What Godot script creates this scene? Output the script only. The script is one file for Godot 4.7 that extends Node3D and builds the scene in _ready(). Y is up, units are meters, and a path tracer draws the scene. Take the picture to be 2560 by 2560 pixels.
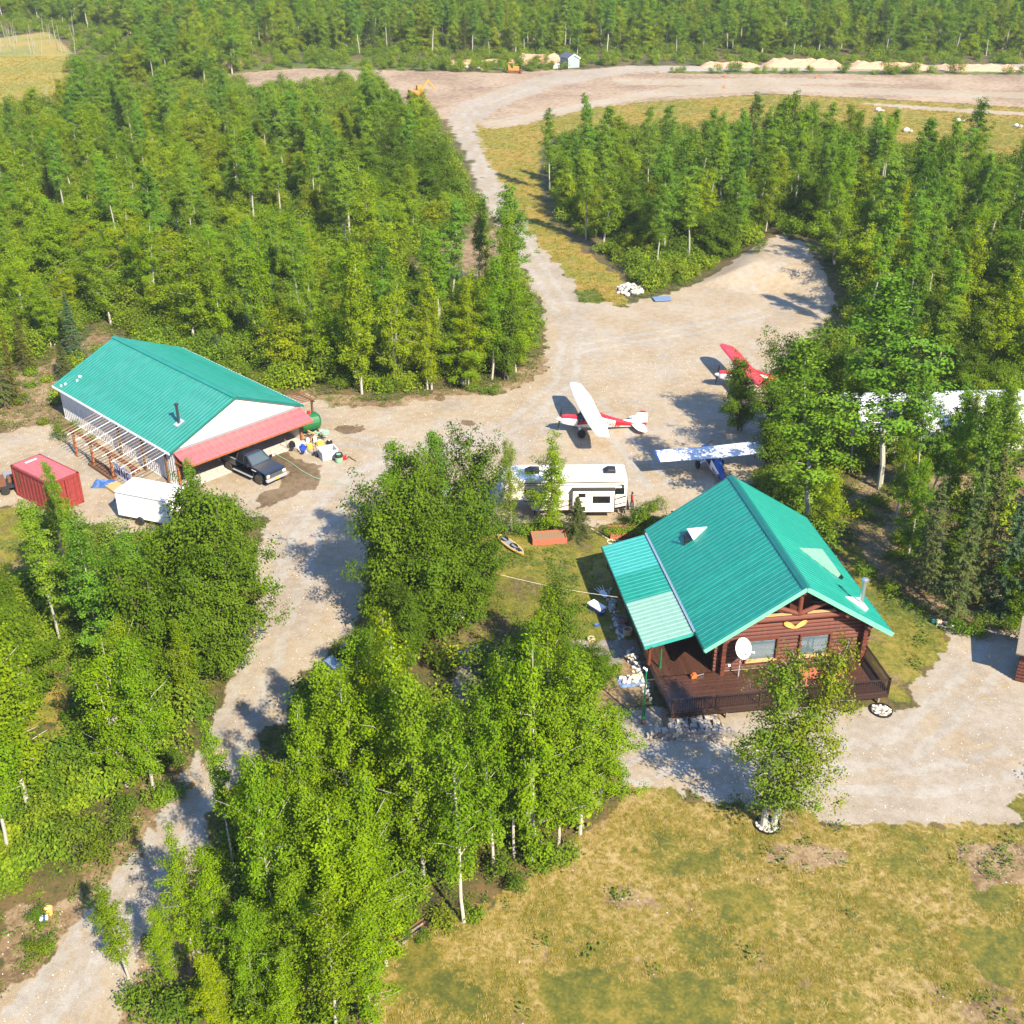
extends Node3D
# Aerial view of a wooded homestead: log cabin, hangar, light aircraft, caravan, gravel roads, birch woods.

const CAM_H := 42.0
const FOCAL := 2950.0
const PITCH := 0.507386      # radians below the horizontal
const SUN_AZ := 33.0         # degrees left of straight away, where shadows fall
const SUN_EL := 40.0

var M := {}
var used := {}
var R := RandomNumberGenerator.new()
var plateau := PackedVector2Array()

func _ready():
	R.seed = 7
	sky_and_camera()
	materials()
	plateau_setup()
	build_ground()
	print("ground ", Time.get_ticks_msec())
	build_hangar()
	build_cabin()
	build_yard_things()
	build_vehicles()
	build_aircraft()
	build_far_things()
	print("things ", Time.get_ticks_msec())
	build_trees()
	print("trees ", Time.get_ticks_msec())

func sky_and_camera():
	var cam := Camera3D.new()
	cam.name = "camera"
	add_child(cam)
	cam.position = Vector3(0, CAM_H, 0)
	cam.rotation.x = -PITCH
	cam.fov = 46.9119
	cam.near = 0.5
	cam.far = 6000.0
	cam.current = true
	var we := WorldEnvironment.new()
	we.name = "world_environment"
	var env := Environment.new()
	env.background_mode = Environment.BG_SKY
	var sm := ProceduralSkyMaterial.new()
	sm.sky_top_color = Color(0.34, 0.47, 0.68)
	sm.sky_horizon_color = Color(0.76, 0.81, 0.87)
	sm.sky_curve = 0.14
	sm.ground_bottom_color = Color(0.2, 0.22, 0.14)
	sm.ground_horizon_color = Color(0.5, 0.55, 0.5)
	sm.energy_multiplier = 1.1
	var sky := Sky.new()
	sky.sky_material = sm
	env.sky = sky
	env.tonemap_mode = Environment.TONE_MAPPER_LINEAR
	env.tonemap_exposure = 2.85
	env.fog_enabled = true
	env.fog_density = 0.00013
	env.fog_light_color = Color(0.88, 0.91, 0.92)
	env.sdfgi_enabled = true
	env.ssao_enabled = true
	env.ssil_enabled = true
	we.environment = env
	add_child(we)
	var sun := DirectionalLight3D.new()
	sun.name = "sun"
	sun.light_energy = 1.5
	sun.light_color = Color(1.0, 0.95, 0.86)
	sun.light_angular_distance = 0.5
	sun.shadow_enabled = true
	add_child(sun)
	var a := deg_to_rad(SUN_AZ)
	var e := deg_to_rad(SUN_EL)
	var d := Vector3(-sin(a) * cos(e), -sin(e), -cos(a) * cos(e))
	sun.look_at_from_position(Vector3.ZERO, d, Vector3.UP)

# ---------- pixels to places ----------
func ray(px: float, py: float) -> Vector3:
	var u := px - 1280.0
	var v := py - 1280.0
	return Vector3(u, -v * cos(PITCH) - FOCAL * sin(PITCH), -(FOCAL * cos(PITCH) - v * sin(PITCH)))

func G(px: float, py: float, h := 0.0) -> Vector3:   # point of height h above flat ground seen at a pixel of the 2560 px photo
	var d := ray(px, py)
	return d * ((h - CAM_H) / d.y) + Vector3(0, CAM_H, 0)

func GT(px: float, py: float) -> Vector3:            # the same on the terrain
	var p := G(px, py)
	for k in 4:
		p = G(px, py, hgt(p.x, p.z))
	return p

func tall(px: float, py: float, ty: float) -> float:  # height of an upright thing from its base and top pixels
	var b := GT(px, py)
	var d := ray(px, ty)
	return CAM_H + d.y * (b.z / d.z) - b.y

func P19(a: Array) -> PackedVector2Array:            # polygon in 1932 px picture coordinates -> ground x,z
	var r := PackedVector2Array()
	for i in range(0, a.size(), 2):
		var g := G(a[i] * 1.32505, a[i + 1] * 1.32505)
		r.append(Vector2(g.x, g.z))
	return r

func plateau_setup():
	plateau = P19([1300, 540, 1370, 553, 1480, 560, 1550, 585, 1578, 625, 1700, 700, 1932, 760, 2300, 760, 2300, 330, 1900, 330, 1640, 300, 1480, 320, 1380, 430])

func hgt(x: float, z: float) -> float:
	if z > -80.0 or z < -225.0 or x < 8.0 or x > 190.0:
		return 0.0
	var p := Vector2(x, z)
	if not Geometry2D.is_point_in_polygon(p, plateau):
		return 0.0
	var best := 1e9
	var n := plateau.size()
	for i in n:
		var q := Geometry2D.get_closest_point_to_segment(p, plateau[i], plateau[(i + 1) % n])
		best = min(best, p.distance_to(q))
	return 1.9 * smoothstep(0.0, 7.0, best)

# ---------- object helpers ----------
func numbered(n: String) -> String:
	if not used.has(n):
		used[n] = 0
		return n
	used[n] += 1
	return "%s_%03d" % [n, used[n]]

func thing(called: String, label: String, category: String, at := Vector3.ZERO, turn := 0.0, group := "") -> Node3D:
	var o := Node3D.new()
	o.name = numbered(called)
	add_child(o)
	o.position = at
	o.rotation.y = turn
	tag(o, label, category, group)
	return o

func tag(o: Node, label: String, category: String, group := ""):
	o.set_meta("label", label)
	o.set_meta("category", category)
	if group != "":
		o.set_meta("group", group)

func sk() -> SurfaceTool:
	var st := SurfaceTool.new()
	st.begin(Mesh.PRIMITIVE_TRIANGLES)
	st.set_smooth_group(-1)
	return st

func mesh_of(st: SurfaceTool) -> ArrayMesh:
	st.generate_normals()
	return st.commit()

func put(called: String, mesh: Mesh, m: Material, parent: Node, at := Vector3.ZERO, rot := Vector3.ZERO) -> MeshInstance3D:
	var o := MeshInstance3D.new()
	o.name = called
	o.mesh = mesh
	o.material_override = m
	o.position = at
	o.rotation = rot
	parent.add_child(o, true)
	return o

func obj(called: String, st: SurfaceTool, m: Material, parent: Node) -> MeshInstance3D:
	return put(called, mesh_of(st), m, parent)

func top(called: String, st: SurfaceTool, m: Material, label: String, category: String, group := "") -> MeshInstance3D:
	var o := put(numbered(called), mesh_of(st), m, self)
	tag(o, label, category, group)
	return o

func structure(called: String, mesh: Mesh, m: Material) -> MeshInstance3D:
	var o := put(numbered(called), mesh, m, self)
	o.set_meta("kind", "structure")
	return o

# ---------- shapes ----------
func tri(st: SurfaceTool, a: Vector3, b: Vector3, c: Vector3):
	st.add_vertex(a)
	st.add_vertex(c)
	st.add_vertex(b)

func quad(st: SurfaceTool, a: Vector3, b: Vector3, c: Vector3, d: Vector3):
	tri(st, a, b, c)
	tri(st, a, c, d)

func hexa(st: SurfaceTool, p: Array):   # 8 corners: bottom ring 0-3 (counter-clockwise from above), top ring 4-7
	quad(st, p[3], p[2], p[1], p[0])
	quad(st, p[4], p[5], p[6], p[7])
	for i in 4:
		var j := (i + 1) % 4
		quad(st, p[i], p[j], p[j + 4], p[i + 4])

func box(st: SurfaceTool, c: Vector3, s: Vector3, b := Basis.IDENTITY):
	var h := s * 0.5
	var p := []
	for y in [-1, 1]:
		for k in [[-1, 1], [1, 1], [1, -1], [-1, -1]]:
			p.append(c + b * Vector3(k[0] * h.x, y * h.y, k[1] * h.z))
	hexa(st, p)

func bar(st: SurfaceTool, a: Vector3, b: Vector3, w: float, h: float, up := Vector3.UP):   # a square beam from a to b
	var d := (b - a).normalized()
	var s := d.cross(up)
	if s.length() < 0.01:
		s = d.cross(Vector3.RIGHT)
	s = s.normalized()
	var u := s.cross(d)
	box(st, (a + b) * 0.5, Vector3(w, h, a.distance_to(b)), Basis(s, u, -d))

func tube(st: SurfaceTool, a: Vector3, b: Vector3, r0: float, r1: float, n := 8, caps := true):
	var d := (b - a).normalized()
	var s := d.cross(Vector3.UP)
	if s.length() < 0.01:
		s = Vector3.RIGHT
	s = s.normalized()
	var u := s.cross(d)
	for i in n:
		var t0 := TAU * i / n
		var t1 := TAU * (i + 1) / n
		var c0 := s * cos(t0) + u * sin(t0)
		var c1 := s * cos(t1) + u * sin(t1)
		quad(st, a + c1 * r0, a + c0 * r0, b + c0 * r1, b + c1 * r1)
		if caps:
			tri(st, a, a + c0 * r0, a + c1 * r0)
			tri(st, b, b + c1 * r1, b + c0 * r1)

func path_tube(st: SurfaceTool, pts: Array, r0: float, r1: float, n := 6):
	for i in pts.size() - 1:
		var k := float(pts.size() - 1)
		tube(st, pts[i], pts[i + 1], lerpf(r0, r1, i / k), lerpf(r0, r1, (i + 1) / k), n, true)

func loft(st: SurfaceTool, rings: Array, closed := true, caps := true):
	for i in rings.size() - 1:
		var a: Array = rings[i]
		var b: Array = rings[i + 1]
		var n := a.size()
		for k in (n if closed else n - 1):
			var j := (k + 1) % n
			quad(st, a[k], a[j], b[j], b[k])
	if caps:
		for e in [[rings[0], 1], [rings[-1], -1]]:
			var r: Array = e[0]
			var c := Vector3.ZERO
			for p in r:
				c += p
			c /= r.size()
			for k in r.size():
				var j := (k + 1) % r.size()
				if e[1] == 1:
					tri(st, c, r[j], r[k])
				else:
					tri(st, c, r[k], r[j])

func lathe(st: SurfaceTool, prof: Array, n: int, b := Basis.IDENTITY, o := Vector3.ZERO):   # profile of (radius, height)
	var rings := []
	for p in prof:
		var r := []
		for k in n:
			var t := -TAU * k / n
			r.append(o + b * Vector3(cos(t) * p[0], p[1], sin(t) * p[0]))
		rings.append(r)
	loft(st, rings)

func slab(st: SurfaceTool, poly: Array, z0: float, z1: float, bev := 0.0):   # side outline in x,y drawn out along z, with bevelled sides
	var pts := PackedVector2Array(poly)
	if Geometry2D.is_polygon_clockwise(pts):
		pts.reverse()
	var c := Vector2.ZERO
	var lo := Vector2(1e9, 1e9)
	var hi := -lo
	for p in pts:
		c += p
		lo = lo.min(p)
		hi = hi.max(p)
	c = (lo + hi) * 0.5
	var sc := Vector2.ONE - Vector2(bev, bev) * 2.0 / (hi - lo)
	var ins := PackedVector2Array()
	for p in pts:
		ins.append(c + (p - c) * sc)
	var idx := Geometry2D.triangulate_polygon(ins)
	for i in range(0, idx.size(), 3):
		var a := ins[idx[i]]
		var b := ins[idx[i + 1]]
		var d := ins[idx[i + 2]]
		if (b - a).cross(d - a) < 0.0:
			var t := b
			b = d
			d = t
		tri(st, Vector3(a.x, a.y, z1), Vector3(b.x, b.y, z1), Vector3(d.x, d.y, z1))
		tri(st, Vector3(d.x, d.y, z0), Vector3(b.x, b.y, z0), Vector3(a.x, a.y, z0))
	var n := pts.size()
	var lev := [[z0, ins], [z0 + bev, pts], [z1 - bev, pts], [z1, ins]] if bev > 0.0 else [[z0, pts], [z1, pts]]
	for k in lev.size() - 1:
		for i in n:
			var j := (i + 1) % n
			var A: PackedVector2Array = lev[k][1]
			var B: PackedVector2Array = lev[k + 1][1]
			quad(st, Vector3(A[i].x, A[i].y, lev[k][0]), Vector3(A[j].x, A[j].y, lev[k][0]), Vector3(B[j].x, B[j].y, lev[k + 1][0]), Vector3(B[i].x, B[i].y, lev[k + 1][0]))

func stone(st: SurfaceTool, c: Vector3, s: Vector3, rough := 0.25):
	var seg := 7
	var rings := []
	for i in 5:
		var a := PI * (i + 0.35) / 4.7
		var ring := []
		for k in seg:
			var t := -TAU * k / seg
			ring.append(c + Vector3(sin(a) * cos(t), -cos(a), sin(a) * sin(t)) * s * (1.0 + R.randf_range(-rough, rough)))
		rings.append(ring)
	loft(st, rings)

func letters(called: String, txt: String, size: float, m: Material, parent: Node, at: Vector3, rot := Vector3.ZERO, italic := false) -> MeshInstance3D:
	var tm := TextMesh.new()
	var f := SystemFont.new()
	f.font_names = PackedStringArray(["Droid Sans"])
	f.font_weight = 700
	f.font_italic = italic
	tm.font = f
	tm.text = txt
	tm.font_size = 64
	tm.pixel_size = size / 48.0
	tm.depth = 0.012
	return put(called, tm, m, parent, at, rot)

# ---------- materials ----------
func mat(key: String, c: Color, rough := 0.8, metal := 0.0) -> StandardMaterial3D:
	var m := StandardMaterial3D.new()
	m.albedo_color = c
	m.roughness = rough
	m.metallic = metal
	M[key] = m
	return m

func noise_tex(s: int, freq: float, cols: Array, oct := 4, size := 256) -> ImageTexture:
	var n := FastNoiseLite.new()
	n.seed = s
	n.frequency = freq
	n.fractal_octaves = oct
	n.noise_type = FastNoiseLite.TYPE_SIMPLEX_SMOOTH
	var im := n.get_seamless_image(size, size)
	im.convert(Image.FORMAT_L8)
	var d := im.get_data()
	var lut := PackedByteArray()
	for i in 256:
		var t := i / 255.0 * (cols.size() - 1)
		var k := mini(int(t), cols.size() - 2)
		var c: Color = cols[k].lerp(cols[k + 1], t - k)
		lut.append(int(c.r * 232))
		lut.append(int(c.g * 232))
		lut.append(int(c.b * 232))
	var out := PackedByteArray()
	out.resize(d.size() * 3)
	for i in d.size():
		var v := d[i] * 3
		out[i * 3] = lut[v]
		out[i * 3 + 1] = lut[v + 1]
		out[i * 3 + 2] = lut[v + 2]
	var o := Image.create_from_data(size, size, false, Image.FORMAT_RGB8, out)
	o.generate_mipmaps()
	return ImageTexture.create_from_image(o)

func grained(key: String, tex: Texture2D, scale: Vector3, rough := 0.85, metal := 0.0, world := false) -> StandardMaterial3D:
	var m := mat(key, Color.WHITE, rough, metal)
	m.albedo_texture = tex
	m.uv1_triplanar = true
	m.uv1_world_triplanar = world
	m.uv1_scale = scale
	return m

func leaf_mat(key: String, c: Color, back: Color):
	var m := mat(key, c * Color(0.91, 0.92, 0.91), 0.75)
	m.metallic_specular = 0.2
	m.vertex_color_use_as_albedo = true
	m.cull_mode = BaseMaterial3D.CULL_DISABLED
	m.backlight_enabled = true
	m.backlight = back

func rgb(r: int, g: int, b: int) -> Color:
	return Color(r / 255.0, g / 255.0, b / 255.0)

func materials():
	# painted sheet metal: colour with faint chalking and dust streaks
	grained("teal", noise_tex(1, 0.02, [rgb(10, 124, 106), rgb(18, 136, 117), rgb(34, 142, 125)]), Vector3(0.25, 0.25, 0.25), 0.42)
	grained("teal_b", noise_tex(61, 0.02, [rgb(12, 120, 104), rgb(20, 132, 115), rgb(40, 140, 124)]), Vector3(0.25, 0.25, 0.25), 0.46)
	grained("teal_c", noise_tex(62, 0.02, [rgb(12, 130, 109), rgb(22, 141, 119), rgb(36, 146, 127)]), Vector3(0.25, 0.25, 0.25), 0.4)
	grained("hangar_teal_b", noise_tex(63, 0.015, [rgb(20, 117, 101), rgb(32, 127, 112), rgb(48, 136, 121)]), Vector3(0.2, 0.2, 0.2), 0.48)
	grained("teal_pale", noise_tex(2, 0.02, [rgb(38, 146, 134), rgb(54, 156, 146), rgb(66, 160, 152)]), Vector3(0.3, 0.3, 0.3), 0.45)
	grained("mint", noise_tex(3, 0.02, [rgb(112, 158, 138), rgb(128, 172, 152), rgb(140, 178, 158)]), Vector3(0.3, 0.3, 0.3), 0.5)
	grained("mint_trim", noise_tex(3, 0.02, [rgb(104, 176, 152), rgb(118, 188, 166)]), Vector3(0.3, 0.3, 0.3), 0.5)
	grained("teal_trim", noise_tex(4, 0.02, [rgb(6, 100, 90), rgb(10, 112, 102)]), Vector3(0.3, 0.3, 0.3), 0.45)
	grained("hangar_teal", noise_tex(5, 0.015, [rgb(16, 120, 102), rgb(28, 130, 113), rgb(40, 136, 120)]), Vector3(0.2, 0.2, 0.2), 0.45)
	grained("red_sheet", noise_tex(6, 0.02, [rgb(164, 84, 88), rgb(176, 96, 98), rgb(184, 108, 108)]), Vector3(0.3, 0.3, 0.3), 0.5)
	grained("container_red", noise_tex(7, 0.03, [rgb(122, 40, 38), rgb(138, 50, 46), rgb(148, 62, 56)]), Vector3(0.4, 0.4, 0.4), 0.65)
	grained("container_roof", noise_tex(8, 0.03, [rgb(168, 80, 82), rgb(180, 92, 94), rgb(186, 104, 102)]), Vector3(0.4, 0.4, 0.4), 0.65)
	grained("siding", noise_tex(9, 0.01, [rgb(196, 192, 188), rgb(212, 208, 204), rgb(218, 216, 212)]), Vector3(0.3, 0.3, 0.3), 0.7)
	grained("gable_white", noise_tex(10, 0.01, [rgb(222, 214, 202), rgb(230, 224, 214)]), Vector3(0.3, 0.3, 0.3), 0.7)
	grained("cedar", noise_tex(11, 0.02, [rgb(118, 62, 30), rgb(150, 84, 42), rgb(166, 100, 56)]), Vector3(0.6, 0.6, 0.6), 0.8)
	grained("log_a", noise_tex(12, 0.03, [rgb(72, 32, 20), rgb(96, 44, 28), rgb(112, 56, 36)]), Vector3(0.5, 2.0, 2.0), 0.62)
	grained("log_b", noise_tex(13, 0.03, [rgb(82, 38, 24), rgb(106, 52, 33), rgb(120, 62, 40)]), Vector3(0.5, 2.0, 2.0), 0.62)
	grained("log_c", noise_tex(14, 0.03, [rgb(60, 27, 18), rgb(84, 39, 26), rgb(100, 48, 32)]), Vector3(0.5, 2.0, 2.0), 0.62)
	grained("log_end", noise_tex(15, 0.06, [rgb(120, 66, 38), rgb(140, 84, 50)]), Vector3(1, 1, 1), 0.85)
	grained("deck_a", noise_tex(16, 0.03, [rgb(56, 34, 26), rgb(72, 46, 36), rgb(84, 58, 46)]), Vector3(0.4, 1.5, 1.5), 0.42)
	grained("deck_b", noise_tex(17, 0.03, [rgb(64, 40, 30), rgb(80, 52, 40), rgb(94, 66, 54)]), Vector3(0.4, 1.5, 1.5), 0.46)
	grained("rail", noise_tex(18, 0.03, [rgb(44, 28, 22), rgb(58, 38, 30)]), Vector3(1, 1, 1), 0.5)
	grained("lumber", noise_tex(19, 0.03, [rgb(186, 146, 96), rgb(206, 170, 118)]), Vector3(0.5, 2, 2), 0.85)
	grained("old_wood", noise_tex(20, 0.03, [rgb(104, 92, 78), rgb(136, 122, 104), rgb(150, 136, 118)]), Vector3(0.5, 2, 2), 0.9)
	grained("brown_wood", noise_tex(21, 0.03, [rgb(92, 62, 40), rgb(118, 82, 54)]), Vector3(0.5, 2, 2), 0.85)
	grained("planter_red", noise_tex(22, 0.03, [rgb(172, 88, 66), rgb(190, 104, 80)]), Vector3(0.7, 0.7, 0.7), 0.8)
	grained("table_red", noise_tex(23, 0.03, [rgb(182, 92, 70), rgb(196, 108, 84)]), Vector3(0.7, 0.7, 0.7), 0.7)
	grained("soil", noise_tex(24, 0.05, [rgb(110, 84, 58), rgb(140, 112, 82), rgb(156, 130, 98)]), Vector3(0.8, 0.8, 0.8), 0.95)
	grained("concrete", noise_tex(25, 0.03, [rgb(168, 160, 150), rgb(190, 184, 174), rgb(204, 198, 188)]), Vector3(0.4, 0.4, 0.4), 0.85)
	grained("berm_soil", noise_tex(27, 0.04, [rgb(148, 112, 84), rgb(186, 150, 120), rgb(206, 174, 144)]), Vector3(0.25, 0.25, 0.25), 0.95)
	for k in 4:
		var q: Array = [[rgb(150, 140, 130), rgb(178, 168, 158)], [rgb(120, 112, 106), rgb(146, 138, 130)], [rgb(176, 160, 140), rgb(200, 186, 166)], [rgb(190, 186, 180), rgb(214, 210, 202)]][k]
		grained("stone%d" % k, noise_tex(30 + k, 0.05, q), Vector3(1.2, 1.2, 1.2), 0.9)
	grained("fabric_white", noise_tex(36, 0.02, [rgb(216, 216, 218), rgb(232, 232, 232)]), Vector3(0.3, 0.3, 0.3), 0.6)
	grained("tarp_blue", noise_tex(37, 0.05, [rgb(34, 66, 120), rgb(52, 92, 150), rgb(70, 110, 168)]), Vector3(1, 1, 1), 0.6)
	grained("dozer_yellow", noise_tex(38, 0.05, [rgb(170, 120, 50), rgb(196, 146, 66)]), Vector3(1, 1, 1), 0.7)
	grained("rust", noise_tex(39, 0.06, [rgb(92, 56, 36), rgb(128, 84, 56)]), Vector3(1, 1, 1), 0.9)
	grained("birch_bark", noise_tex(40, 0.05, [rgb(84, 78, 70), rgb(168, 160, 148), rgb(190, 184, 172), rgb(204, 198, 188)]), Vector3(1.0, 2.5, 1.0), 0.8)
	grained("aspen_bark", noise_tex(41, 0.05, [rgb(110, 108, 96), rgb(168, 166, 150), rgb(190, 188, 174)]), Vector3(1.0, 2.0, 1.0), 0.85)
	grained("willow_bark", noise_tex(42, 0.05, [rgb(84, 74, 62), rgb(120, 106, 88)]), Vector3(1.0, 1.0, 1.0), 0.9)
	grained("spruce_bark", noise_tex(43, 0.05, [rgb(84, 66, 50), rgb(118, 94, 72)]), Vector3(1.0, 1.0, 1.0), 0.9)
	grained("shingle", noise_tex(44, 0.1, [rgb(70, 74, 86), rgb(88, 92, 104)]), Vector3(1, 1, 1), 0.9)
	mat("white_paint", rgb(232, 230, 226), 0.35)
	mat("white_matt", rgb(226, 224, 220), 0.7)
	mat("rv_cream", rgb(222, 212, 200), 0.4)
	mat("rv_roof", rgb(226, 222, 216), 0.6)
	mat("red_paint", rgb(178, 28, 38), 0.3)
	mat("wing_red", rgb(190, 40, 44), 0.32)
	mat("blue_paint", rgb(22, 60, 120), 0.3)
	mat("navy", rgb(10, 22, 34), 0.18).clearcoat_enabled = true
	mat("silver_paint", rgb(178, 180, 182), 0.3)
	mat("black", rgb(22, 22, 24), 0.5)
	mat("rubber", rgb(30, 29, 28), 0.85)
	mat("dusty_rubber", rgb(62, 54, 46), 0.9)
	mat("rim_tan", rgb(176, 150, 118), 0.5)
	mat("steel", rgb(176, 178, 180), 0.35, 0.8)
	mat("dark_steel", rgb(66, 68, 72), 0.45, 0.6)
	mat("galvanized", rgb(190, 194, 198), 0.4, 0.5)
	mat("dark_glass", rgb(26, 30, 36), 0.06)
	mat("green_tank", rgb(22, 92, 48), 0.45)
	mat("green_pole", rgb(18, 98, 56), 0.5)
	mat("grey_plastic", rgb(176, 180, 186), 0.5)
	mat("mid_grey", rgb(120, 124, 128), 0.6)
	mat("yellow", rgb(214, 178, 60), 0.6)
	mat("plate_yellow", rgb(222, 168, 40), 0.5)
	mat("orange", rgb(206, 96, 40), 0.5)
	mat("orange_pale", rgb(222, 168, 86), 0.6)
	mat("cooler_blue", rgb(24, 62, 168), 0.4)
	mat("blue_grey", rgb(96, 118, 146), 0.6)
	mat("teal_plastic", rgb(34, 130, 120), 0.5)
	mat("tan", rgb(206, 176, 136), 0.7)
	mat("snowshoe", rgb(204, 160, 84), 0.7)
	mat("pale_green_plastic", rgb(120, 158, 130), 0.5)
	mat("blue_ink", rgb(30, 34, 96), 0.6)
	mat("grey_ink", rgb(110, 110, 132), 0.6)
	mat("shed_grey", rgb(128, 142, 146), 0.7)
	mat("dark_inside", rgb(46, 40, 34), 0.9)
	mat("hose", rgb(206, 202, 176), 0.6)
	mat("amber", rgb(196, 90, 30), 0.3)
	mat("tail_red", rgb(140, 18, 20), 0.25)
	mat("lamp_clear", rgb(214, 216, 214), 0.15)
	mat("wire", rgb(190, 190, 186), 0.5, 0.4)
	mat("bark_dead", rgb(138, 132, 122), 0.9)
	mat("blind_slat", rgb(74, 88, 102), 0.6)
	var gl := mat("glass", Color(0.42, 0.5, 0.54, 0.32), 0.04)
	gl.transparency = BaseMaterial3D.TRANSPARENCY_ALPHA
	# leaves: the colour itself sits in the vertices (linear), these are tints of whole trees
	for k in 4:
		leaf_mat("birch%d" % k, [Color(1, 1, 1), Color(0.93, 0.98, 0.9), Color(1.0, 0.97, 0.86), Color(0.88, 0.95, 0.92)][k], Color(0.7, 0.72, 0.2))
		leaf_mat("aspen%d" % k, [Color(1, 1, 1), Color(0.92, 1.0, 0.96), Color(0.98, 1.0, 0.88), Color(0.88, 0.94, 0.9)][k], Color(0.6, 0.66, 0.22))
	for k in 3:
		leaf_mat("willow%d" % k, [Color(1, 1, 1), Color(0.94, 0.96, 0.85), Color(1.0, 1.0, 0.9)][k], Color(0.4, 0.48, 0.22))
		leaf_mat("alder%d" % k, [Color(1, 1, 1), Color(0.92, 0.97, 0.85), Color(1.0, 0.95, 0.8)][k], Color(0.6, 0.68, 0.2))
		leaf_mat("spruce%d" % k, [Color(1, 1, 1), Color(1.0, 0.92, 0.72), Color(0.9, 1.0, 1.0)][k], Color(0.2, 0.25, 0.12))
	leaf_mat("bright_leaf", Color(1.0, 1.0, 0.7), Color(0.7, 0.75, 0.25))
	leaf_mat("grass_leaf", Color(1, 1, 1), Color(0.4, 0.42, 0.2))

# ---------- ground ----------
# zone numbers: 0 forest floor, 1 gravel, 2 sand, 3 lawn, 4 dry field, 5 wet sand, 6 brown dirt, 7 gold grass, 8 bog, 9 leaf litter, 10 grey fine gravel, 11 green weeds, 12 thatch, 13 mossy field patch, 14 wheel track
var zone_maps := []   # [x0, z0, metres, n, PackedByteArray]

func tracks() -> Array:
	var r := []
	for ln_ in [[60, 1932, 170, 1790, 290, 1640, 375, 1500, 440, 1390, 490, 1270, 545, 1120, 590, 1000, 680, 900, 820, 850, 980, 800, 1070, 720, 1085, 620], [1078, 600, 1040, 540, 985, 460, 930, 370, 898, 290, 870, 235, 900, 200, 1000, 165, 1120, 142, 1300, 132, 1900, 127], [1180, 1470, 1300, 1420, 1450, 1450, 1700, 1420, 1830, 1300, 1900, 1220], [1090, 660, 1200, 640, 1330, 620, 1450, 590], [640, 830, 760, 850, 900, 830], [1250, 1480, 1500, 1470, 1750, 1480, 1930, 1440], [1110, 760, 1200, 860, 1240, 920]]:
		var c := P19(ln_)
		for off in [-0.85, 0.85, -1.25, 0.5]:
			var a := []
			var b := []
			for i in c.size():
				var d := (c[mini(i + 1, c.size() - 1)] - c[maxi(i - 1, 0)]).normalized()
				var n := Vector2(-d.y, d.x)
				a.append(c[i] + n * (off - 0.16))
				b.push_front(c[i] + n * (off + 0.16))
			r.append(PackedVector2Array(a + b))
	return r

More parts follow.
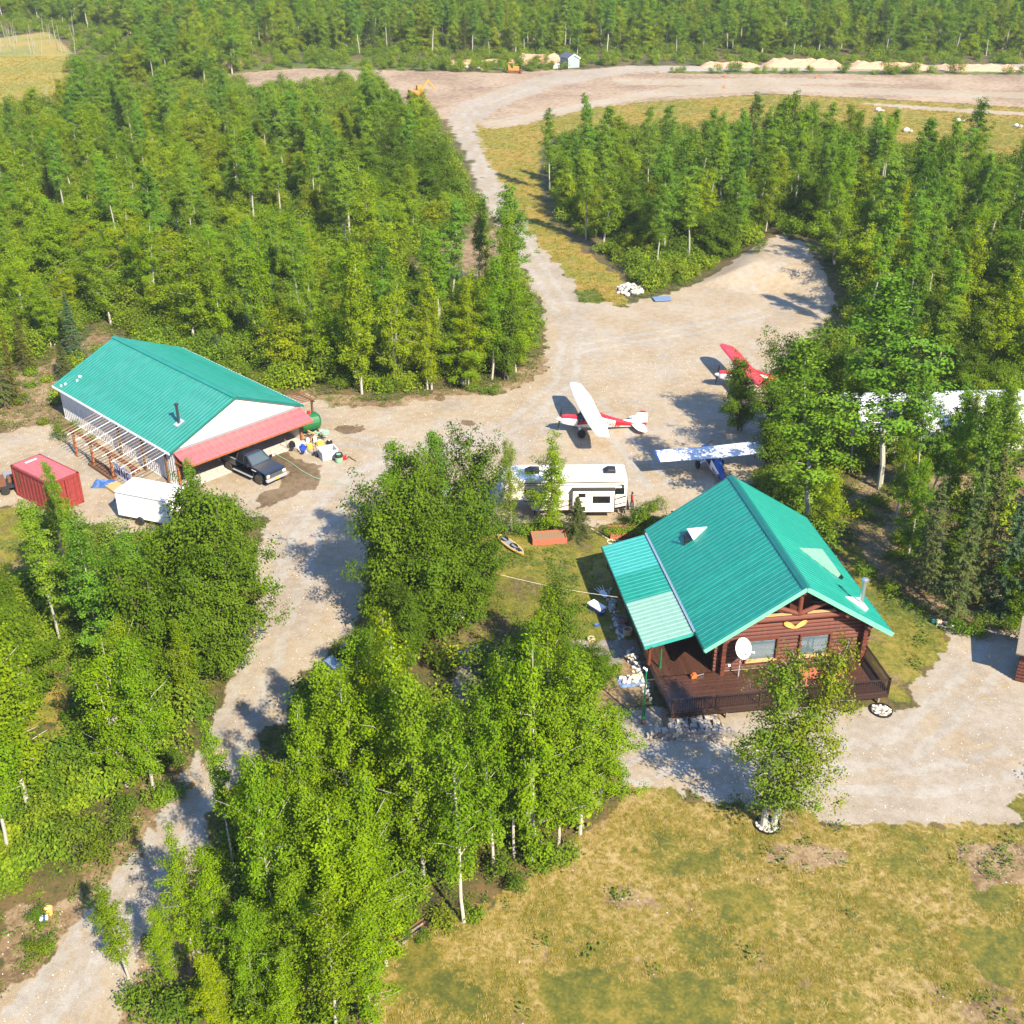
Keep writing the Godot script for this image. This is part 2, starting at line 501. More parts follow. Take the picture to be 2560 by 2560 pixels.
func zone_list() -> Array:
	return [
		[9, [1560, 960, 1640, 900, 1800, 900, 1960, 880, 1960, 1190, 1790, 1185, 1640, 1090, 1590, 1000]],
		[9, [760, 510, 830, 478, 890, 438, 912, 415, 960, 465, 1000, 545, 900, 533, 800, 538]],
		[9, [0, 690, 80, 690, 190, 620, 240, 640, 130, 800, 0, 830]],
		[9, [330, 1440, 400, 1400, 425, 1320, 450, 1290, 420, 1420, 300, 1600, 130, 1790, 0, 1940, 0, 1690, 100, 1720, 200, 1600]],
		[9, [480, 1130, 500, 1180, 450, 1330, 410, 1330]],
		[9, [180, 1990, 250, 1800, 330, 1700, 380, 1660, 420, 1740, 330, 1990]],
		[9, [1120, 1250, 1215, 1225, 1225, 1330, 1190, 1410, 1140, 1400, 1110, 1300]],
		[9, [700, 1790, 800, 1735, 900, 1725, 930, 1760, 820, 1850, 740, 1990, 680, 1990]],
		[9, [540, 722, 600, 742, 720, 756, 860, 733, 960, 724, 1000, 690, 1035, 650, 1050, 690, 1010, 720, 950, 745, 850, 760, 700, 785, 600, 770]],
		[7, [893, 232, 960, 222, 1020, 290, 1025, 400, 1095, 470, 1165, 520, 1185, 575, 1105, 578, 1050, 510, 1000, 450, 950, 370, 905, 290]],
		[8, [-60, 78, 90, 60, 140, 100, 120, 195, -60, 205]],
		[7, [895, 238, 1000, 232, 1120, 203, 1250, 190, 1450, 178, 1640, 186, 1990, 207, 1990, 345, 1900, 335, 1640, 262, 1400, 242, 1040, 262, 1000, 300, 960, 330]],
		[11, [200, 145, 420, 128, 600, 112, 1060, 115, 1060, 132, 700, 132, 560, 130, 400, 145]],
		[6, [410, 142, 560, 129, 700, 132, 950, 138, 1040, 132, 1200, 127, 1990, 132, 1990, 206, 1640, 185, 1450, 177, 1250, 190, 1120, 203, 1000, 233, 930, 245, 893, 232, 845, 226, 790, 216, 740, 182, 650, 152, 480, 166]],
		[2, [900, 232, 1000, 215, 1120, 190, 1250, 165, 1400, 158, 1990, 176, 1990, 188, 1450, 172, 1250, 182, 1120, 200, 1000, 232, 930, 245]],
		[2, [1150, 150, 1500, 146, 1700, 156, 1500, 160, 1180, 160]],
		[2, [1600, 192, 1990, 215, 1990, 222, 1700, 205]],
		[11, [1180, 133, 1400, 133, 1990, 137, 1990, 141, 1300, 139]],
		[11, [960, 132, 1060, 131, 1050, 124, 960, 122]],
		[11, [905, 125, 950, 128, 960, 135, 905, 136]],
		[1, [1180, 124, 1990, 121, 1990, 131, 1200, 135, 1040, 165, 935, 207, 896, 240, 915, 290, 960, 370, 1010, 450, 1060, 510, 1120, 575, 1030, 610, 1000, 530, 950, 450, 905, 370, 880, 290, 842, 227, 858, 200, 930, 172, 1040, 138]],
		[2, [1033, 600, 1110, 566, 1180, 578, 1280, 546, 1345, 522, 1440, 483, 1472, 468, 1507, 488, 1572, 560, 1568, 600, 1505, 655, 1485, 720, 1500, 800, 1450, 870, 1345, 990, 1240, 968, 1190, 958, 1190, 990, 940, 1000, 900, 985, 700, 1010, 690, 1130, 620, 1240, 560, 1300, 500, 1400, 430, 1510, 395, 1600, 330, 1710, 250, 1810, 185, 1990, -10, 1990, -10, 1915, 130, 1765, 250, 1622, 310, 1530, 365, 1450, 400, 1370, 430, 1290, 468, 1190, 488, 1060, 498, 985, 440, 960, 330, 1000, 230, 1010, 60, 960, -40, 950, -40, 830, 60, 800, 130, 815, 170, 800, 330, 900, 560, 738, 600, 758, 700, 774, 850, 748, 950, 742, 1010, 715, 1040, 685]],
		[1, [1036, 598, 1115, 566, 1135, 640, 1120, 720, 1080, 800, 950, 880, 750, 900, 650, 960, 610, 1060, 575, 1180, 500, 1340, 410, 1510, 325, 1660, 215, 1800, 150, 1990, 20, 1990, 140, 1790, 265, 1640, 345, 1500, 412, 1390, 455, 1280, 495, 1180, 515, 1060, 560, 960, 700, 860, 900, 820, 1020, 765, 1060, 690]],
		[2, [1110, 600, 1300, 580, 1480, 560, 1560, 580, 1500, 640, 1350, 640, 1250, 700, 1140, 720]],
		[3, [898, 1003, 1000, 1003, 1150, 1008, 1165, 1040, 1225, 1235, 1090, 1225, 1000, 1195, 940, 1175, 855, 1205, 855, 1120, 895, 1080]],
		[12, [868, 1165, 960, 1168, 990, 1215, 930, 1228, 855, 1228]],
		[3, [1605, 985, 1650, 1090, 1725, 1135, 1798, 1185, 1788, 1228, 1692, 1338, 1660, 1300, 1600, 1150]],
		[1, [1135, 1400, 1160, 1350, 1200, 1315, 1250, 1350, 1660, 1342, 1700, 1332, 1790, 1232, 1800, 1190, 1990, 1195, 1990, 1548, 1800, 1553, 1550, 1546, 1440, 1515, 1280, 1500, 1200, 1508, 1150, 1450]],
		[10, [1080, 1208, 1190, 1213, 1207, 1247, 1100, 1247]],
		[10, [842, 1262, 908, 1255, 908, 1318, 880, 1335]],
		[4, [1120, 1570, 1165, 1500, 1270, 1503, 1440, 1518, 1560, 1550, 1800, 1556, 1990, 1550, 1990, 1990, 720, 1990, 690, 1850, 740, 1770, 880, 1712, 1000, 1650, 1080, 1600]],
		[13, [1165, 1575, 1240, 1580, 1285, 1640, 1235, 1665, 1175, 1630], 2.6],
		[13, [1340, 1690, 1480, 1655, 1500, 1710, 1420, 1755, 1330, 1765], 2.6],
		[13, [1060, 1860, 1180, 1830, 1250, 1815, 1420, 1885, 1400, 1990, 1050, 1990], 2.6],
		[13, [1560, 1563, 1640, 1560, 1735, 1582, 1650, 1600, 1575, 1592], 2.6],
		[13, [1760, 1745, 1900, 1722, 1990, 1790, 1850, 1840], 2.6],
		[13, [1850, 1560, 1990, 1545, 1990, 1600, 1880, 1590], 2.6],
		[9, [1490, 1570, 1560, 1590, 1600, 1630, 1500, 1640, 1440, 1590]],
		[9, [1760, 1590, 1990, 1610, 1990, 1690, 1850, 1660]],
		[5, [498, 862, 545, 852, 602, 880, 608, 905, 562, 937, 500, 957, 470, 952, 520, 917, 537, 895]],
		[5, [855, 790, 890, 784, 906, 791, 878, 797]], [5, [785, 794, 800, 788, 802, 798]],
		[5, [640, 800, 690, 808, 680, 815, 630, 810]],
		[3, [-40, 960, 60, 965, 78, 1050, 60, 1105, -40, 1105]],
		[7, [30, 1250, 95, 1240, 120, 1310, 115, 1400, 80, 1420, 60, 1330]],
		[11, [1090, 548, 1130, 545, 1140, 572, 1100, 572]]]

func zones_at(x0: float, z0: float, size: float, n: int) -> PackedByteArray:
	var out := PackedByteArray()
	out.resize(n * n)
	var fn := FastNoiseLite.new()
	fn.seed = 5
	fn.frequency = 0.55 * size / n
	fn.fractal_octaves = 4
	var ni := fn.get_image(n, n)
	ni.convert(Image.FORMAT_L8)
	var nd := ni.get_data()
	var all := zone_list()
	all.insert(28, [14, [], 0.34])
	for zl in all:
		var polys := tracks() if zl[0] == 14 else [P19(zl[1])]
		var q := n / 2
		var im := Image.create(q, q, false, Image.FORMAT_L8)
		var lo := Vector2(1e9, 1e9)
		var hi := -lo
		for poly in polys:
			var plo := Vector2(1e9, 1e9)
			var phi := -plo
			var pts := PackedVector2Array()
			for p in poly:
				var w := Vector2((p.x - x0) / size * q, (z0 - p.y) / size * q)
				pts.append(w)
				plo = plo.min(w)
				phi = phi.max(w)
			lo = lo.min(plo)
			hi = hi.max(phi)
			for row in range(maxi(0, int(plo.y)), mini(q - 1, int(phi.y)) + 1):
				var yy := row + 0.5
				var xs := []
				for i in pts.size():
					var a := pts[i]
					var b := pts[(i + 1) % pts.size()]
					if (a.y <= yy) != (b.y <= yy):
						xs.append(a.x + (yy - a.y) / (b.y - a.y) * (b.x - a.x))
				xs.sort()
				for k in range(0, xs.size() - 1, 2):
					var xa := maxi(0, int(round(xs[k])))
					var xb := mini(q, int(round(xs[k + 1])))
					if xb > xa:
						im.fill_rect(Rect2i(xa, row, xb - xa, 1), Color.WHITE)
		if hi.x < 0 or hi.y < 0 or lo.x > q or lo.y > q:
			continue
		var small := mini(q, maxi(32, int(size / zl[2] if zl.size() > 2 else size / 1.3)))
		im.resize(small, small, Image.INTERPOLATE_BILINEAR)
		im.resize(n, n, Image.INTERPOLATE_CUBIC)
		var d := im.get_data()
		var id: int = zl[0]
		var y0 := maxi(0, int(lo.y * 2) - 40)
		var y1 := mini(n, int(hi.y * 2) + 40)
		var xa0 := maxi(0, int(lo.x * 2) - 40)
		var xb0 := mini(n, int(hi.x * 2) + 40)
		for y in range(y0, y1):
			var i0 := y * n
			for i in range(i0 + xa0, i0 + xb0):
				var m := d[i]
				if m > 20 and m + nd[i] > 255:
					out[i] = id
	# natural mottling: moss and bare litter in the field, sand in the gravel, thatch in the lawn
	var f2 := FastNoiseLite.new()
	f2.seed = 21
	f2.frequency = 0.16 * size / n
	f2.fractal_octaves = 5
	f2.fractal_gain = 0.62
	var m2 := f2.get_image(n, n)
	m2.convert(Image.FORMAT_L8)
	var md := m2.get_data()
	var rg := RandomNumberGenerator.new()
	rg.seed = 77
	var jit := PackedInt32Array()
	for k in 8192:
		jit.append(int(rg.randfn(0, 17)))
	for i in n * n:
		var z := out[i]
		if z == 0 or z > 4:
			continue
		var mv := md[i] + jit[(i * 5 + (i >> 9) * 11) & 8191]
		if z == 4:
			if mv > 162:
				out[i] = 13
			elif mv < 62:
				out[i] = 9
		elif z == 3:
			if mv > 176:
				out[i] = 12
			elif mv < 90:
				out[i] = 11
		elif z == 1:
			if mv > 162:
				out[i] = 2
		elif z == 2:
			if mv < 94:
				out[i] = 1
	return out

func zone(x: float, z: float) -> int:
	for zm in zone_maps:
		var u: float = (x - zm[0]) / zm[2]
		var v: float = (zm[1] - z) / zm[2]
		if u >= 0.0 and u < 1.0 and v >= 0.0 and v < 1.0:
			return zm[4][int(v * zm[3]) * zm[3] + int(u * zm[3])]
	return 0

func ground_texture(zm: Array, coarse: float) -> ImageTexture:
	var pal := [
		[rgb(64, 66, 24), rgb(90, 88, 34), rgb(112, 98, 48), rgb(130, 104, 64)],
		[rgb(170, 156, 135), rgb(180, 166, 146), rgb(186, 174, 155), rgb(194, 183, 166)],
		[rgb(176, 155, 122), rgb(187, 168, 138), rgb(192, 176, 150), rgb(197, 184, 162)],
		[rgb(96, 106, 24), rgb(126, 126, 30), rgb(150, 140, 44), rgb(172, 150, 70)],
		[rgb(112, 110, 28), rgb(148, 131, 48), rgb(176, 152, 82), rgb(196, 172, 116)],
		[rgb(96, 76, 48), rgb(116, 94, 64), rgb(132, 110, 80), rgb(142, 120, 92)],
		[rgb(148, 122, 96), rgb(172, 146, 116), rgb(188, 163, 133), rgb(200, 178, 150)],
		[rgb(112, 124, 30), rgb(152, 146, 42), rgb(176, 146, 56), rgb(184, 138, 70)],
		[rgb(130, 140, 58), rgb(158, 156, 70), rgb(180, 160, 72), rgb(192, 156, 66)],
		[rgb(112, 90, 56), rgb(142, 116, 78), rgb(164, 138, 100), rgb(184, 160, 124)],
		[rgb(140, 130, 120), rgb(164, 154, 142), rgb(178, 168, 156), rgb(188, 180, 168)],
		[rgb(70, 92, 20), rgb(92, 108, 24), rgb(116, 122, 32), rgb(142, 134, 48)],
		[rgb(92, 76, 52), rgb(116, 98, 66), rgb(134, 116, 80), rgb(150, 132, 94)],
		[rgb(84, 92, 16), rgb(108, 110, 22), rgb(134, 124, 32), rgb(160, 140, 58)],
		[rgb(174, 163, 146), rgb(186, 176, 160), rgb(192, 184, 169), rgb(200, 192, 179)]]
	var lut := PackedByteArray()
	for z in pal:
		for i in 256:
			var t := i / 255.0 * 3.0
			var k := mini(int(t), 2)
			var c: Color = z[k].lerp(z[k + 1], t - k)
			lut.append(int(c.r * 234))
			lut.append(int(c.g * 234))
			lut.append(int(c.b * 234))
	var n: int = zm[3]
	var per: float = zm[2] / n
	var layers := []
	for f in [[11, coarse * per, 3], [12, 1.1 * per, 4]]:
		var fn := FastNoiseLite.new()
		fn.seed = f[0]
		fn.frequency = f[1]
		fn.fractal_octaves = f[2]
		var im := fn.get_image(n, n)
		im.convert(Image.FORMAT_L8)
		layers.append(im.get_data())
	var zd: PackedByteArray = zm[4]
	var A: PackedByteArray = layers[0]
	var B: PackedByteArray = layers[1]
	var out := PackedByteArray()
	out.resize(n * n * 3)
	var rng := RandomNumberGenerator.new()
	rng.seed = 3
	var grit := PackedInt32Array()
	for i in 4096:
		grit.append(int(rng.randfn(0, 26)))
	var o := 0
	for i in n * n:
		var v := (A[i] + B[i]) / 2 + grit[(i * 7 + (i >> 7) * 13) & 4095]
		v = clampi((v - 128) * 2 + 128, 0, 255)
		var k := (zd[i] * 256 + v) * 3
		out[o] = lut[k]
		out[o + 1] = lut[k + 1]
		out[o + 2] = lut[k + 2]
		o += 3
	var im2 := Image.create_from_data(n, n, false, Image.FORMAT_RGB8, out)
	return ImageTexture.create_from_image(im2)

func build_ground():
	var specs := [[-62.0, -24.0, 124.0, 1408, 0.16, 0.5, "near"], [-270.0, -148.0, 540.0, 1024, 0.06, 2.5, "far"]]
	var detail := noise_tex(50, 0.12, [rgb(176, 174, 170), rgb(236, 234, 230), rgb(255, 255, 255)], 3, 512)
	for s in specs:
		var zm := [s[0], s[1], s[2], s[3], zones_at(s[0], s[1], s[2], s[3])]
		zone_maps.append(zm)
		var m := StandardMaterial3D.new()
		m.roughness = 0.95
		m.albedo_texture = ground_texture(zm, s[4])
		m.detail_enabled = true
		m.detail_blend_mode = BaseMaterial3D.BLEND_MODE_MUL
		m.detail_albedo = detail
		m.detail_uv_layer = BaseMaterial3D.DETAIL_UV_2
		# one grid, its cells handed to the surface they belong to
		var groups := {}
		var names := {0: "ground", 1: "gravel_road", 2: "sand_yard", 3: "lawn", 4: "field", 5: "sand_yard", 6: "dirt_clearing", 7: "grass_verge", 8: "bog_meadow", 9: "ground", 10: "gravel_path", 11: "ground", 12: "lawn", 13: "field", 14: "gravel_road"}
		var cell: float = s[5]
		var cnt := int(s[2] / cell)
		var hs := PackedFloat32Array()
		for j in cnt + 1:
			for i in cnt + 1:
				hs.append(hgt(s[0] + i * cell, s[1] - j * cell))
		for j in cnt:
			for i in cnt:
				var x: float = s[0] + i * cell
				var z: float = s[1] - j * cell
				var nm: String = names[zone(x + cell * 0.5, z - cell * 0.5)]
				if not groups.has(nm):
					groups[nm] = [PackedVector3Array(), PackedVector2Array(), PackedVector2Array(), PackedInt32Array()]
				var g: Array = groups[nm]
				var b: int = g[0].size()
				for k in [[0, 0], [1, 0], [1, 1], [0, 1]]:
					var ii: int = i + k[0]
					var jj: int = j + k[1]
					g[0].append(Vector3(s[0] + ii * cell, hs[jj * (cnt + 1) + ii], s[1] - jj * cell))
					g[1].append(Vector2(float(ii) / cnt, float(jj) / cnt))
					g[2].append(Vector2(ii * cell, jj * cell) / 3.3)
				g[3].append_array(PackedInt32Array([b, b + 2, b + 1, b, b + 3, b + 2]))
		for nm in groups:
			var g: Array = groups[nm]
			var st := SurfaceTool.new()
			var arr := []
			arr.resize(Mesh.ARRAY_MAX)
			arr[Mesh.ARRAY_VERTEX] = g[0]
			arr[Mesh.ARRAY_TEX_UV] = g[1]
			arr[Mesh.ARRAY_TEX_UV2] = g[2]
			arr[Mesh.ARRAY_INDEX] = g[3]
			st.create_from_arrays(arr)
			st.index()
			st.generate_normals()
			structure(nm, st.commit(), m)
	var base := mat("terrain", rgb(84, 86, 40), 0.95)
	base.albedo_texture = noise_tex(51, 0.02, [rgb(70, 80, 34), rgb(96, 98, 46), rgb(112, 104, 58)])
	base.albedo_color = Color.WHITE
	base.uv1_triplanar = true
	base.uv1_world_triplanar = true
	base.uv1_scale = Vector3(0.02, 0.02, 0.02)
	var pm := PlaneMesh.new()
	pm.size = Vector2(9000, 9000)
	var o := structure("terrain", pm, base)
	o.position.y = -0.06

# ---------- buildings ----------
func sheet_mesh(w: float, L: float, ribs := 2, rh := 0.026) -> ArrayMesh:   # one ribbed metal sheet: x across, z down the slope
	var st := sk()
	var prof := [Vector2(0.002, 0)]
	for k in ribs:
		var c := w * (k + 0.5) / ribs
		prof.append_array([Vector2(c - 0.055, 0), Vector2(c - 0.025, rh), Vector2(c + 0.025, rh), Vector2(c + 0.055, 0)])
	prof.append(Vector2(w - 0.002, 0))
	for i in prof.size() - 1:
		var a: Vector2 = prof[i]
		var b: Vector2 = prof[i + 1]
		quad(st, Vector3(a.x, a.y, 0), Vector3(a.x, a.y, L), Vector3(b.x, b.y, L), Vector3(b.x, b.y, 0))
		quad(st, Vector3(a.x, a.y, L), Vector3(a.x, -0.012, L), Vector3(b.x, -0.012, L), Vector3(b.x, b.y, L))
		quad(st, Vector3(a.x, -0.012, 0), Vector3(b.x, -0.012, 0), Vector3(b.x, -0.012, L), Vector3(a.x, -0.012, L))
	return mesh_of(st)

func roof_slope(parent: Node, called: String, o: Vector3, s: int, run: float, drop: float, z_front: float, z_back: float, n: int, pick: Callable):
	# sheets from the ridge line x = o.x, y = o.y down over run metres on side s
	var L := sqrt(run * run + drop * drop)
	var w := (z_front - z_back) / n
	var me := sheet_mesh(w, L)
	var y := Vector3(s * drop / L, run / L, 0)
	var z := Vector3(s * run / L, -drop / L, 0)
	var b := Basis(y.cross(z), y, z)
	for i in n:
		var p := MeshInstance3D.new()
		p.name = called
		p.mesh = me
		p.material_override = pick.call((i + 0.5) / n)
		p.transform = Transform3D(b, Vector3(o.x, o.y, (z_front - i * w) if s > 0 else (z_front - (i + 1) * w)))
		parent.add_child(p, true)

func build_hangar():
	var t := thing("hangar", "large hangar with teal ribbed metal roof, white gable and red awning over its open front", "hangar", Vector3(-21.37, 0, -83.6), deg_to_rad(45.5))
	var E := 3.1
	var RY := 5.76
	var hw := 6.2
	var zb := -17.9
	var st := sk()
	box(st, Vector3(0, 0.05, zb / 2 + 0.4), Vector3(11.7, 0.1, -zb + 0.8))
	obj("concrete_slab", st, M.concrete, t)
	# walls of upright ribbed siding panels
	var pn := sheet_mesh(0.995, 3.0, 3, 0.025)
	for i in 18:
		var z := -0.05 - i * 0.995
		put("siding_panel", pn, M.siding, t, Vector3(-5.75, 3.08, z), Vector3.ZERO).basis = Basis(Vector3(0, 0, -1), Vector3(-1, 0, 0), Vector3(0, -1, 0))
		put("siding_panel", pn, M.siding, t, Vector3(5.75, 3.08, z - 0.995), Vector3.ZERO).basis = Basis(Vector3(0, 0, 1), Vector3(1, 0, 0), Vector3(0, -1, 0))
	st = sk()
	for s in [-1, 1]:
		box(st, Vector3(s * 5.66, 1.6, zb / 2), Vector3(0.14, 3.0, -zb))
	box(st, Vector3(0, 1.6, zb + 0.07), Vector3(11.4, 3.0, 0.14))
	obj("inner_wall", st, M.gable_white, t)
	st = sk()
	var tri_f := [Vector2(-5.75, 2.62), Vector2(5.75, 2.62), Vector2(5.75, 3.2), Vector2(0, RY - 0.12), Vector2(-5.75, 3.2)]
	slab(st, tri_f, -0.1, 0.1)
	obj("front_gable", st, M.gable_white, t)
	st = sk()
	slab(st, [Vector2(-5.75, 3.0), Vector2(5.75, 3.0), Vector2(0, RY - 0.12)], zb - 0.02, zb + 0.12)
	obj("back_gable", st, M.gable_white, t)
	# roof
	st = sk()
	for s in [-1, 1]:
		var a := Vector3(0, RY - 0.03, 0)
		var e := Vector3(s * hw * 0.995, E - 0.02, 0)
		var th := Vector3(0, -0.14, 0)
		var p := []
		for y in [th, Vector3.ZERO]:
			for k in ([[a, 0.22], [e, 0.22], [e, zb - 0.25], [a, zb - 0.25]] if s > 0 else [[e, 0.22], [a, 0.22], [a, zb - 0.25], [e, zb - 0.25]]):
				p.append(k[0] + y + Vector3(0, 0, k[1]))
		hexa(st, p)
	obj("roof_deck", st, M.siding, t)
	roof_slope(t, "roof_panel", Vector3(0, RY, 0), -1, hw, RY - E, 0.24, zb - 0.27, 24, func(_u): return M.hangar_teal if R.randf() < 0.6 else M.hangar_teal_b)
	roof_slope(t, "roof_panel", Vector3(0, RY, 0), 1, hw, RY - E, 0.24, zb - 0.27, 24, func(_u): return M.hangar_teal if R.randf() < 0.6 else M.hangar_teal_b)
	st = sk()
	for s in [-1, 1]:
		quad(st, Vector3(0, RY + 0.1, 0.26), Vector3(s * 0.26, RY - 0.01, 0.26), Vector3(s * 0.26, RY - 0.01, zb - 0.29), Vector3(0, RY + 0.1, zb - 0.29))
	tri(st, Vector3(-0.26, RY - 0.01, 0.26), Vector3(0.26, RY - 0.01, 0.26), Vector3(0, RY + 0.1, 0.26))
	obj("ridge_cap", st, M.hangar_teal, t)
	for s in [-1, 1]:
		st = sk()
		bar(st, Vector3(s * (hw + 0.03), E - 0.1, 0.24), Vector3(s * (hw + 0.03), E - 0.1, zb - 0.27), 0.05, 0.17)
		obj("eave_trim", st, M.white_matt, t)
		st = sk()
		bar(st, Vector3(0, RY - 0.09, 0.28), Vector3(s * hw, E - 0.09, 0.28), 0.05, 0.15)
		obj("rake_trim", st, M.teal_trim, t)
	# awning
	var al := Vector3(0, 2.98, 0.12)
	st = sk()
	bar(st, al + Vector3(-5.85, 0.06, 0.03), al + Vector3(5.85, 0.06, 0.03), 0.05, 0.2)
	var aw := obj("awning_flashing", st, M.dark_steel, t)
	aw.material_override = M.mid_grey
	var am := sheet_mesh(0.78, 1.85, 2, 0.03)
	var sl := atan2(0.62, 1.74)
	for i in 15:
		put("awning_panel", am, M.red_sheet, t, Vector3(-5.85 + i * 0.78, 2.98, 0.15), Vector3(sl, 0, 0))
	st = sk()
	bar(st, Vector3(-5.85, 2.29, 1.86), Vector3(5.85, 2.29, 1.86), 0.07, 0.14)
	obj("awning_beam", st, M.cedar, t)
	for x in [-5.75, 5.75]:
		st = sk()
		bar(st, Vector3(x, 2.82, 0.15), Vector3(x, 2.24, 1.8), 0.08, 0.1)
		bar(st, Vector3(x, 2.12, 0.12), Vector3(x, 2.2, 1.75), 0.08, 0.1)
		obj("awning_bracket", st, M.cedar, t)
		st = sk()
		bar(st, Vector3(x * 0.985, 0.1, 0.2), Vector3(x * 0.985, 2.7, 0.2), 0.16, 0.16)
		obj("door_post", st, M.cedar, t)
	# stove pipe and vents on the left slope
	var rp := func(x: float, z: float) -> Vector3: return Vector3(x, RY - (RY - E) * absf(x) / hw, z)
	var p0: Vector3 = rp.call(-3.9, -1.9)
	st = sk()
	tube(st, p0 - Vector3(0, 0.1, 0), p0 + Vector3(0, 1.55, 0), 0.11, 0.11, 10)
	var pipe := obj("stove_pipe", st, M.dark_steel, t)
	st = sk()
	lathe(st, [[0.12, 0.0], [0.19, 0.02], [0.19, 0.1], [0.05, 0.18]], 10, Basis.IDENTITY, p0 + Vector3(0, 1.52, 0))
	obj("pipe_cap", st, M.dark_steel, pipe)
	st = sk()
	box(st, p0 + Vector3(0, 0.05, 0), Vector3(0.75, 0.03, 0.6), Basis(Vector3(0, 0, 1), atan2(RY - E, hw)))
	obj("flashing", st, M.galvanized, pipe)
	for q in [[-4.45, -16.4, 0.13], [-4.85, -16.2, 0.09], [-5.6, -16.9, 0.1], [-5.9, -17.1, 0.08]]:
		st = sk()
		lathe(st, [[q[2], -0.05], [q[2], 0.1], [q[2] * 0.4, 0.14]], 8, Basis.IDENTITY, rp.call(q[0], q[1]))
		obj("roof_vent", st, M.white_matt, t)
	# open lean-to frame on the left side
	for z in [-1.2, -4.6, -7.6, -10.4]:
		st = sk()
		bar(st, Vector3(-8.6, 0, z), Vector3(-8.6, 2.25, z), 0.15, 0.15)
		bar(st, Vector3(-8.6, 1.75, z), Vector3(-8.6, 2.25, z - 0.6), 0.07, 0.09)
		obj("lean_to_post", st, M.cedar, t)
	for z in [-0.8, -4.2, -7.9]:
		st = sk()
		bar(st, Vector3(-6.05, 0, z), Vector3(-6.05, 2.9, z), 0.15, 0.15)
		obj("lean_to_post", st, M.brown_wood, t)
	st = sk()
	for x in [-8.68, -8.5]:
		bar(st, Vector3(x, 2.32, -0.2), Vector3(x, 2.32, -11.2), 0.05, 0.2)
	obj("lean_to_beam", st, M.cedar, t)
	st = sk()
	bar(st, Vector3(-6.05, 2.86, -0.2), Vector3(-6.05, 2.86, -11.2), 0.06, 0.2)
	obj("lean_to_beam", st, M.brown_wood, t)
	for i in 24:
		st = sk()
		var z := -0.3 - i * 0.455
		bar(st, Vector3(-5.85, 2.98, z), Vector3(-9.3, 2.3, z), 0.035, 0.05)
		obj("rafter", st, M.siding if i % 3 == 0 else M.old_wood, t)
	# small frame at the far side of the front
	st = sk()
	bar(st, Vector3(8.1, 0, -1.4), Vector3(8.1, 2.5, -1.4), 0.15, 0.15)
	obj("side_post", st, M.brown_wood, t)
	for k in 7:
		st = sk()
		bar(st, Vector3(6.0, 2.75, -1.2 - k * 0.35), Vector3(8.4, 2.5, -1.2 - k * 0.35), 0.045, 0.09)
		obj("side_rafter", st, M.brown_wood, t)
	st = sk()
	bar(st, Vector3(8.1, 2.42, -1.0), Vector3(8.1, 2.42, -3.6), 0.08, 0.12)
	obj("side_beam", st, M.brown_wood, t)
	# shelves and clutter standing inside, as far as the opening shows them
	st = sk()
	box(st, Vector3(-2.2, 0.9, -15.5), Vector3(5.0, 1.6, 1.0))
	top_in(st, M.dark_inside, t, "workbench", "long dark workbench against the back wall inside the hangar", "workbench")

func top_in(st: SurfaceTool, m: Material, frame: Node3D, called: String, label: String, category: String, group := "") -> MeshInstance3D:   # a thing laid out in a building's axes, yet top-level
	var o := top(called, st, m, label, category, group)
	o.transform = frame.transform
	return o

func log_mesh(L: float, r: float) -> ArrayMesh:
	var st := sk()
	tube(st, Vector3(-L / 2, 0, 0), Vector3(L / 2, 0, 0), r, r * 0.97, 10)
	return mesh_of(st)

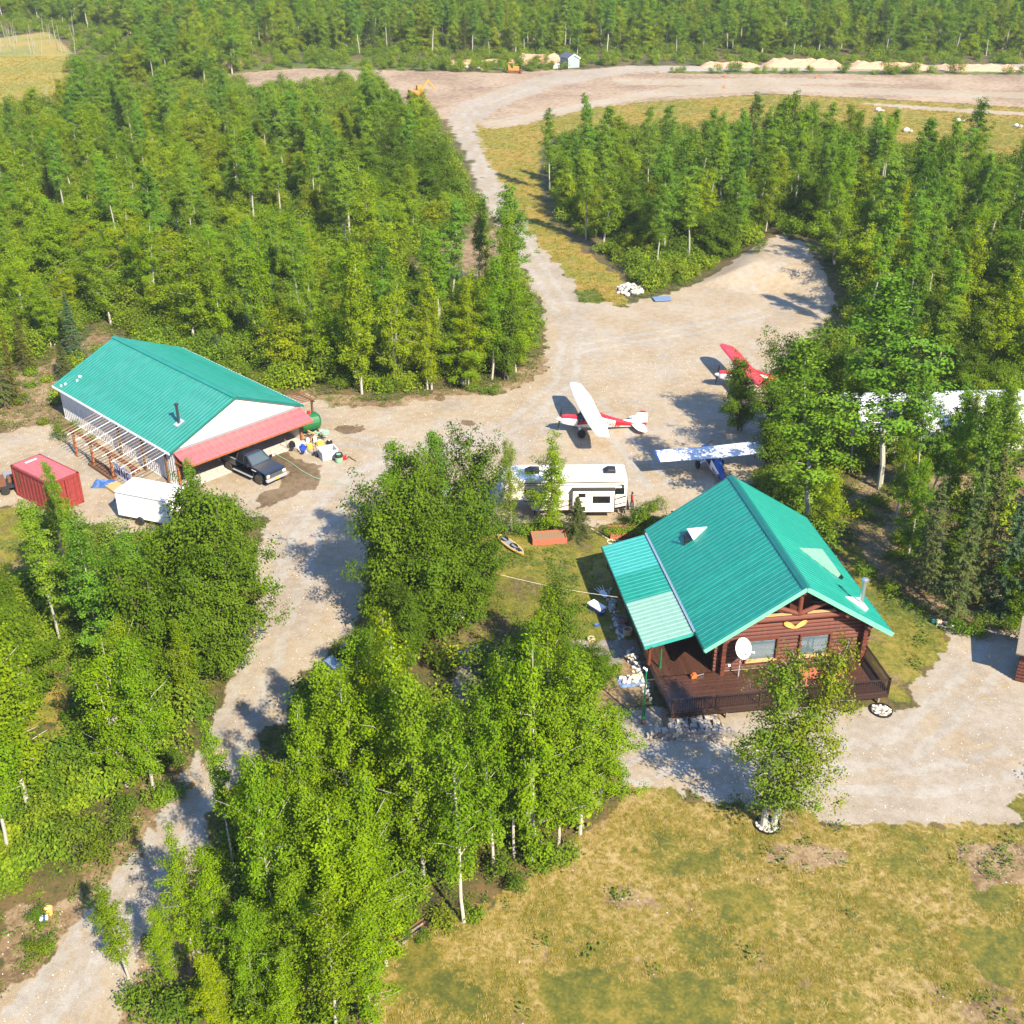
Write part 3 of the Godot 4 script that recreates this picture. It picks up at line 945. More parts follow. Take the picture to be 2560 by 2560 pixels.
func build_cabin():
	var t := thing("log_cabin", "log cabin with big teal metal roof, covered side porch and dark front deck", "cabin", Vector3(16.15, 0, -55.6), deg_to_rad(8.5))
	var E := 3.2
	var RY := 6.8
	var hw := 5.55
	var zf := 0.85
	var zb := -12.75
	var W := 4.2
	var D := 0.9
	var lm := [M.log_a, M.log_b, M.log_c]
	# log walls: courses of 0.26 m, broken by the two front windows
	var r := 0.145
	var wins := [[-2.75, -0.98, 1.55, 2.95], [0.42, 2.2, 1.55, 2.95]]
	for k in 14:
		var y := D + 0.1 + k * 0.255
		var reach := minf(W + 0.45, (RY - 0.3 - (y + 0.145)) / (RY - E) * hw)
		var segs := [[-reach, reach]]
		for w in wins:
			if y > w[2] - 0.08 and y < w[3] + 0.08:
				var nx := []
				for s in segs:
					if w[0] > s[0] and w[1] < s[1]:
						nx.append([s[0], w[0] - 0.07])
						nx.append([w[1] + 0.07, s[1]])
					else:
						nx.append(s)
				segs = nx
		for s in segs:
			put("wall_log", log_mesh(s[1] - s[0], r), lm[R.randi() % 3], t, Vector3((s[0] + s[1]) / 2, y, -0.15))
		put("wall_log", log_mesh(reach * 2, r), lm[R.randi() % 3], t, Vector3(0, y, -11.9))
		for x in ([-W, W] if k < 12 else []):
			put("wall_log", log_mesh(12.7, r), lm[R.randi() % 3], t, Vector3(x, y - 0.127, -6.0), Vector3(0, PI / 2, 0))
	var st := sk()
	box(st, Vector3(0, 2.5, -6.0), Vector3(W * 2 - 0.3, 3.3, 11.4))
	obj("inner_core", st, M.log_c, t)
	st = sk()
	box(st, Vector3(0, 0.45, -6.0), Vector3(W * 2 + 0.1, 0.88, 11.9))
	obj("foundation", st, M.concrete, t)
	# gable above the log wall: dark boards set back, with log truss before it
	st = sk()
	slab(st, [Vector2(-3.6, 4.15), Vector2(3.6, 4.15), Vector2(0.2, 6.4), Vector2(-0.2, 6.4)], -0.75, -0.6)
	obj("front_gable", st, M.log_c, t)
	st = sk()
	slab(st, [Vector2(-3.6, 4.15), Vector2(3.6, 4.15), Vector2(0.2, 6.4), Vector2(-0.2, 6.4)], -12.1, -11.95)
	obj("back_gable", st, M.log_c, t)
	for w in [[-1.5, 4.6, 0.9, 0.8], [1.5, 4.6, 0.9, 0.8]]:
		st = sk()
		box(st, Vector3(w[0], w[1] + w[3] / 2, -0.59), Vector3(w[2], w[3], 0.05))
		obj("gable_window", st, M.dark_glass, t)
	for q in [[Vector3(-2.8, 4.45, 0.25), Vector3(2.8, 4.45, 0.25), 0.17], [Vector3(0, 4.6, 0.25), Vector3(0, 6.35, 0.25), 0.15], [Vector3(-0.1, 4.7, 0.25), Vector3(-1.5, 5.3, 0.25), 0.14], [Vector3(0.1, 4.7, 0.25), Vector3(1.5, 5.3, 0.25), 0.14], [Vector3(0, 6.36, -0.6), Vector3(0, 6.36, 0.7), 0.16], [Vector3(-2.75, 4.58, -0.6), Vector3(-2.75, 4.58, 0.7), 0.16], [Vector3(2.75, 4.58, -0.6), Vector3(2.75, 4.58, 0.7), 0.16], [Vector3(-4.2, 3.62, -0.6), Vector3(-4.2, 3.62, 0.7), 0.16], [Vector3(4.2, 3.62, -0.6), Vector3(4.2, 3.62, 0.7), 0.16]]:
		st = sk()
		tube(st, q[0], q[1], q[2], q[2], 10)
		obj("truss_log", st, M.log_b, t)
	for x in [-1.3, 1.3]:
		st = sk()
		box(st, Vector3(x, 4.72, 0.25), Vector3(1.7, 0.05, 0.2))
		obj("sill_board", st, M.lumber, t)
	# front windows
	for w in wins:
		var c := Vector3((w[0] + w[1]) / 2, (w[2] + w[3]) / 2, -0.06)
		var s := Vector3(w[1] - w[0], w[3] - w[2], 0.05)
		st = sk()
		for x in [-1, 1]:
			box(st, c + Vector3(x * (s.x / 2 + 0.02), 0, 0.06), Vector3(0.1, s.y + 0.2, 0.2))
		box(st, c + Vector3(0, s.y / 2 + 0.05, 0.06), Vector3(s.x - 0.06, 0.1, 0.2))
		var fr := obj("window", st, M.log_b, t)
		st = sk()
		box(st, c + Vector3(0, -s.y / 2 - 0.05, 0.1), Vector3(s.x + 0.16, 0.09, 0.26))
		obj("sill", st, M.lumber, fr)
		st = sk()
		box(st, c + Vector3(0, 0, 0.0), Vector3(s.x - 0.06, s.y, 0.03))
		obj("pane", st, M.dark_glass, fr)
		st = sk()
		for k in 16:
			box(st, c + Vector3(0, -s.y / 2 + 0.06 + k * s.y / 16.5, -0.045), Vector3(s.x - 0.1, 0.05, 0.012), Basis(Vector3(1, 0, 0), 0.5))
		obj("blind", st, M.blind_slat, fr)
		var pane: MeshInstance3D = fr.get_node("pane")
		pane.material_override = M.glass
	# roof
	st = sk()
	for s in [-1, 1]:
		var a := Vector3(0, RY - 0.03, 0)
		var e := Vector3(s * hw * 0.995, E - 0.02, 0)
		var p := []
		for y in [Vector3(0, -0.22, 0), Vector3.ZERO]:
			for k in ([[a, zf - 0.03], [e, zf - 0.03], [e, zb + 0.03], [a, zb + 0.03]] if s > 0 else [[e, zf - 0.03], [a, zf - 0.03], [a, zb + 0.03], [e, zb + 0.03]]):
				p.append(k[0] + y + Vector3(0, 0, k[1]))
		hexa(st, p)
	obj("roof_deck", st, M.brown_wood, t)
	for s in [-1, 1]:
		roof_slope(t, "roof_panel", Vector3(0, RY, 0), s, hw, RY - E, zf, zb, 18, func(_u): return [M.teal, M.teal, M.teal_b, M.teal_c][R.randi() % 4])
		st = sk()
		bar(st, Vector3(0, RY - 0.11, zf + 0.02), Vector3(s * (hw + 0.02), E - 0.12, zf + 0.02), 0.05, 0.26)
		obj("rake_trim", st, M.mint_trim, t)
		st = sk()
		bar(st, Vector3(0, RY - 0.11, zb - 0.02), Vector3(s * (hw + 0.02), E - 0.12, zb - 0.02), 0.05, 0.2)
		obj("rake_trim", st, M.teal_trim, t)
		st = sk()
		bar(st, Vector3(s * (hw + 0.03), E - 0.12, zf), Vector3(s * (hw + 0.03), E - 0.12, zb), 0.05, 0.2)
		obj("eave_trim", st, M.teal_trim, t)
	st = sk()
	for s in [-1, 1]:
		quad(st, Vector3(0, RY + 0.07, zf + 0.03), Vector3(s * 0.24, RY - 0.07, zf + 0.03), Vector3(s * 0.24, RY - 0.07, zb - 0.03), Vector3(0, RY + 0.07, zb - 0.03))
	tri(st, Vector3(-0.24, RY - 0.07, zf + 0.03), Vector3(0.24, RY - 0.07, zf + 0.03), Vector3(0, RY + 0.07, zf + 0.03))
	obj("ridge_cap", st, M.teal_trim, t)
	# porch roof on the left, lower and flatter, its sheets in three tones
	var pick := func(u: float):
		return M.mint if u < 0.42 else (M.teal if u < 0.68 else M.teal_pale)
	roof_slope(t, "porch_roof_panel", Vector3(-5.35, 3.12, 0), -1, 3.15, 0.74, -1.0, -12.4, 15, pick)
	st = sk()
	box(st, Vector3(-6.93, 2.66, -6.7), Vector3(3.1, 0.06, 11.3), Basis(Vector3(0, 0, 1), atan2(0.74, 3.15)))
	obj("porch_roof_deck", st, M.brown_wood, t)
	st = sk()
	bar(st, Vector3(-8.52, 2.3, -0.98), Vector3(-8.52, 2.3, -12.42), 0.05, 0.2)
	obj("porch_fascia", st, M.teal_trim, t)
	st = sk()
	bar(st, Vector3(-5.4, 3.05, -0.97), Vector3(-8.5, 2.32, -0.97), 0.05, 0.2)
	obj("porch_fascia", st, M.teal_pale, t)
	st = sk()
	box(st, Vector3(-5.52, 3.2, -6.7), Vector3(0.3, 0.02, 11.4), Basis(Vector3(0, 0, 1), 0.42))
	obj("step_flashing", st, M.galvanized, t)
	for z in [-1.3, -4.9, -8.5, -12.0]:
		st = sk()
		tube(st, Vector3(-8.1, D, z), Vector3(-8.1, 2.3, z), 0.11, 0.1, 9)
		obj("porch_post", st, M.log_b, t)
	st = sk()
	tube(st, Vector3(-8.1, 2.28, -0.9), Vector3(-8.1, 2.28, -12.3), 0.11, 0.11, 8)
	obj("porch_beam", st, M.log_c, t)
	# roof furniture
	var rp := func(x: float, z: float) -> Vector3: return Vector3(x, RY - (RY - E) * absf(x) / hw, z)
	var al := atan2(RY - E, hw)
	var p0: Vector3 = rp.call(4.15, -0.75)
	st = sk()
	tube(st, p0 - Vector3(0, 0.2, 0), p0 + Vector3(0, 1.75, 0), 0.12, 0.12, 12)
	var pipe := obj("chimney_pipe", st, M.steel, t)
	st = sk()
	lathe(st, [[0.13, 0.0], [0.22, 0.02], [0.22, 0.13], [0.1, 0.2]], 12, Basis.IDENTITY, p0 + Vector3(0, 1.72, 0))
	obj("pipe_cap", st, M.steel, pipe)
	st = sk()
	var q0: Vector3 = rp.call(3.2, -0.9)
	var q1: Vector3 = rp.call(4.3, -0.3)
	var q2: Vector3 = rp.call(4.3, -1.5)
	var up := Vector3(sin(al), cos(al), 0)
	hexa(st, [q0 + up * 0.02, q1 + up * 0.02, q2 + up * 0.02, q0 + up * 0.021, q0 + up * 0.05, q1 + up * 0.22, q2 + up * 0.22, q0 + up * 0.051])
	obj("chimney_cricket", st, M.white_matt, pipe)
	st = sk()
	var a0: Vector3 = rp.call(1.9, -5.2)
	var a1: Vector3 = rp.call(3.9, -3.6)
	var a2: Vector3 = rp.call(3.9, -6.6)
	hexa(st, [a0 + up * 0.02, a1 + up * 0.02, a2 + up * 0.02, a0 + up * 0.021, a0 + up * 0.06, a1 + up * 0.3, a2 + up * 0.3, a0 + up * 0.061])
	obj("roof_cricket", st, M.mint, t)
	st = sk()
	box(st, rp.call(4.1, -4.2) + up * 0.1, Vector3(0.3, 0.18, 1.0), Basis(Vector3(0, 0, 1), -al))
	obj("skylight", st, M.dark_glass, t)
	var ul := Vector3(-sin(al), cos(al), 0)
	st = sk()
	var b0: Vector3 = rp.call(-2.55, -9.2)
	var b1: Vector3 = rp.call(-3.5, -8.75)
	var b2: Vector3 = rp.call(-3.5, -9.75)
	hexa(st, [b0 + ul * 0.02, b2 + ul * 0.02, b1 + ul * 0.02, b0 + ul * 0.021, b0 + ul * 0.05, b2 + ul * 0.36, b1 + ul * 0.36, b0 + ul * 0.051])
	obj("vent_cricket", st, M.white_matt, t)
	st = sk()
	box(st, rp.call(-3.75, -9.25) + ul * 0.1, Vector3(0.36, 0.2, 0.8), Basis(Vector3(0, 0, 1), al))
	obj("roof_hatch", st, M.black, t)
	var v0: Vector3 = rp.call(-4.05, -8.85)
	st = sk()
	tube(st, v0, v0 + Vector3(0, 0.7, 0), 0.06, 0.06, 8)
	obj("vent_pipe", st, M.black, t)
	# deck
	var dx0 := -7.95
	var dx1 := 4.55
	var dz := 3.25
	for i in 23:
		st = sk()
		box(st, Vector3((dx0 + dx1) / 2, D - 0.02, dz - 0.07 - i * 0.142), Vector3(dx1 - dx0, 0.036, 0.134))
		obj("deck_board", st, M.deck_a if R.randf() < 0.55 else M.deck_b, t)
	for i in 26:
		st = sk()
		box(st, Vector3(dx0 + 0.07 + i * 0.142, D - 0.02, -6.1), Vector3(0.134, 0.036, 12.0))
		obj("porch_board", st, M.deck_a if R.randf() < 0.55 else M.deck_b, t)
	st = sk()
	box(st, Vector3((dx0 + dx1) / 2, D - 0.17, dz + 0.03), Vector3(dx1 - dx0 + 0.1, 0.26, 0.05))
	box(st, Vector3(dx0 - 0.03, D - 0.17, -4.4), Vector3(0.05, 0.26, 15.2))
	box(st, Vector3(dx1 + 0.03, D - 0.17, 1.7), Vector3(0.05, 0.26, 3.1))
	obj("deck_fascia", st, M.rail, t)
	st = sk()
	for i in 4:
		box(st, Vector3((dx0 + dx1) / 2, D - 0.16, 0.3 + i * 0.9), Vector3(dx1 - dx0 - 0.1, 0.2, 0.08))
	obj("deck_joist", st, M.rail, t)
	for x in [-7.6, -4.7, -1.8, 1.1, 4.2]:
		for z in [3.0, 0.6]:
			st = sk()
			bar(st, Vector3(x, 0, z), Vector3(x, D - 0.05, z), 0.12, 0.12)
			obj("deck_post", st, M.old_wood, t)
	# railing: front, right, part of the left
	var runs := [[Vector3(dx0, D, dz), Vector3(dx1, D, dz)], [Vector3(dx1, D, dz), Vector3(dx1, D, -0.05)], [Vector3(dx0, D, dz), Vector3(dx0, D, -0.6)]]
	for rn in [runs[0], runs[1]]:
		var a: Vector3 = rn[0]
		var b: Vector3 = rn[1]
		var L := a.distance_to(b)
		var n := int(L / 2.1)
		for i in n + 1:
			st = sk()
			var q := a.lerp(b, i / float(n))
			bar(st, q, q + Vector3(0, 0.98, 0), 0.1, 0.1)
			obj("rail_post", st, M.rail, t)
		for h in [0.9, 0.1]:
			st = sk()
			bar(st, a + Vector3(0, h, 0), b + Vector3(0, h, 0), 0.1, 0.05)
			obj("rail", st, M.rail, t)
		var bm := int(L / 0.13)
		st = sk()
		bar(st, Vector3(0, 0.12, 0), Vector3(0, 0.88, 0), 0.035, 0.035)
		var me := mesh_of(st)
		for i in bm:
			put("baluster", me, M.rail, t, a.lerp(b, (i + 0.5) / bm))
	st = sk()
	bar(st, Vector3(dx0, D + 0.02, dz), Vector3(dx0, D + 0.02, -0.4), 0.1, 0.05)
	obj("deck_edge", st, M.rail, t)
	var X := t.transform
	# things on and round the cabin
	var ss := thing("snowshoes", "pair of tan webbed snowshoes hung in a V on the log gable", "snowshoes", X * Vector3(-0.05, 3.72, 0.06), t.rotation.y)
	for s in [-1, 1]:
		st = sk()
		var ring := []
		var ang: float = s * 1.0
		for k in 14:
			var u := TAU * k / 14.0
			var e := Vector3(cos(u) * 0.14 * (1.0 + 0.3 * sin(u)), sin(u) * 0.4, 0)
			ring.append(Vector3(s * 0.33, 0.06, 0) + Basis(Vector3(0, 0, 1), -ang) * e)
		for k in 14:
			tube(st, ring[k], ring[(k + 1) % 14], 0.02, 0.02, 5, false)
		for k in 6:
			tube(st, ring[k], ring[(13 - k) % 14], 0.012, 0.012, 4, false)
		slab(st, [Vector2(ring[1].x, ring[1].y), Vector2(ring[4].x, ring[4].y), Vector2(ring[7].x, ring[7].y), Vector2(ring[11].x, ring[11].y)], -0.012, -0.004)
		obj("snowshoe", st, M.snowshoe, ss)
	var ds := thing("satellite_dish", "large white satellite dish standing before the log wall", "satellite dish", X * Vector3(-3.3, D, 0.55), t.rotation.y)
	st = sk()
	tube(st, Vector3.ZERO, Vector3(0, 1.9, 0), 0.04, 0.04, 8)
	obj("mast", st, M.galvanized, ds)
	var db := Basis(Vector3(0, 1, 0), 0.55) * Basis(Vector3(1, 0, 0), 1.05)
	st = sk()
	var prof := []
	for k in 7:
		var q := k / 6.0 * 0.62
		prof.append([maxf(q, 0.01), q * q * 0.32])
	for k in range(6, -1, -1):
		var q := k / 6.0 * 0.61
		prof.append([maxf(q, 0.01), q * q * 0.32 + 0.015])
	lathe(st, prof, 24, db, Vector3(0, 2.0, 0.1))
	obj("reflector", st, M.white_paint, ds)
	var fp := Vector3(0, 2.0, 0.1) + db * Vector3(0.0, 0.75, 0.25)
	st = sk()
	for e in [Vector3(0, 0.12, 0.6), Vector3(0.4, 0.1, 0.35), Vector3(-0.4, 0.1, 0.35)]:
		tube(st, Vector3(0, 2.0, 0.1) + db * e, fp, 0.015, 0.015, 5)
	obj("feed_arm", st, M.steel, ds)
	st = sk()
	lathe(st, [[0.05, -0.08], [0.07, 0], [0.05, 0.1]], 8, db, fp)
	obj("feed_horn", st, M.white_matt, ds)
	var tb := thing("deck_table", "long salmon-red table on the dark deck behind the birch", "table", X * Vector3(1.05, D, 1.85), t.rotation.y)
	st = sk()
	for k in 5:
		box(st, Vector3(0, 0.74, -0.36 + k * 0.18), Vector3(2.3, 0.04, 0.172))
	obj("tabletop", st, M.table_red, tb)
	for x in [-0.95, 0.95]:
		for z in [-0.32, 0.32]:
			st = sk()
			bar(st, Vector3(x, 0, z), Vector3(x, 0.72, z), 0.08, 0.08)
			obj("leg", st, M.table_red, tb)
	var cs := thing("chainsaw", "small orange chainsaw lying on the porch boards", "chainsaw", X * Vector3(-5.9, D, 0.35), 0.4)
	st = sk()
	box(st, Vector3(0, 0.14, 0), Vector3(0.34, 0.22, 0.22))
	box(st, Vector3(0.05, 0.28, 0), Vector3(0.2, 0.07, 0.16))
	obj("motor_body", st, M.orange, cs)
	st = sk()
	box(st, Vector3(0.42, 0.1, 0), Vector3(0.55, 0.08, 0.02))
	obj("guide_bar", st, M.steel, cs)
	st = sk()
	path_tube(st, [Vector3(-0.1, 0.22, 0.1), Vector3(-0.12, 0.36, 0.05), Vector3(-0.12, 0.36, -0.05), Vector3(-0.1, 0.22, -0.1)], 0.018, 0.018, 5)
	obj("handle", st, M.black, cs)
	var ob := thing("outlet_box", "small white outlet box on the lowest wall logs beside the dish", "outlet box", X * Vector3(-3.7, 1.32, 0.03), t.rotation.y)
	st = sk()
	box(st, Vector3.ZERO, Vector3(0.16, 0.1, 0.08))
	obj("cover", st, M.white_matt, ob)
	# green poles
	for q in [[1607.0, 1808.0, 3.6, "tall green metal pole with a small white lamp beside the deck"], [1648.0, 1700.0, 2.2, "short green metal pole under the corner of the porch roof"]]:
		var pg := thing("green_pole", q[3], "pole", G(q[0], q[1]))
		st = sk()
		tube(st, Vector3.ZERO, Vector3(0, q[2] * 0.45, 0), 0.1, 0.09, 10)
		tube(st, Vector3(0, q[2] * 0.45, 0), Vector3(0, q[2], 0), 0.05, 0.045, 8)
		obj("shaft", st, M.green_pole, pg)
		st = sk()
		tube(st, Vector3(0, 0.0, 0), Vector3(0, 0.25, 0), 0.115, 0.105, 10)
		obj("foot", st, M.rust, pg)
		if q[2] > 3.0:
			st = sk()
			tube(st, Vector3(0, q[2], 0), Vector3(0, q[2] + 0.12, 0), 0.06, 0.06, 8)
			bar(st, Vector3(0, q[2] + 0.08, 0), Vector3(-0.18, q[2] + 0.22, 0), 0.07, 0.07)
			obj("lamp_head", st, M.white_matt, pg)
	# block wall heaped below the deck
	var bw := thing("block_pile", "low curved wall and heap of grey concrete garden blocks below the deck", "block wall", G(1730, 1835))
	st = sk()
	hexa(st, [Vector3(-0.2, 0, 0.14), Vector3(0.2, 0, 0.14), Vector3(0.14, 0, -0.14), Vector3(-0.14, 0, -0.14), Vector3(-0.2, 0.19, 0.14), Vector3(0.2, 0.19, 0.14), Vector3(0.14, 0.19, -0.14), Vector3(-0.14, 0.19, -0.14)])
	var blk := mesh_of(st)
	for c in 3:
		for i in 13 - c:
			var u := (i - (12 - c) / 2.0) / 6.0
			var o := put("block", blk, M["stone%d" % (R.randi() % 3)], bw, Vector3(u * 2.35, c * 0.195, 0.45 - u * u * 0.25 - c * 0.03), Vector3(0, -u * 0.25 + R.randf_range(-0.06, 0.06), 0))
			o.scale = Vector3(0.92, 1, 1)
	for k in 34:
		var row := k / 7
		var x := -1.15 + (k % 7) * 0.4 + R.randf_range(-0.08, 0.08) + row * 0.04
		put("block", blk, M["stone%d" % (R.randi() % 3)], bw, Vector3(x, 0.39 - row * 0.06 + R.randf_range(0, 0.05), -0.05 - row * 0.42 + R.randf_range(-0.06, 0.06)), Vector3(R.randf_range(-0.15, 0.15), R.randf_range(-0.5, 0.5), R.randf_range(-0.1, 0.1)))
	st = sk()
	hexa(st, [Vector3(-1.5, -0.05, 0.35), Vector3(1.8, -0.05, 0.35), Vector3(1.8, -0.05, -2.2), Vector3(-1.5, -0.05, -2.2), Vector3(-1.4, 0.4, 0.3), Vector3(1.7, 0.4, 0.3), Vector3(1.6, 0.16, -2.0), Vector3(-1.3, 0.16, -2.0)])
	obj("backfill", st, M.soil, bw)

func wheel(parent: Node, at: Vector3, r: float, w: float, tm: Material, rm: Material, axis_turn := 0.0):
	var h := Node3D.new()
	h.name = "wheel"
	parent.add_child(h, true)
	h.position = at
	h.rotation.y = axis_turn
	var b := Basis(Vector3(1, 0, 0), PI / 2)
	var st := sk()
	lathe(st, [[r * 0.62, -w / 2], [r * 0.93, -w / 2], [r, -w * 0.3], [r, w * 0.3], [r * 0.93, w / 2], [r * 0.62, w / 2]], 18, b)
	obj("tyre", st, tm, h)
	st = sk()
	lathe(st, [[0.01, -w * 0.42], [r * 0.25, -w * 0.42], [r * 0.3, -w * 0.3], [r * 0.55, -w * 0.3], [r * 0.64, -w * 0.46], [r * 0.64, w * 0.46], [r * 0.55, w * 0.3], [r * 0.3, w * 0.3], [r * 0.25, w * 0.42], [0.01, w * 0.42]], 14, b)
	obj("rim", st, rm, h)

func build_yard_things():
	var st: SurfaceTool
	# fuel tank beside the hangar
	var tp := G(768, 1082)
	var t := thing("fuel_tank", "dark green fuel tank on a skid beside the hangar front", "fuel tank", tp, deg_to_rad(30))
	st = sk()
	lathe(st, [[0.02, -1.2], [0.5, -1.15], [0.72, -0.95], [0.75, 0], [0.72, 0.95], [0.5, 1.15], [0.02, 1.2]], 18, Basis(Vector3(0, 0, 1), PI / 2), Vector3(0, 0.95, 0))
	obj("tank_shell", st, M.green_tank, t)
	for x in [-0.8, 0.8]:
		st = sk()
		box(st, Vector3(x, 0.14, 0), Vector3(0.12, 0.28, 1.3))
		obj("cradle", st, M.rust, t)
	st = sk()
	box(st, Vector3(0.3, 1.78, 0), Vector3(0.25, 0.26, 0.22))
	obj("pump", st, M.red_paint, t)
	st = sk()
	tube(st, Vector3(0.0, 1.66, 0), Vector3(0.0, 1.95, 0), 0.05, 0.05, 7)
	obj("fill_pipe", st, M.galvanized, t)
	# grey tote
	t = thing("grey_tote", "open grey plastic tote bin beside the green barrel", "bin", G(821, 1144), deg_to_rad(28))
	st = sk()
	for k in [[Vector3(0, 0.42, 0.52), Vector3(1.3, 0.75, 0.05)], [Vector3(0, 0.42, -0.52), Vector3(1.3, 0.75, 0.05)], [Vector3(0.63, 0.42, 0), Vector3(0.05, 0.75, 0.99)], [Vector3(-0.63, 0.42, 0), Vector3(0.05, 0.75, 0.99)], [Vector3(0, 0.07, 0), Vector3(1.2, 0.06, 0.98)]]:
		box(st, k[0], k[1])
	obj("tub", st, M.grey_plastic, t)
	st = sk()
	for k in [[Vector3(0, 0.8, 0.57), Vector3(1.42, 0.05, 0.08)], [Vector3(0, 0.8, -0.57), Vector3(1.42, 0.05, 0.08)], [Vector3(0.68, 0.8, 0), Vector3(0.07, 0.05, 1.06)], [Vector3(-0.68, 0.8, 0), Vector3(0.07, 0.05, 1.06)]]:
		box(st, k[0], k[1])
	obj("rim", st, M.grey_plastic, t)
	# barrel with black bag
	t = thing("waste_barrel", "pale green waste barrel lined with a black bag", "barrel", G(848, 1155))
	st = sk()
	lathe(st, [[0.26, 0], [0.3, 0.1], [0.3, 0.62], [0.28, 0.7]], 14)
	obj("drum", st, M.pale_green_plastic, t)
	st = sk()
	lathe(st, [[0.33, 0.5], [0.35, 0.62], [0.3, 0.76], [0.2, 0.7], [0.02, 0.6]], 11)
	obj("bag", st, M.black, t)
	# red jerry can
	t = thing("jerry_can", "small red fuel can beside the green waste barrel", "fuel can", G(861, 1150), 0.4)
	st = sk()
	slab(st, [Vector2(-0.17, 0), Vector2(0.17, 0), Vector2(0.17, 0.32), Vector2(0.05, 0.4), Vector2(-0.17, 0.4)], -0.1, 0.1, 0.03)
	obj("can", st, M.red_paint, t)
	st = sk()
	tube(st, Vector3(0.1, 0.36, 0), Vector3(0.22, 0.46, 0), 0.03, 0.02, 6)
	obj("spout", st, M.black, t)
	# hose from the can
	st = sk()
	path_tube(st, [G(866, 1150) + Vector3(0, 0.04, 0), G(872, 1142) + Vector3(0, 0.05, 0), G(880, 1148) + Vector3(0, 0.04, 0), G(890, 1154) + Vector3(0, 0.04, 0)], 0.03, 0.03, 5)
	top("black_hose", st, M.black, "short black hose on the sand beside the red fuel can", "hose")
	# pressure washers and trolley
	for q in [[731.0, 1124.0, M.black, "black wheeled pressure washer standing at the hangar post"], [758.0, 1132.0, M.cooler_blue, "blue and white wheeled pressure washer before the hangar"]]:
		t = thing("pressure_washer", q[3], "pressure washer", G(q[0], q[1]), 0.5)
		for z in [-0.26, 0.26]:
			wheel(t, Vector3(-0.15, 0.16, z), 0.16, 0.08, M.rubber, M.grey_plastic)
		st = sk()
		box(st, Vector3(0, 0.42, 0), Vector3(0.46, 0.34, 0.36))
		lathe(st, [[0.16, 0.58], [0.16, 0.72], [0.1, 0.76]], 9)
		obj("engine", st, q[2], t)
		st = sk()
		for z in [-0.22, 0.22]:
			path_tube(st, [Vector3(-0.3, 0.2, z), Vector3(-0.4, 0.6, z), Vector3(-0.5, 1.0, z)], 0.02, 0.02, 5)
		tube(st, Vector3(-0.5, 1.0, -0.22), Vector3(-0.5, 1.0, 0.22), 0.02, 0.02, 5)
		bar(st, Vector3(0.2, 0.02, 0.15), Vector3(0.2, 0.3, 0.15), 0.04, 0.04)
		obj("frame", st, M.steel if q[2] == M.black else M.white_matt, t)
	t = thing("hand_truck", "upright two-wheeled hand truck between the washers and the tote", "hand truck", G(789, 1141), 0.9)
	for z in [-0.2, 0.2]:
		wheel(t, Vector3(0, 0.14, z), 0.14, 0.07, M.rubber, M.grey_plastic)
	st = sk()
	for z in [-0.17, 0.17]:
		tube(st, Vector3(0.05, 0.1, z), Vector3(-0.1, 1.25, z), 0.02, 0.02, 5)
	for y in [0.3, 0.6, 0.9, 1.22]:
		tube(st, Vector3(0.05 - 0.13 * y, y, -0.17), Vector3(0.05 - 0.13 * y, y, 0.17), 0.015, 0.015, 5)
	box(st, Vector3(0.16, 0.03, 0), Vector3(0.26, 0.02, 0.4))
	obj("frame", st, M.dark_steel, t)
	# heap of odds and ends
	var odds := [[775.0, 1120.0, 0.5, 0.4, 0.4, "yellow", "yellow_jug", "yellow plastic jug beside the blue washer", "jug"], [800.0, 1112.0, 0.6, 0.45, 0.5, "yellow", "yellow_jug", "larger yellow jug among scrap beside the tank", "jug"], [770.0, 1108.0, 0.3, 0.5, 0.3, "white_matt", "white_bucket", "white lidded bucket at the hangar post", "bucket"], [824.0, 1110.0, 0.5, 0.35, 0.45, "black", "black_tub", "black plastic tub behind the grey tote", "tub"], [788.0, 1106.0, 0.3, 0.6, 0.3, "white_matt", "white_bucket", "white bucket standing before the green tank", "bucket"]]
	for q in odds:
		var o := G(q[0], q[1])
		t = thing(q[6], q[7], q[8], o, R.randf() * 3.0)
		st = sk()
		lathe(st, [[q[2] * 0.42, 0], [q[2] * 0.5, q[3] * 0.1], [q[2] * 0.5, q[3] * 0.75], [q[2] * 0.3, q[3] * 0.92]], 8)
		obj("vessel", st, M[q[5]], t)
		st = sk()
		lathe(st, [[q[2] * 0.14, q[3] * 0.9], [q[2] * 0.14, q[3] * 1.02], [0.01, q[3] * 1.03]], 7)
		obj("cap", st, M.white_matt, t)
	t = thing("scrap_heap", "heap of boards and pipes at the foot of the green tank", "scrap heap", G(790, 1098), 0.3)
	for k in 14:
		st = sk()
		var a := R.randf() * TAU
		var c := Vector3(R.randf_range(-0.7, 0.7), 0.06 + k * 0.03, R.randf_range(-0.5, 0.5))
		bar(st, c - Vector3(cos(a), 0, sin(a)) * 0.5, c + Vector3(cos(a), 0.06, sin(a)) * 0.5, R.randf_range(0.04, 0.16), 0.04)
		obj("board", st, [M.old_wood, M.lumber, M.dark_steel, M.brown_wood][k % 4], t)
	t = thing("tarp_sheet", "crumpled pale green tarpaulin beyond the fuel tank", "tarpaulin", G(803, 1082))
	crumple(t, "sheet", Vector2(1.3, 1.0), 0.18, M.pale_green_plastic)
	# red shipping container
	t = thing("shipping_container", "red corrugated shipping container beside the sandy track", "container", (G(0.2381 * 210, 1080 + 0.2381 * 655) + G(0.2381 * 520, 1080 + 0.2381 * 700)) * 0.5 + Vector3(1.3, 0, 0.3), deg_to_rad(-38.0))
	var CL := 4.9
	var CW := 2.4
	var CH := 2.5
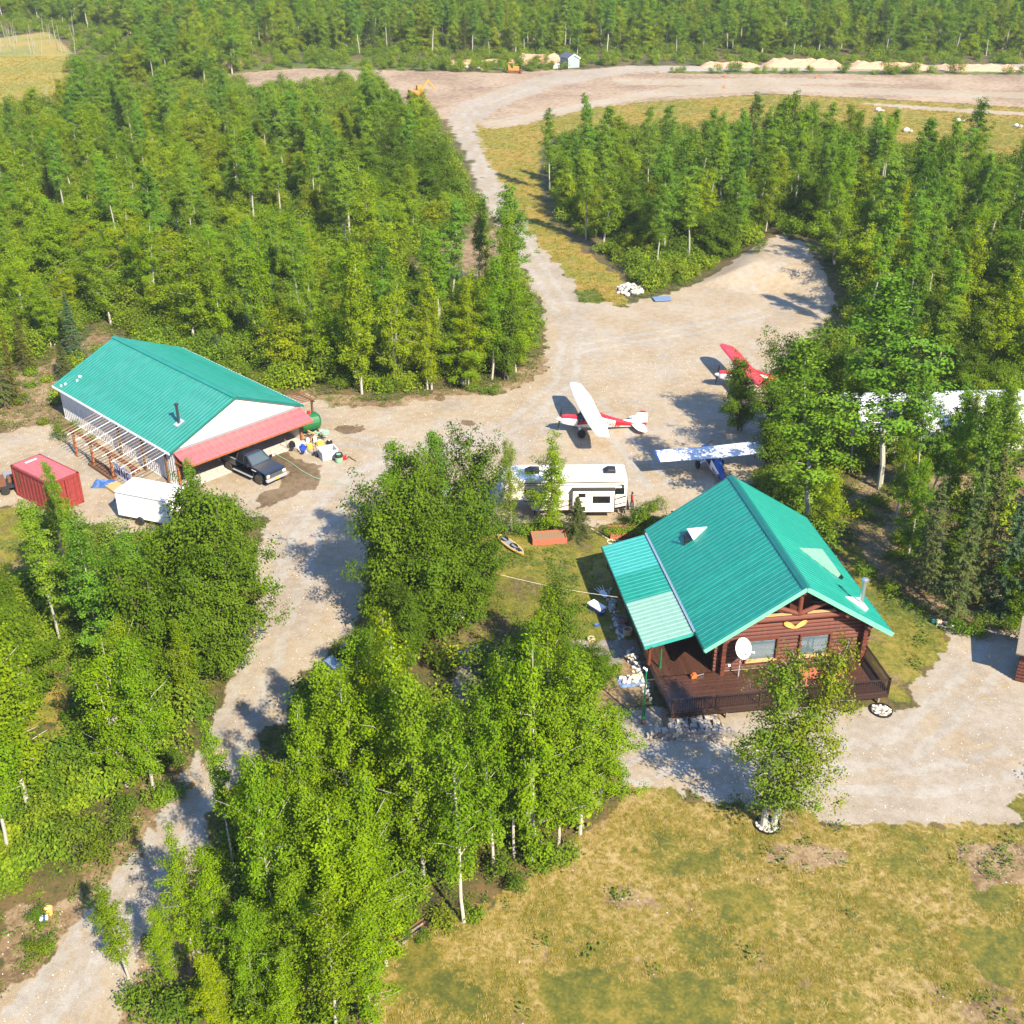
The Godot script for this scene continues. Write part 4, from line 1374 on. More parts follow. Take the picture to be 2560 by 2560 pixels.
	for s in [-1, 1]:
		st = sk()
		var n := 40
		for i in n:
			var x0 := -CL / 2 + CL * i / n
			var x1 := x0 + CL / n
			var d0: float = [0.0, 0.05, 0.05, 0.0][i % 4]
			var d1: float = [0.0, 0.05, 0.05, 0.0][(i + 1) % 4]
			var A := Vector3(x0, 0.15, s * (CW / 2 - d0))
			var B := Vector3(x1, 0.15, s * (CW / 2 - d1))
			var U := Vector3(0, CH - 0.3, 0)
			if s > 0:
				quad(st, A, B, B + U, A + U)
			else:
				quad(st, B, A, A + U, B + U)
		obj("side_wall", st, M.container_red, t)
	st = sk()
	box(st, Vector3(-CL / 2 + 0.04, CH / 2, 0), Vector3(0.06, CH - 0.3, CW - 0.1))
	obj("end_wall", st, M.container_red, t)
	for s in [-1, 1]:
		st = sk()
		box(st, Vector3(CL / 2 - 0.04, CH / 2, s * (CW / 4 - 0.02)), Vector3(0.06, CH - 0.3, CW / 2 - 0.1))
		for z in [0.25, 0.75]:
			tube(st, Vector3(CL / 2 + 0.02, 0.2, s * z), Vector3(CL / 2 + 0.02, CH - 0.2, s * z), 0.025, 0.025, 6)
		obj("door", st, M.container_red, t)
	st = sk()
	for y in [0.1, CH - 0.08]:
		for s in [-1, 1]:
			bar(st, Vector3(-CL / 2, y, s * (CW / 2 - 0.02)), Vector3(CL / 2, y, s * (CW / 2 - 0.02)), 0.12, 0.16)
			bar(st, Vector3(s * (CL / 2 - 0.02), y, -CW / 2), Vector3(s * (CL / 2 - 0.02), y, CW / 2), 0.12, 0.16)
	for sx in [-1, 1]:
		for sz in [-1, 1]:
			bar(st, Vector3(sx * (CL / 2 - 0.04), 0, sz * (CW / 2 - 0.04)), Vector3(sx * (CL / 2 - 0.04), CH, sz * (CW / 2 - 0.04)), 0.16, 0.16)
	obj("frame", st, M.container_red, t)
	st = sk()
	box(st, Vector3(0, CH - 0.01, 0), Vector3(CL - 0.2, 0.05, CW - 0.2))
	obj("roof_sheet", st, M.container_roof, t)
	st = sk()
	box(st, Vector3(0, 0.16, 0), Vector3(CL - 0.2, 0.1, CW - 0.2))
	obj("floor", st, M.brown_wood, t)
	st = sk()
	box(st, Vector3(-1.9, CH + 0.02, -0.1), Vector3(0.18, 0.02, 0.9))
	obj("roof_mark", st, M.white_matt, t)
	st = sk()
	box(st, Vector3(-1.9, 1.5, CW / 2 + 0.0), Vector3(0.34, 1.3, 0.03))
	obj("side_vent", st, M.rust, t)
	st = sk()
	box(st, Vector3(2.2, 0.75, CW / 2 + 0.0), Vector3(0.5, 0.4, 0.03))
	obj("side_patch", st, M.mid_grey, t)
	# white box trailer
	t = thing("box_trailer", "white enclosed box trailer between the sign and the poplars", "trailer", G(378, 1292) + Vector3(0.3, 0, 0.2), deg_to_rad(-20))
	st = sk()
	slab(st, [Vector2(-2.2, 0.45), Vector2(2.0, 0.45), Vector2(2.2, 0.6), Vector2(2.2, 2.2), Vector2(2.05, 2.42), Vector2(-2.2, 2.42)], -1.15, 1.15, 0.04)
	obj("body", st, M.white_paint, t)
	st = sk()
	box(st, Vector3(0, 2.44, 0), Vector3(4.2, 0.03, 2.2))
	obj("roof_sheet", st, M.fabric_white, t)
	st = sk()
	box(st, Vector3(0, 2.33, 1.17), Vector3(4.25, 0.1, 0.03))
	obj("roof_rail", st, M.galvanized, t)
	st = sk()
	bar(st, Vector3(2.2, 0.5, 0.6), Vector3(3.3, 0.45, 0), 0.08, 0.1)
	bar(st, Vector3(2.2, 0.5, -0.6), Vector3(3.3, 0.45, 0), 0.08, 0.1)
	bar(st, Vector3(2.9, 0, 0), Vector3(2.9, 0.6, 0), 0.08, 0.08)
	obj("tow_bar", st, M.dark_steel, t)
	for z in [-1.2, 1.2]:
		wheel(t, Vector3(-0.3, 0.33, z), 0.33, 0.2, M.rubber, M.white_matt)
	# sign
	var sa := G(289, 1189)
	var sb := G(338, 1222)
	var dir := (sb - sa).normalized()
	t = thing("advert_sign", "long white board sign lettered airVNC.com leaning by the lean-to frame", "sign", (sa + sb) * 0.5, atan2(-dir.z, dir.x))
	st = sk()
	box(st, Vector3(0, 0.66, 0), Vector3(3.1, 1.2, 0.06))
	obj("board", st, M.white_paint, t)
	letters("lettering", "air", 0.5, M.grey_ink, t, Vector3(-1.05, 0.64, 0.035), Vector3.ZERO, true)
	letters("lettering", "VNC", 0.72, M.blue_ink, t, Vector3(-0.05, 0.66, 0.035), Vector3.ZERO, true)
	letters("lettering", ".com", 0.4, M.grey_ink, t, Vector3(1.05, 0.6, 0.035), Vector3.ZERO, true)
	for x in [-1.3, 1.3]:
		st = sk()
		bar(st, Vector3(x, 0, -0.08), Vector3(x, 1.15, -0.08), 0.09, 0.09)
		bar(st, Vector3(x, 0, -0.7), Vector3(x, 0.95, -0.1), 0.07, 0.07)
		obj("prop", st, M.old_wood, t)
	# lumber and tarp before the sign
	t = thing("lumber_stack", "stack of pale planks below the white sign", "lumber", G(300, 1228), atan2(-dir.z, dir.x))
	for k in 12:
		st = sk()
		box(st, Vector3(R.randf_range(-0.1, 0.1), 0.08 + (k / 6) * 0.1, -0.4 + (k % 6) * 0.17), Vector3(2.8, 0.08, 0.16))
		obj("plank", st, M.lumber, t)
	for q in [[262.0, 1212.0, "crumpled blue tarpaulin beside the lumber stack and the container"], [318.0, 1243.0, "blue tarpaulin spread between the lumber and the white trailer"]]:
		t = thing("blue_tarp", q[2], "tarpaulin", G(q[0], q[1]))
		crumple(t, "sheet", Vector2(1.8, 1.2), 0.3, M.tarp_blue)
	t = thing("timber_beams", "dark old timber beams on the sand by the lean-to", "timber", G(265, 1172), atan2(-dir.z, dir.x))
	for k in 3:
		st = sk()
		box(st, Vector3(0.2 * k, 0.12, k * 0.3), Vector3(3.8, 0.22, 0.24))
		obj("beam", st, M.brown_wood, t)
	t = thing("timber_beams", "pale timbers lying at the front end of the lean-to", "timber", G(395, 1210), deg_to_rad(45))
	for k in 3:
		st = sk()
		box(st, Vector3(0.1 * k, 0.1, k * 0.32 - 0.3), Vector3(3.0, 0.18, 0.22))
		obj("beam", st, M.old_wood, t)
	# machine at the left edge
	t = thing("flat_trailer", "small flat trailer loaded with red and grey machinery by the container", "trailer", G(12, 1225), 0.5)
	st = sk()
	box(st, Vector3(0, 0.5, 0), Vector3(2.8, 0.12, 1.6))
	obj("bed", st, M.dark_steel, t)
	for z in [-0.9, 0.9]:
		wheel(t, Vector3(0, 0.32, z), 0.32, 0.18, M.rubber, M.grey_plastic)
	st = sk()
	box(st, Vector3(-0.4, 0.86, 0.1), Vector3(1.1, 0.6, 0.9))
	box(st, Vector3(0.6, 0.76, -0.2), Vector3(0.5, 0.4, 0.6))
	obj("machine", st, M.rust, t)
	st = sk()
	path_tube(st, [Vector3(-0.9, 0.6, 0.5), Vector3(-0.9, 1.6, 0.5), Vector3(-0.9, 1.6, -0.5), Vector3(-0.9, 0.6, -0.5)], 0.04, 0.04, 6)
	obj("roll_bar", st, M.galvanized, t)
	t = thing("wood_crate", "weathered wooden crate between the flat trailer and container", "crate", G(28, 1205), 0.3)
	st = sk()
	for y in [0.1, 0.35, 0.6]:
		for s in [-1, 1]:
			box(st, Vector3(0, y, s * 0.5), Vector3(1.1, 0.2, 0.03))
			box(st, Vector3(s * 0.54, y, 0), Vector3(0.03, 0.2, 0.96))
	obj("slats", st, M.old_wood, t)
	st = sk()
	box(st, Vector3(0, 0.36, 0), Vector3(1.02, 0.66, 0.92))
	obj("load", st, M.mid_grey, t)
	# garden: planters
	planter(rvp(740, 1020), rvp(1070, 1000), 1.15, "red wooden planter bed of bare soil beside the twin-trunk birch")
	planter(rvp(1490, 965), rvp(1830, 943), 1.2, "red wooden planter full of leafy potato plants at the cabin corner")
	# kayak
	var ka := rvp(400, 940)
	var kb := rvp(652, 1125)
	var kd := (kb - ka).normalized()
	t = thing("kayak", "camouflage grey and orange kayak lying on the lawn", "kayak", (ka + kb) * 0.5, atan2(-kd.z, kd.x))
	var rings := []
	var deckr := []
	for i in 13:
		var u := i / 12.0 * 2.0 - 1.0
		var w := 0.36 * pow(maxf(0.0, 1.0 - pow(absf(u), 2.4)), 0.7) + 0.01
		var x := u * 1.6
		rings.append([Vector3(x, 0.02 + 0.06 * u * u, 0), Vector3(x, 0.08, w * 0.8), Vector3(x, 0.2, w), Vector3(x, 0.27, w * 0.96), Vector3(x, 0.27, -w * 0.96), Vector3(x, 0.2, -w), Vector3(x, 0.08, -w * 0.8)])
		deckr.append([Vector3(x * 0.97, 0.272, w * 0.8), Vector3(x * 0.97, 0.31, 0), Vector3(x * 0.97, 0.272, -w * 0.8)])
	st = sk()
	loft(st, rings)
	obj("hull", st, M.orange_pale, t)
	st = sk()
	loft(st, deckr, false, false)
	obj("deck", st, M.mid_grey, t)
	for q in [[-0.75, 0.34], [0.45, 0.3]]:
		st = sk()
		lathe(st, [[q[1] * 0.72, 0.3], [q[1], 0.33], [q[1] * 0.9, 0.37], [q[1] * 0.7, 0.33], [q[1] * 0.6, 0.29]], 18, Basis.from_scale(Vector3(1.25, 1, 0.82)), Vector3(q[0], 0, 0))
		obj("cockpit_rim", st, M.black, t)
	for x in [-1.25, 0.95, 1.2]:
		st = sk()
		box(st, Vector3(x, 0.3, 0.02), Vector3(0.26, 0.05, 0.2), Basis(Vector3(0, 1, 0), x))
		obj("deck_pad", st, M.orange_pale if x < 0 else M.black, t)
	# cooler
	t = thing("cool_box", "long blue cool box with white lid on the lawn", "cooler", lwp(1330, 815), deg_to_rad(-50))
	st = sk()
	hexa(st, [Vector3(-0.52, 0, 0.24), Vector3(0.52, 0, 0.24), Vector3(0.52, 0, -0.24), Vector3(-0.52, 0, -0.24), Vector3(-0.58, 0.4, 0.29), Vector3(0.58, 0.4, 0.29), Vector3(0.58, 0.4, -0.29), Vector3(-0.58, 0.4, -0.29)])
	obj("tub", st, M.cooler_blue, t)
	st = sk()
	hexa(st, [Vector3(-0.6, 0.4, 0.31), Vector3(0.6, 0.4, 0.31), Vector3(0.6, 0.4, -0.31), Vector3(-0.6, 0.4, -0.31), Vector3(-0.57, 0.5, 0.28), Vector3(0.57, 0.5, 0.28), Vector3(0.57, 0.5, -0.28), Vector3(-0.57, 0.5, -0.28)])
	obj("lid", st, M.white_paint, t)
	for s in [-1, 1]:
		st = sk()
		box(st, Vector3(s * 0.6, 0.26, 0), Vector3(0.05, 0.05, 0.26))
		obj("handle", st, M.white_matt, t)
	# sawn log round by the path
	t = thing("log_round", "pale sawn log round at the edge of the gravel path", "log", lwp(1280, 1078))
	st = sk()
	lathe(st, [[0.24, 0], [0.26, 0.05], [0.25, 0.2], [0.01, 0.21]], 12)
	obj("bark", st, M.tan, t)
	st = sk()
	lathe(st, [[0.09, 0.205], [0.1, 0.225], [0.01, 0.228]], 9)
	obj("heart", st, M.brown_wood, t)
	# antler heap by the porch
	t = thing("antler", "pale moose antler lying on the stones beside the porch", "antler", lwp(1415, 700), 0.6)
	st = sk()
	slab(st, [Vector2(-0.1, 0), Vector2(0.1, 0.0), Vector2(0.28, 0.3), Vector2(0.24, 0.62), Vector2(0.02, 0.7), Vector2(-0.2, 0.5)], -0.02, 0.02)
	for k in 4:
		tube(st, Vector3(-0.1 + k * 0.12, 0.55, 0), Vector3(-0.3 + k * 0.24, 1.0, 0.08), 0.035, 0.01, 5)
	var an := obj("palm", st, M.white_matt, t)
	an.rotation = Vector3(-1.35, 0, 0)
	an.position.y = 0.07
	# boxes under the porch eave
	for q in [[1545.0, 925.0, "blue_grey", "grey-blue storage tub under the porch eave"], [1565.0, 940.0, "planter_red", "rust-red pot under the porch eave"], [1605.0, 1025.0, "tan", "tan barrel planter at the porch steps"], [1560.0, 1005.0, "blue_grey", "small blue tub beside the tan barrel planter"]]:
		t = thing("storage_pot", q[3], "pot", lwp(q[0], q[1]), R.randf() * 2.0)
		st = sk()
		lathe(st, [[0.2, 0], [0.27, 0.06], [0.3, 0.42], [0.27, 0.44], [0.24, 0.36]], 10)
		obj("pot", st, M[q[2]], t)
		st = sk()
		lathe(st, [[0.25, 0.36], [0.01, 0.38]], 10)
		obj("soil", st, M.soil, t)
	# blue dish and stick on the lawn
	t = thing("dog_bowl", "small blue bowl on the grass beside the cool box", "bowl", lwp(1335, 948))
	st = sk()
	lathe(st, [[0.1, 0], [0.2, 0.1], [0.18, 0.11], [0.09, 0.03]], 10)
	obj("bowl", st, M.tarp_blue, t)
	# garden chair, black
	t = thing("garden_chair", "black folding chair on the lawn beside the willow", "chair", lwp(285, 885), 0.8)
	st = sk()
	box(st, Vector3(0, 0.42, 0), Vector3(0.5, 0.04, 0.5))
	obj("seat", st, M.black, t)
	st = sk()
	box(st, Vector3(-0.28, 0.72, 0), Vector3(0.04, 0.55, 0.5), Basis(Vector3(0, 0, 1), 0.25))
	obj("backrest", st, M.black, t)
	for x in [-0.22, 0.22]:
		for z in [-0.22, 0.22]:
			st = sk()
			tube(st, Vector3(x, 0, z), Vector3(x * 0.8, 0.41, z), 0.015, 0.015, 5)
			obj("leg", st, M.dark_steel, t)
	# white sun lounger half under the willow
	t = thing("sun_lounger", "white slatted sun lounger half under the willow", "sun lounger", lwp(125, 860), 1.2)
	for k in 9:
		st = sk()
		box(st, Vector3(-0.8 + k * 0.2, 0.33 + (0.12 * maxf(0, k - 5)), 0), Vector3(0.13, 0.03, 0.6))
		obj("slat", st, M.white_paint, t)
	st = sk()
	for z in [-0.31, 0.31]:
		path_tube(st, [Vector3(-0.9, 0.3, z), Vector3(0.2, 0.3, z), Vector3(0.85, 0.7, z)], 0.025, 0.025, 5)
		for x in [-0.7, 0.2]:
			tube(st, Vector3(x, 0, z), Vector3(x, 0.3, z), 0.02, 0.02, 5)
	obj("frame", st, M.white_matt, t)
	# wooden walk mat at the porch
	t = thing("board_walk", "grey weathered board walk at the foot of the porch", "boardwalk", lwp(1635, 1150), deg_to_rad(8.5))
	for k in 9:
		st = sk()
		box(st, Vector3(0, 0.05, -0.7 + k * 0.165), Vector3(1.0, 0.05, 0.15))
		obj("plank", st, M.old_wood, t)
	st = sk()
	for x in [-0.4, 0.4]:
		box(st, Vector3(x, 0.012, 0), Vector3(0.1, 0.024, 1.5))
	obj("runner", st, M.old_wood, t)
	# tarp with stones
	t = thing("stone_tarp", "pale blue tarpaulin heaped with rounded white stones", "tarpaulin", G(1578, 1703), 0.2)
	crumple(t, "sheet", Vector2(1.6, 1.1), 0.1, M.blue_grey)
	for k in 26:
		st = sk()
		stone(st, Vector3(R.randf_range(-0.6, 0.6), 0.14, R.randf_range(-0.35, 0.35)), Vector3(0.13, 0.09, 0.11) * R.randf_range(0.7, 1.3))
		obj("stone", st, M["stone%d" % (2 + R.randi() % 2)], t)
	# stone ring of the twin birch, and the bed at the deck corner
	for q in [[1918.0, 2064.0, 0.62, "black-edged ring of pale stones round the twin birch"], [2203.0, 1778.0, 0.6, "black-edged bed of tan stones at the deck corner"]]:
		t = thing("stone_ring", q[3], "stone ring", G(q[0], q[1]))
		st = sk()
		for k in 28:
			var a := TAU * k / 28.0
			var b := TAU * (k + 1) / 28.0
			bar(st, Vector3(cos(a) * q[2], 0.06, sin(a) * q[2]), Vector3(cos(b) * q[2], 0.06, sin(b) * q[2]), 0.03, 0.14)
		obj("edging", st, M.black, t)
		for k in 60:
			st = sk()
			var a := R.randf() * TAU
			var rr: float = sqrt(R.randf()) * q[2] * 0.86
			stone(st, Vector3(cos(a) * rr, 0.06, sin(a) * rr), Vector3(0.1, 0.07, 0.08) * R.randf_range(0.6, 1.3))
			obj("stone", st, M["stone%d" % (R.randi() % 4)] if k % 4 else M.stone3, t)
	# buckets by the lower road
	t = thing("plastic_bucket", "white bucket with a blue label lying by the road verge", "bucket", G(115, 2302), 0.4)
	st = sk()
	lathe(st, [[0.13, 0], [0.16, 0.36], [0.17, 0.36], [0.01, 0.34]], 12, Basis(Vector3(0, 0, 1), 1.3), Vector3(0.1, 0.17, 0))
	obj("pail", st, M.white_paint, t)
	st = sk()
	lathe(st, [[0.145, 0.1], [0.162, 0.22]], 12, Basis(Vector3(0, 0, 1), 1.3), Vector3(0.1, 0.17, 0))
	obj("label_band", st, M.cooler_blue, t)
	t = thing("plastic_bucket", "pale orange bucket standing beside the white bucket", "bucket", G(124, 2285), 0.4)
	st = sk()
	lathe(st, [[0.15, 0], [0.18, 0.38], [0.19, 0.38], [0.01, 0.36]], 12)
	obj("pail", st, M.orange_pale, t)
	st = sk()
	path_tube(st, [Vector3(-0.18, 0.36, 0), Vector3(-0.1, 0.44, 0.08), Vector3(0.1, 0.44, 0.08), Vector3(0.18, 0.36, 0)], 0.01, 0.01, 4)
	obj("handle", st, M.steel, t)
	# poles lying at the field edge
	t = thing("pole_pile", "three weathered poles lying at the edge of the field", "timber", G(1015, 2330), 0.75)
	for k in 3:
		st = sk()
		tube(st, Vector3(-1.1 + k * 0.25, 0.07, k * 0.22), Vector3(1.0 - k * 0.2, 0.1, k * 0.2), 0.07, 0.05, 8)
		obj("pole", st, M.old_wood if k else M.brown_wood, t)
	# blue flat lid by the pit
	t = thing("truck_bed_cover", "blue-grey flat panel lying on the sand below the pit", "panel", G(1655, 750), 0.15)
	st = sk()
	box(st, Vector3(0, 0.16, 0), Vector3(1.9, 0.08, 1.3))
	obj("panel", st, M.blue_grey, t)
	st = sk()
	for z in [-0.5, 0.5]:
		box(st, Vector3(0, 0.06, z), Vector3(1.7, 0.12, 0.12))
	obj("bearer", st, M.brown_wood, t)
	# white rock pile
	t = thing("rock_pile", "heap of broken white rocks beside the road mouth", "rock pile", G(1574, 728))
	for k in 70:
		st = sk()
		var a := R.randf() * TAU
		var rr := sqrt(R.randf()) * 1.5
		stone(st, Vector3(cos(a) * rr, 0.1 + 0.7 * maxf(0, 1.0 - rr / 1.5), sin(a) * rr * 1.2), Vector3(0.26, 0.2, 0.24) * R.randf_range(0.5, 1.2))
		obj("rock", st, M["stone%d" % (3 if k % 3 else 0)], t)
	# stone bed between the gardens
	var stones := MultiMesh.new()
	stones.transform_format = MultiMesh.TRANSFORM_3D
	stones.use_colors = true
	st = sk()
	stone(st, Vector3.ZERO, Vector3(0.5, 0.32, 0.4), 0.15)
	stones.mesh = mesh_of(st)
	var sp := []
	while sp.size() < 520:
		var g := G(R.randf_range(1115, 1300), R.randf_range(1606, 1690))
		var u := (g - G(1205, 1648))
		if absf(u.x) / 2.4 + absf(u.z) / 1.5 < 1.0:
			sp.append(g)
	for k in 110:
		var s := R.randf()
		sp.append(lwp(1430 + s * 120 + R.randfn(0, 20), 620 + s * 450 + R.randfn(0, 10)))
	for k in 90:
		var s := R.randf()
		sp.append(G(1575 + s * 45 + R.randfn(0, 7), 1625 + s * 110 + R.randfn(0, 6)))
	stones.instance_count = sp.size()
	for k in sp.size():
		var z := R.randf_range(0.13, 0.3)
		stones.set_instance_transform(k, Transform3D(Basis(Vector3.UP, R.randf() * TAU).scaled(Vector3(z, z, z)), sp[k] + Vector3(0, 0.06, 0)))
		stones.set_instance_color(k, [Color(0.5, 0.42, 0.32), Color(0.36, 0.34, 0.31), Color(0.58, 0.54, 0.48), Color(0.27, 0.25, 0.24)][R.randi() % 4])
	var sm := mat("river_stone", Color.WHITE, 0.85)
	sm.vertex_color_use_as_albedo = true
	var mi := MultiMeshInstance3D.new()
	mi.name = "river_stones"
	mi.multimesh = stones
	mi.material_override = sm
	add_child(mi)
	mi.set_meta("kind", "stuff")
	mi.set_meta("label", "rounded river stones heaped along the lawn edge and porch")
	mi.set_meta("category", "stones")
	# white fabric shelter
	t = thing("fabric_shelter", "long white fabric-covered shelter half hidden by trees", "shelter", Vector3(35.4, 0, -89.6), deg_to_rad(3))
	var arch := []
	var bows := 9
	for i in bows:
		var x := -7.6 + 15.2 * i / (bows - 1)
		var ring := []
		for k in 15:
			var a := PI * k / 14.0
			var sag := 0.05 * (i % 2)
			ring.append(Vector3(x, (3.0 - sag) * pow(sin(a), 0.75) , -cos(a) * (4.1 - sag)))
		arch.append(ring)
	st = sk()
	loft(st, arch, false, false)
	obj("cover", st, M.fabric_white, t)
	for i in bows:
		st = sk()
		for k in 14:
			tube(st, arch[i][k] * Vector3(1, 0.985, 0.985), arch[i][k + 1] * Vector3(1, 0.985, 0.985), 0.03, 0.03, 4, false)
		obj("bow", st, M.galvanized, t)
	for s in [-1, 1]:
		st = sk()
		var ring: Array = arch[0] if s < 0 else arch[-1]
		for k in 14:
			tri(st, Vector3(s * 7.6, 0, 0), ring[k], ring[k + 1])
		obj("end_panel", st, M.fabric_white, t)
	# upright white posts and a plank stack seen beyond the shelter
	t = thing("pallet_stack", "stack of pale weathered pallets behind the leafy poplar", "pallets", G(2135, 905), 0.4)
	for k in 7:
		st = sk()
		for j in 6:
			box(st, Vector3(-0.5 + j * 0.2, 0.1 + k * 0.16, 0), Vector3(0.13, 0.03, 1.2))
		for z in [-0.5, 0, 0.5]:
			box(st, Vector3(0, 0.04 + k * 0.16, z), Vector3(1.14, 0.08, 0.1))
		obj("pallet", st, M.old_wood, t)
	# little things under the right-hand spruce
	for q in [[2333.0, 1558.0, 0.16, "teal_plastic", "teal ball lying under the spruce", "ball"], [2346.0, 1562.0, 0.22, "tan", "tan balloon fender lying under the spruce", "fender"]]:
		t = thing(q[5], q[4], q[5], G(q[0], q[1]))
		st = sk()
		lathe(st, [[0.02, 0.0], [q[2] * 0.7, q[2] * 0.3], [q[2], q[2]], [q[2] * 0.7, q[2] * 1.7], [0.02, q[2] * 2.0]], 12)
		obj("shell", st, M[q[3]], t)
		st = sk()
		tube(st, Vector3(0, q[2] * 1.98, 0), Vector3(0, q[2] * 2.15, 0), 0.02, 0.02, 6)
		obj("valve", st, M.black, t)
	t = thing("swing_frame", "white tubular frame lying on the verge under the spruce", "frame", G(2368, 1566), -0.5)
	st = sk()
	path_tube(st, [Vector3(-0.6, 0.05, 0), Vector3(-0.2, 0.35, 0.05), Vector3(0.5, 0.08, 0)], 0.04, 0.04, 6)
	path_tube(st, [Vector3(-0.6, 0.05, 0.25), Vector3(0.5, 0.08, 0.2)], 0.04, 0.04, 6)
	obj("tubing", st, M.white_paint, t)
	# corner of a log woodshed at the right edge
	t = thing("wood_shed", "corner of a dark log woodshed beside the gravel drive", "shed", G(2618, 1690), deg_to_rad(-25))
	for k in 9:
		put("wall_log", log_mesh(3.4, 0.13), M.log_a if k % 2 else M.log_c, t, Vector3(0, 0.12 + k * 0.23, 1.2))
		put("wall_log", log_mesh(2.6, 0.13), M.log_c if k % 2 else M.log_a, t, Vector3(-1.5, 0.2 + k * 0.23, 0), Vector3(0, PI / 2, 0))
	st = sk()
	box(st, Vector3(0, 1.05, 0), Vector3(2.8, 2.0, 2.2))
	obj("firewood", st, M.brown_wood, t)
	st = sk()
	box(st, Vector3(0, 2.35, 0), Vector3(4.0, 0.1, 3.4), Basis(Vector3(1, 0, 0), 0.15))
	obj("roof", st, M.old_wood, t)
	# garden hose
	st = sk()
	var hp := []
	for q in [[1300, 855], [1360, 890], [1420, 930], [1490, 970], [1560, 975], [1620, 980]]:
		hp.append(rvp(q[0], q[1]) + Vector3(0, 0.03, 0))
	path_tube(st, hp, 0.035, 0.035, 5)
	hp = []
	for k in 9:
		var a := TAU * k / 8.0
		hp.append(rvp(1500, 985) + Vector3(cos(a) * 0.3, 0.04, sin(a) * 0.3))
	path_tube(st, hp, 0.035, 0.035, 5)
	top("garden_hose", st, M.hose, "pale garden hose snaking over the lawn to the porch", "hose")
	st = sk()
	var wa := lwp(470, 490) + Vector3(0, 1.9, 0)
	var wb := lwp(1515, 690) + Vector3(0, 0.4, 0)
	wa = G(1120 + 470 * 0.2795, 1300 + 490 * 0.2795, 2.0)
	wb = G(1120 + 1515 * 0.2795, 1300 + 690 * 0.2795, 2.2)
	hp = []
	for k in 9:
		var u := k / 8.0
		hp.append(wa.lerp(wb, u) - Vector3(0, sin(u * PI) * 0.15, 0))
	path_tube(st, hp, 0.012, 0.012, 4)
	top("clothes_line", st, M.hose, "thin line strung from the willow to the porch", "line")
	# green hose trailing from the hangar
	st = sk()
	hp = []
	for q in [[1110, 740], [1280, 820], [1400, 910], [1540, 985], [1700, 1030], [1900, 1060]]:
		hp.append(G(420 + q[0] * 0.2381, 960 + q[1] * 0.2381) + Vector3(0, 0.11 if q[0] < 1120 else 0.03, 0))
	path_tube(st, hp, 0.03, 0.03, 5)
	top("water_hose", st, M.pale_green_plastic, "thin green hose trailing over the wet sand by the pickup", "hose")

func rvp(x: float, y: float, h := 0.0) -> Vector3:
	return G(1140 + x * 0.2588, 1100 + y * 0.2588, h)

func lwp(x: float, y: float, h := 0.0) -> Vector3:
	return G(1120 + x * 0.2795, 1300 + y * 0.2795, h)

func crumple(t: Node3D, called: String, size: Vector2, h: float, m: Material):
	var st := sk()
	var n := 9
	var p := []
	for j in n:
		for i in n:
			var e := 0.0 if i == 0 or j == 0 or i == n - 1 or j == n - 1 else R.randf_range(0.25, 1.0) * h
			p.append(Vector3((i / (n - 1.0) - 0.5) * size.x + R.randf_range(-0.05, 0.05), 0.03 + e, (j / (n - 1.0) - 0.5) * size.y + R.randf_range(-0.05, 0.05)))
	for j in n - 1:
		for i in n - 1:
			quad(st, p[(j + 1) * n + i], p[(j + 1) * n + i + 1], p[j * n + i + 1], p[j * n + i])
	obj(called, st, m, t)

func planter(a: Vector3, b: Vector3, depth: float, label: String):
	var d := (b - a).normalized()
	var L := a.distance_to(b)
	var t := thing("planter_bed", label, "planter", (a + b) * 0.5, atan2(-d.z, d.x))
	for k in [[Vector3(0, 0.24, 0), Vector3(L, 0.46, 0.05)], [Vector3(0, 0.24, -depth), Vector3(L, 0.46, 0.05)], [Vector3(-L / 2 + 0.03, 0.24, -depth / 2), Vector3(0.05, 0.46, depth - 0.06)], [Vector3(L / 2 - 0.03, 0.24, -depth / 2), Vector3(0.05, 0.46, depth - 0.06)]]:
		var st := sk()
		box(st, k[0], k[1])
		obj("board", st, M.planter_red, t)
	var st2 := sk()
	box(st2, Vector3(0, 0.2, -depth / 2), Vector3(L - 0.12, 0.38, depth - 0.12))
	obj("soil", st2, M.soil, t)

# ---------- vehicles ----------
func side_quad(t: Node, called: String, m: Material, pts: Array, z: float, th := 0.02):   # a flat shape on a vehicle's side
	var st := sk()
	var z0 := minf(z, z + th)
	slab(st, pts, z0, z0 + absf(th))
	obj(called, st, m, t)

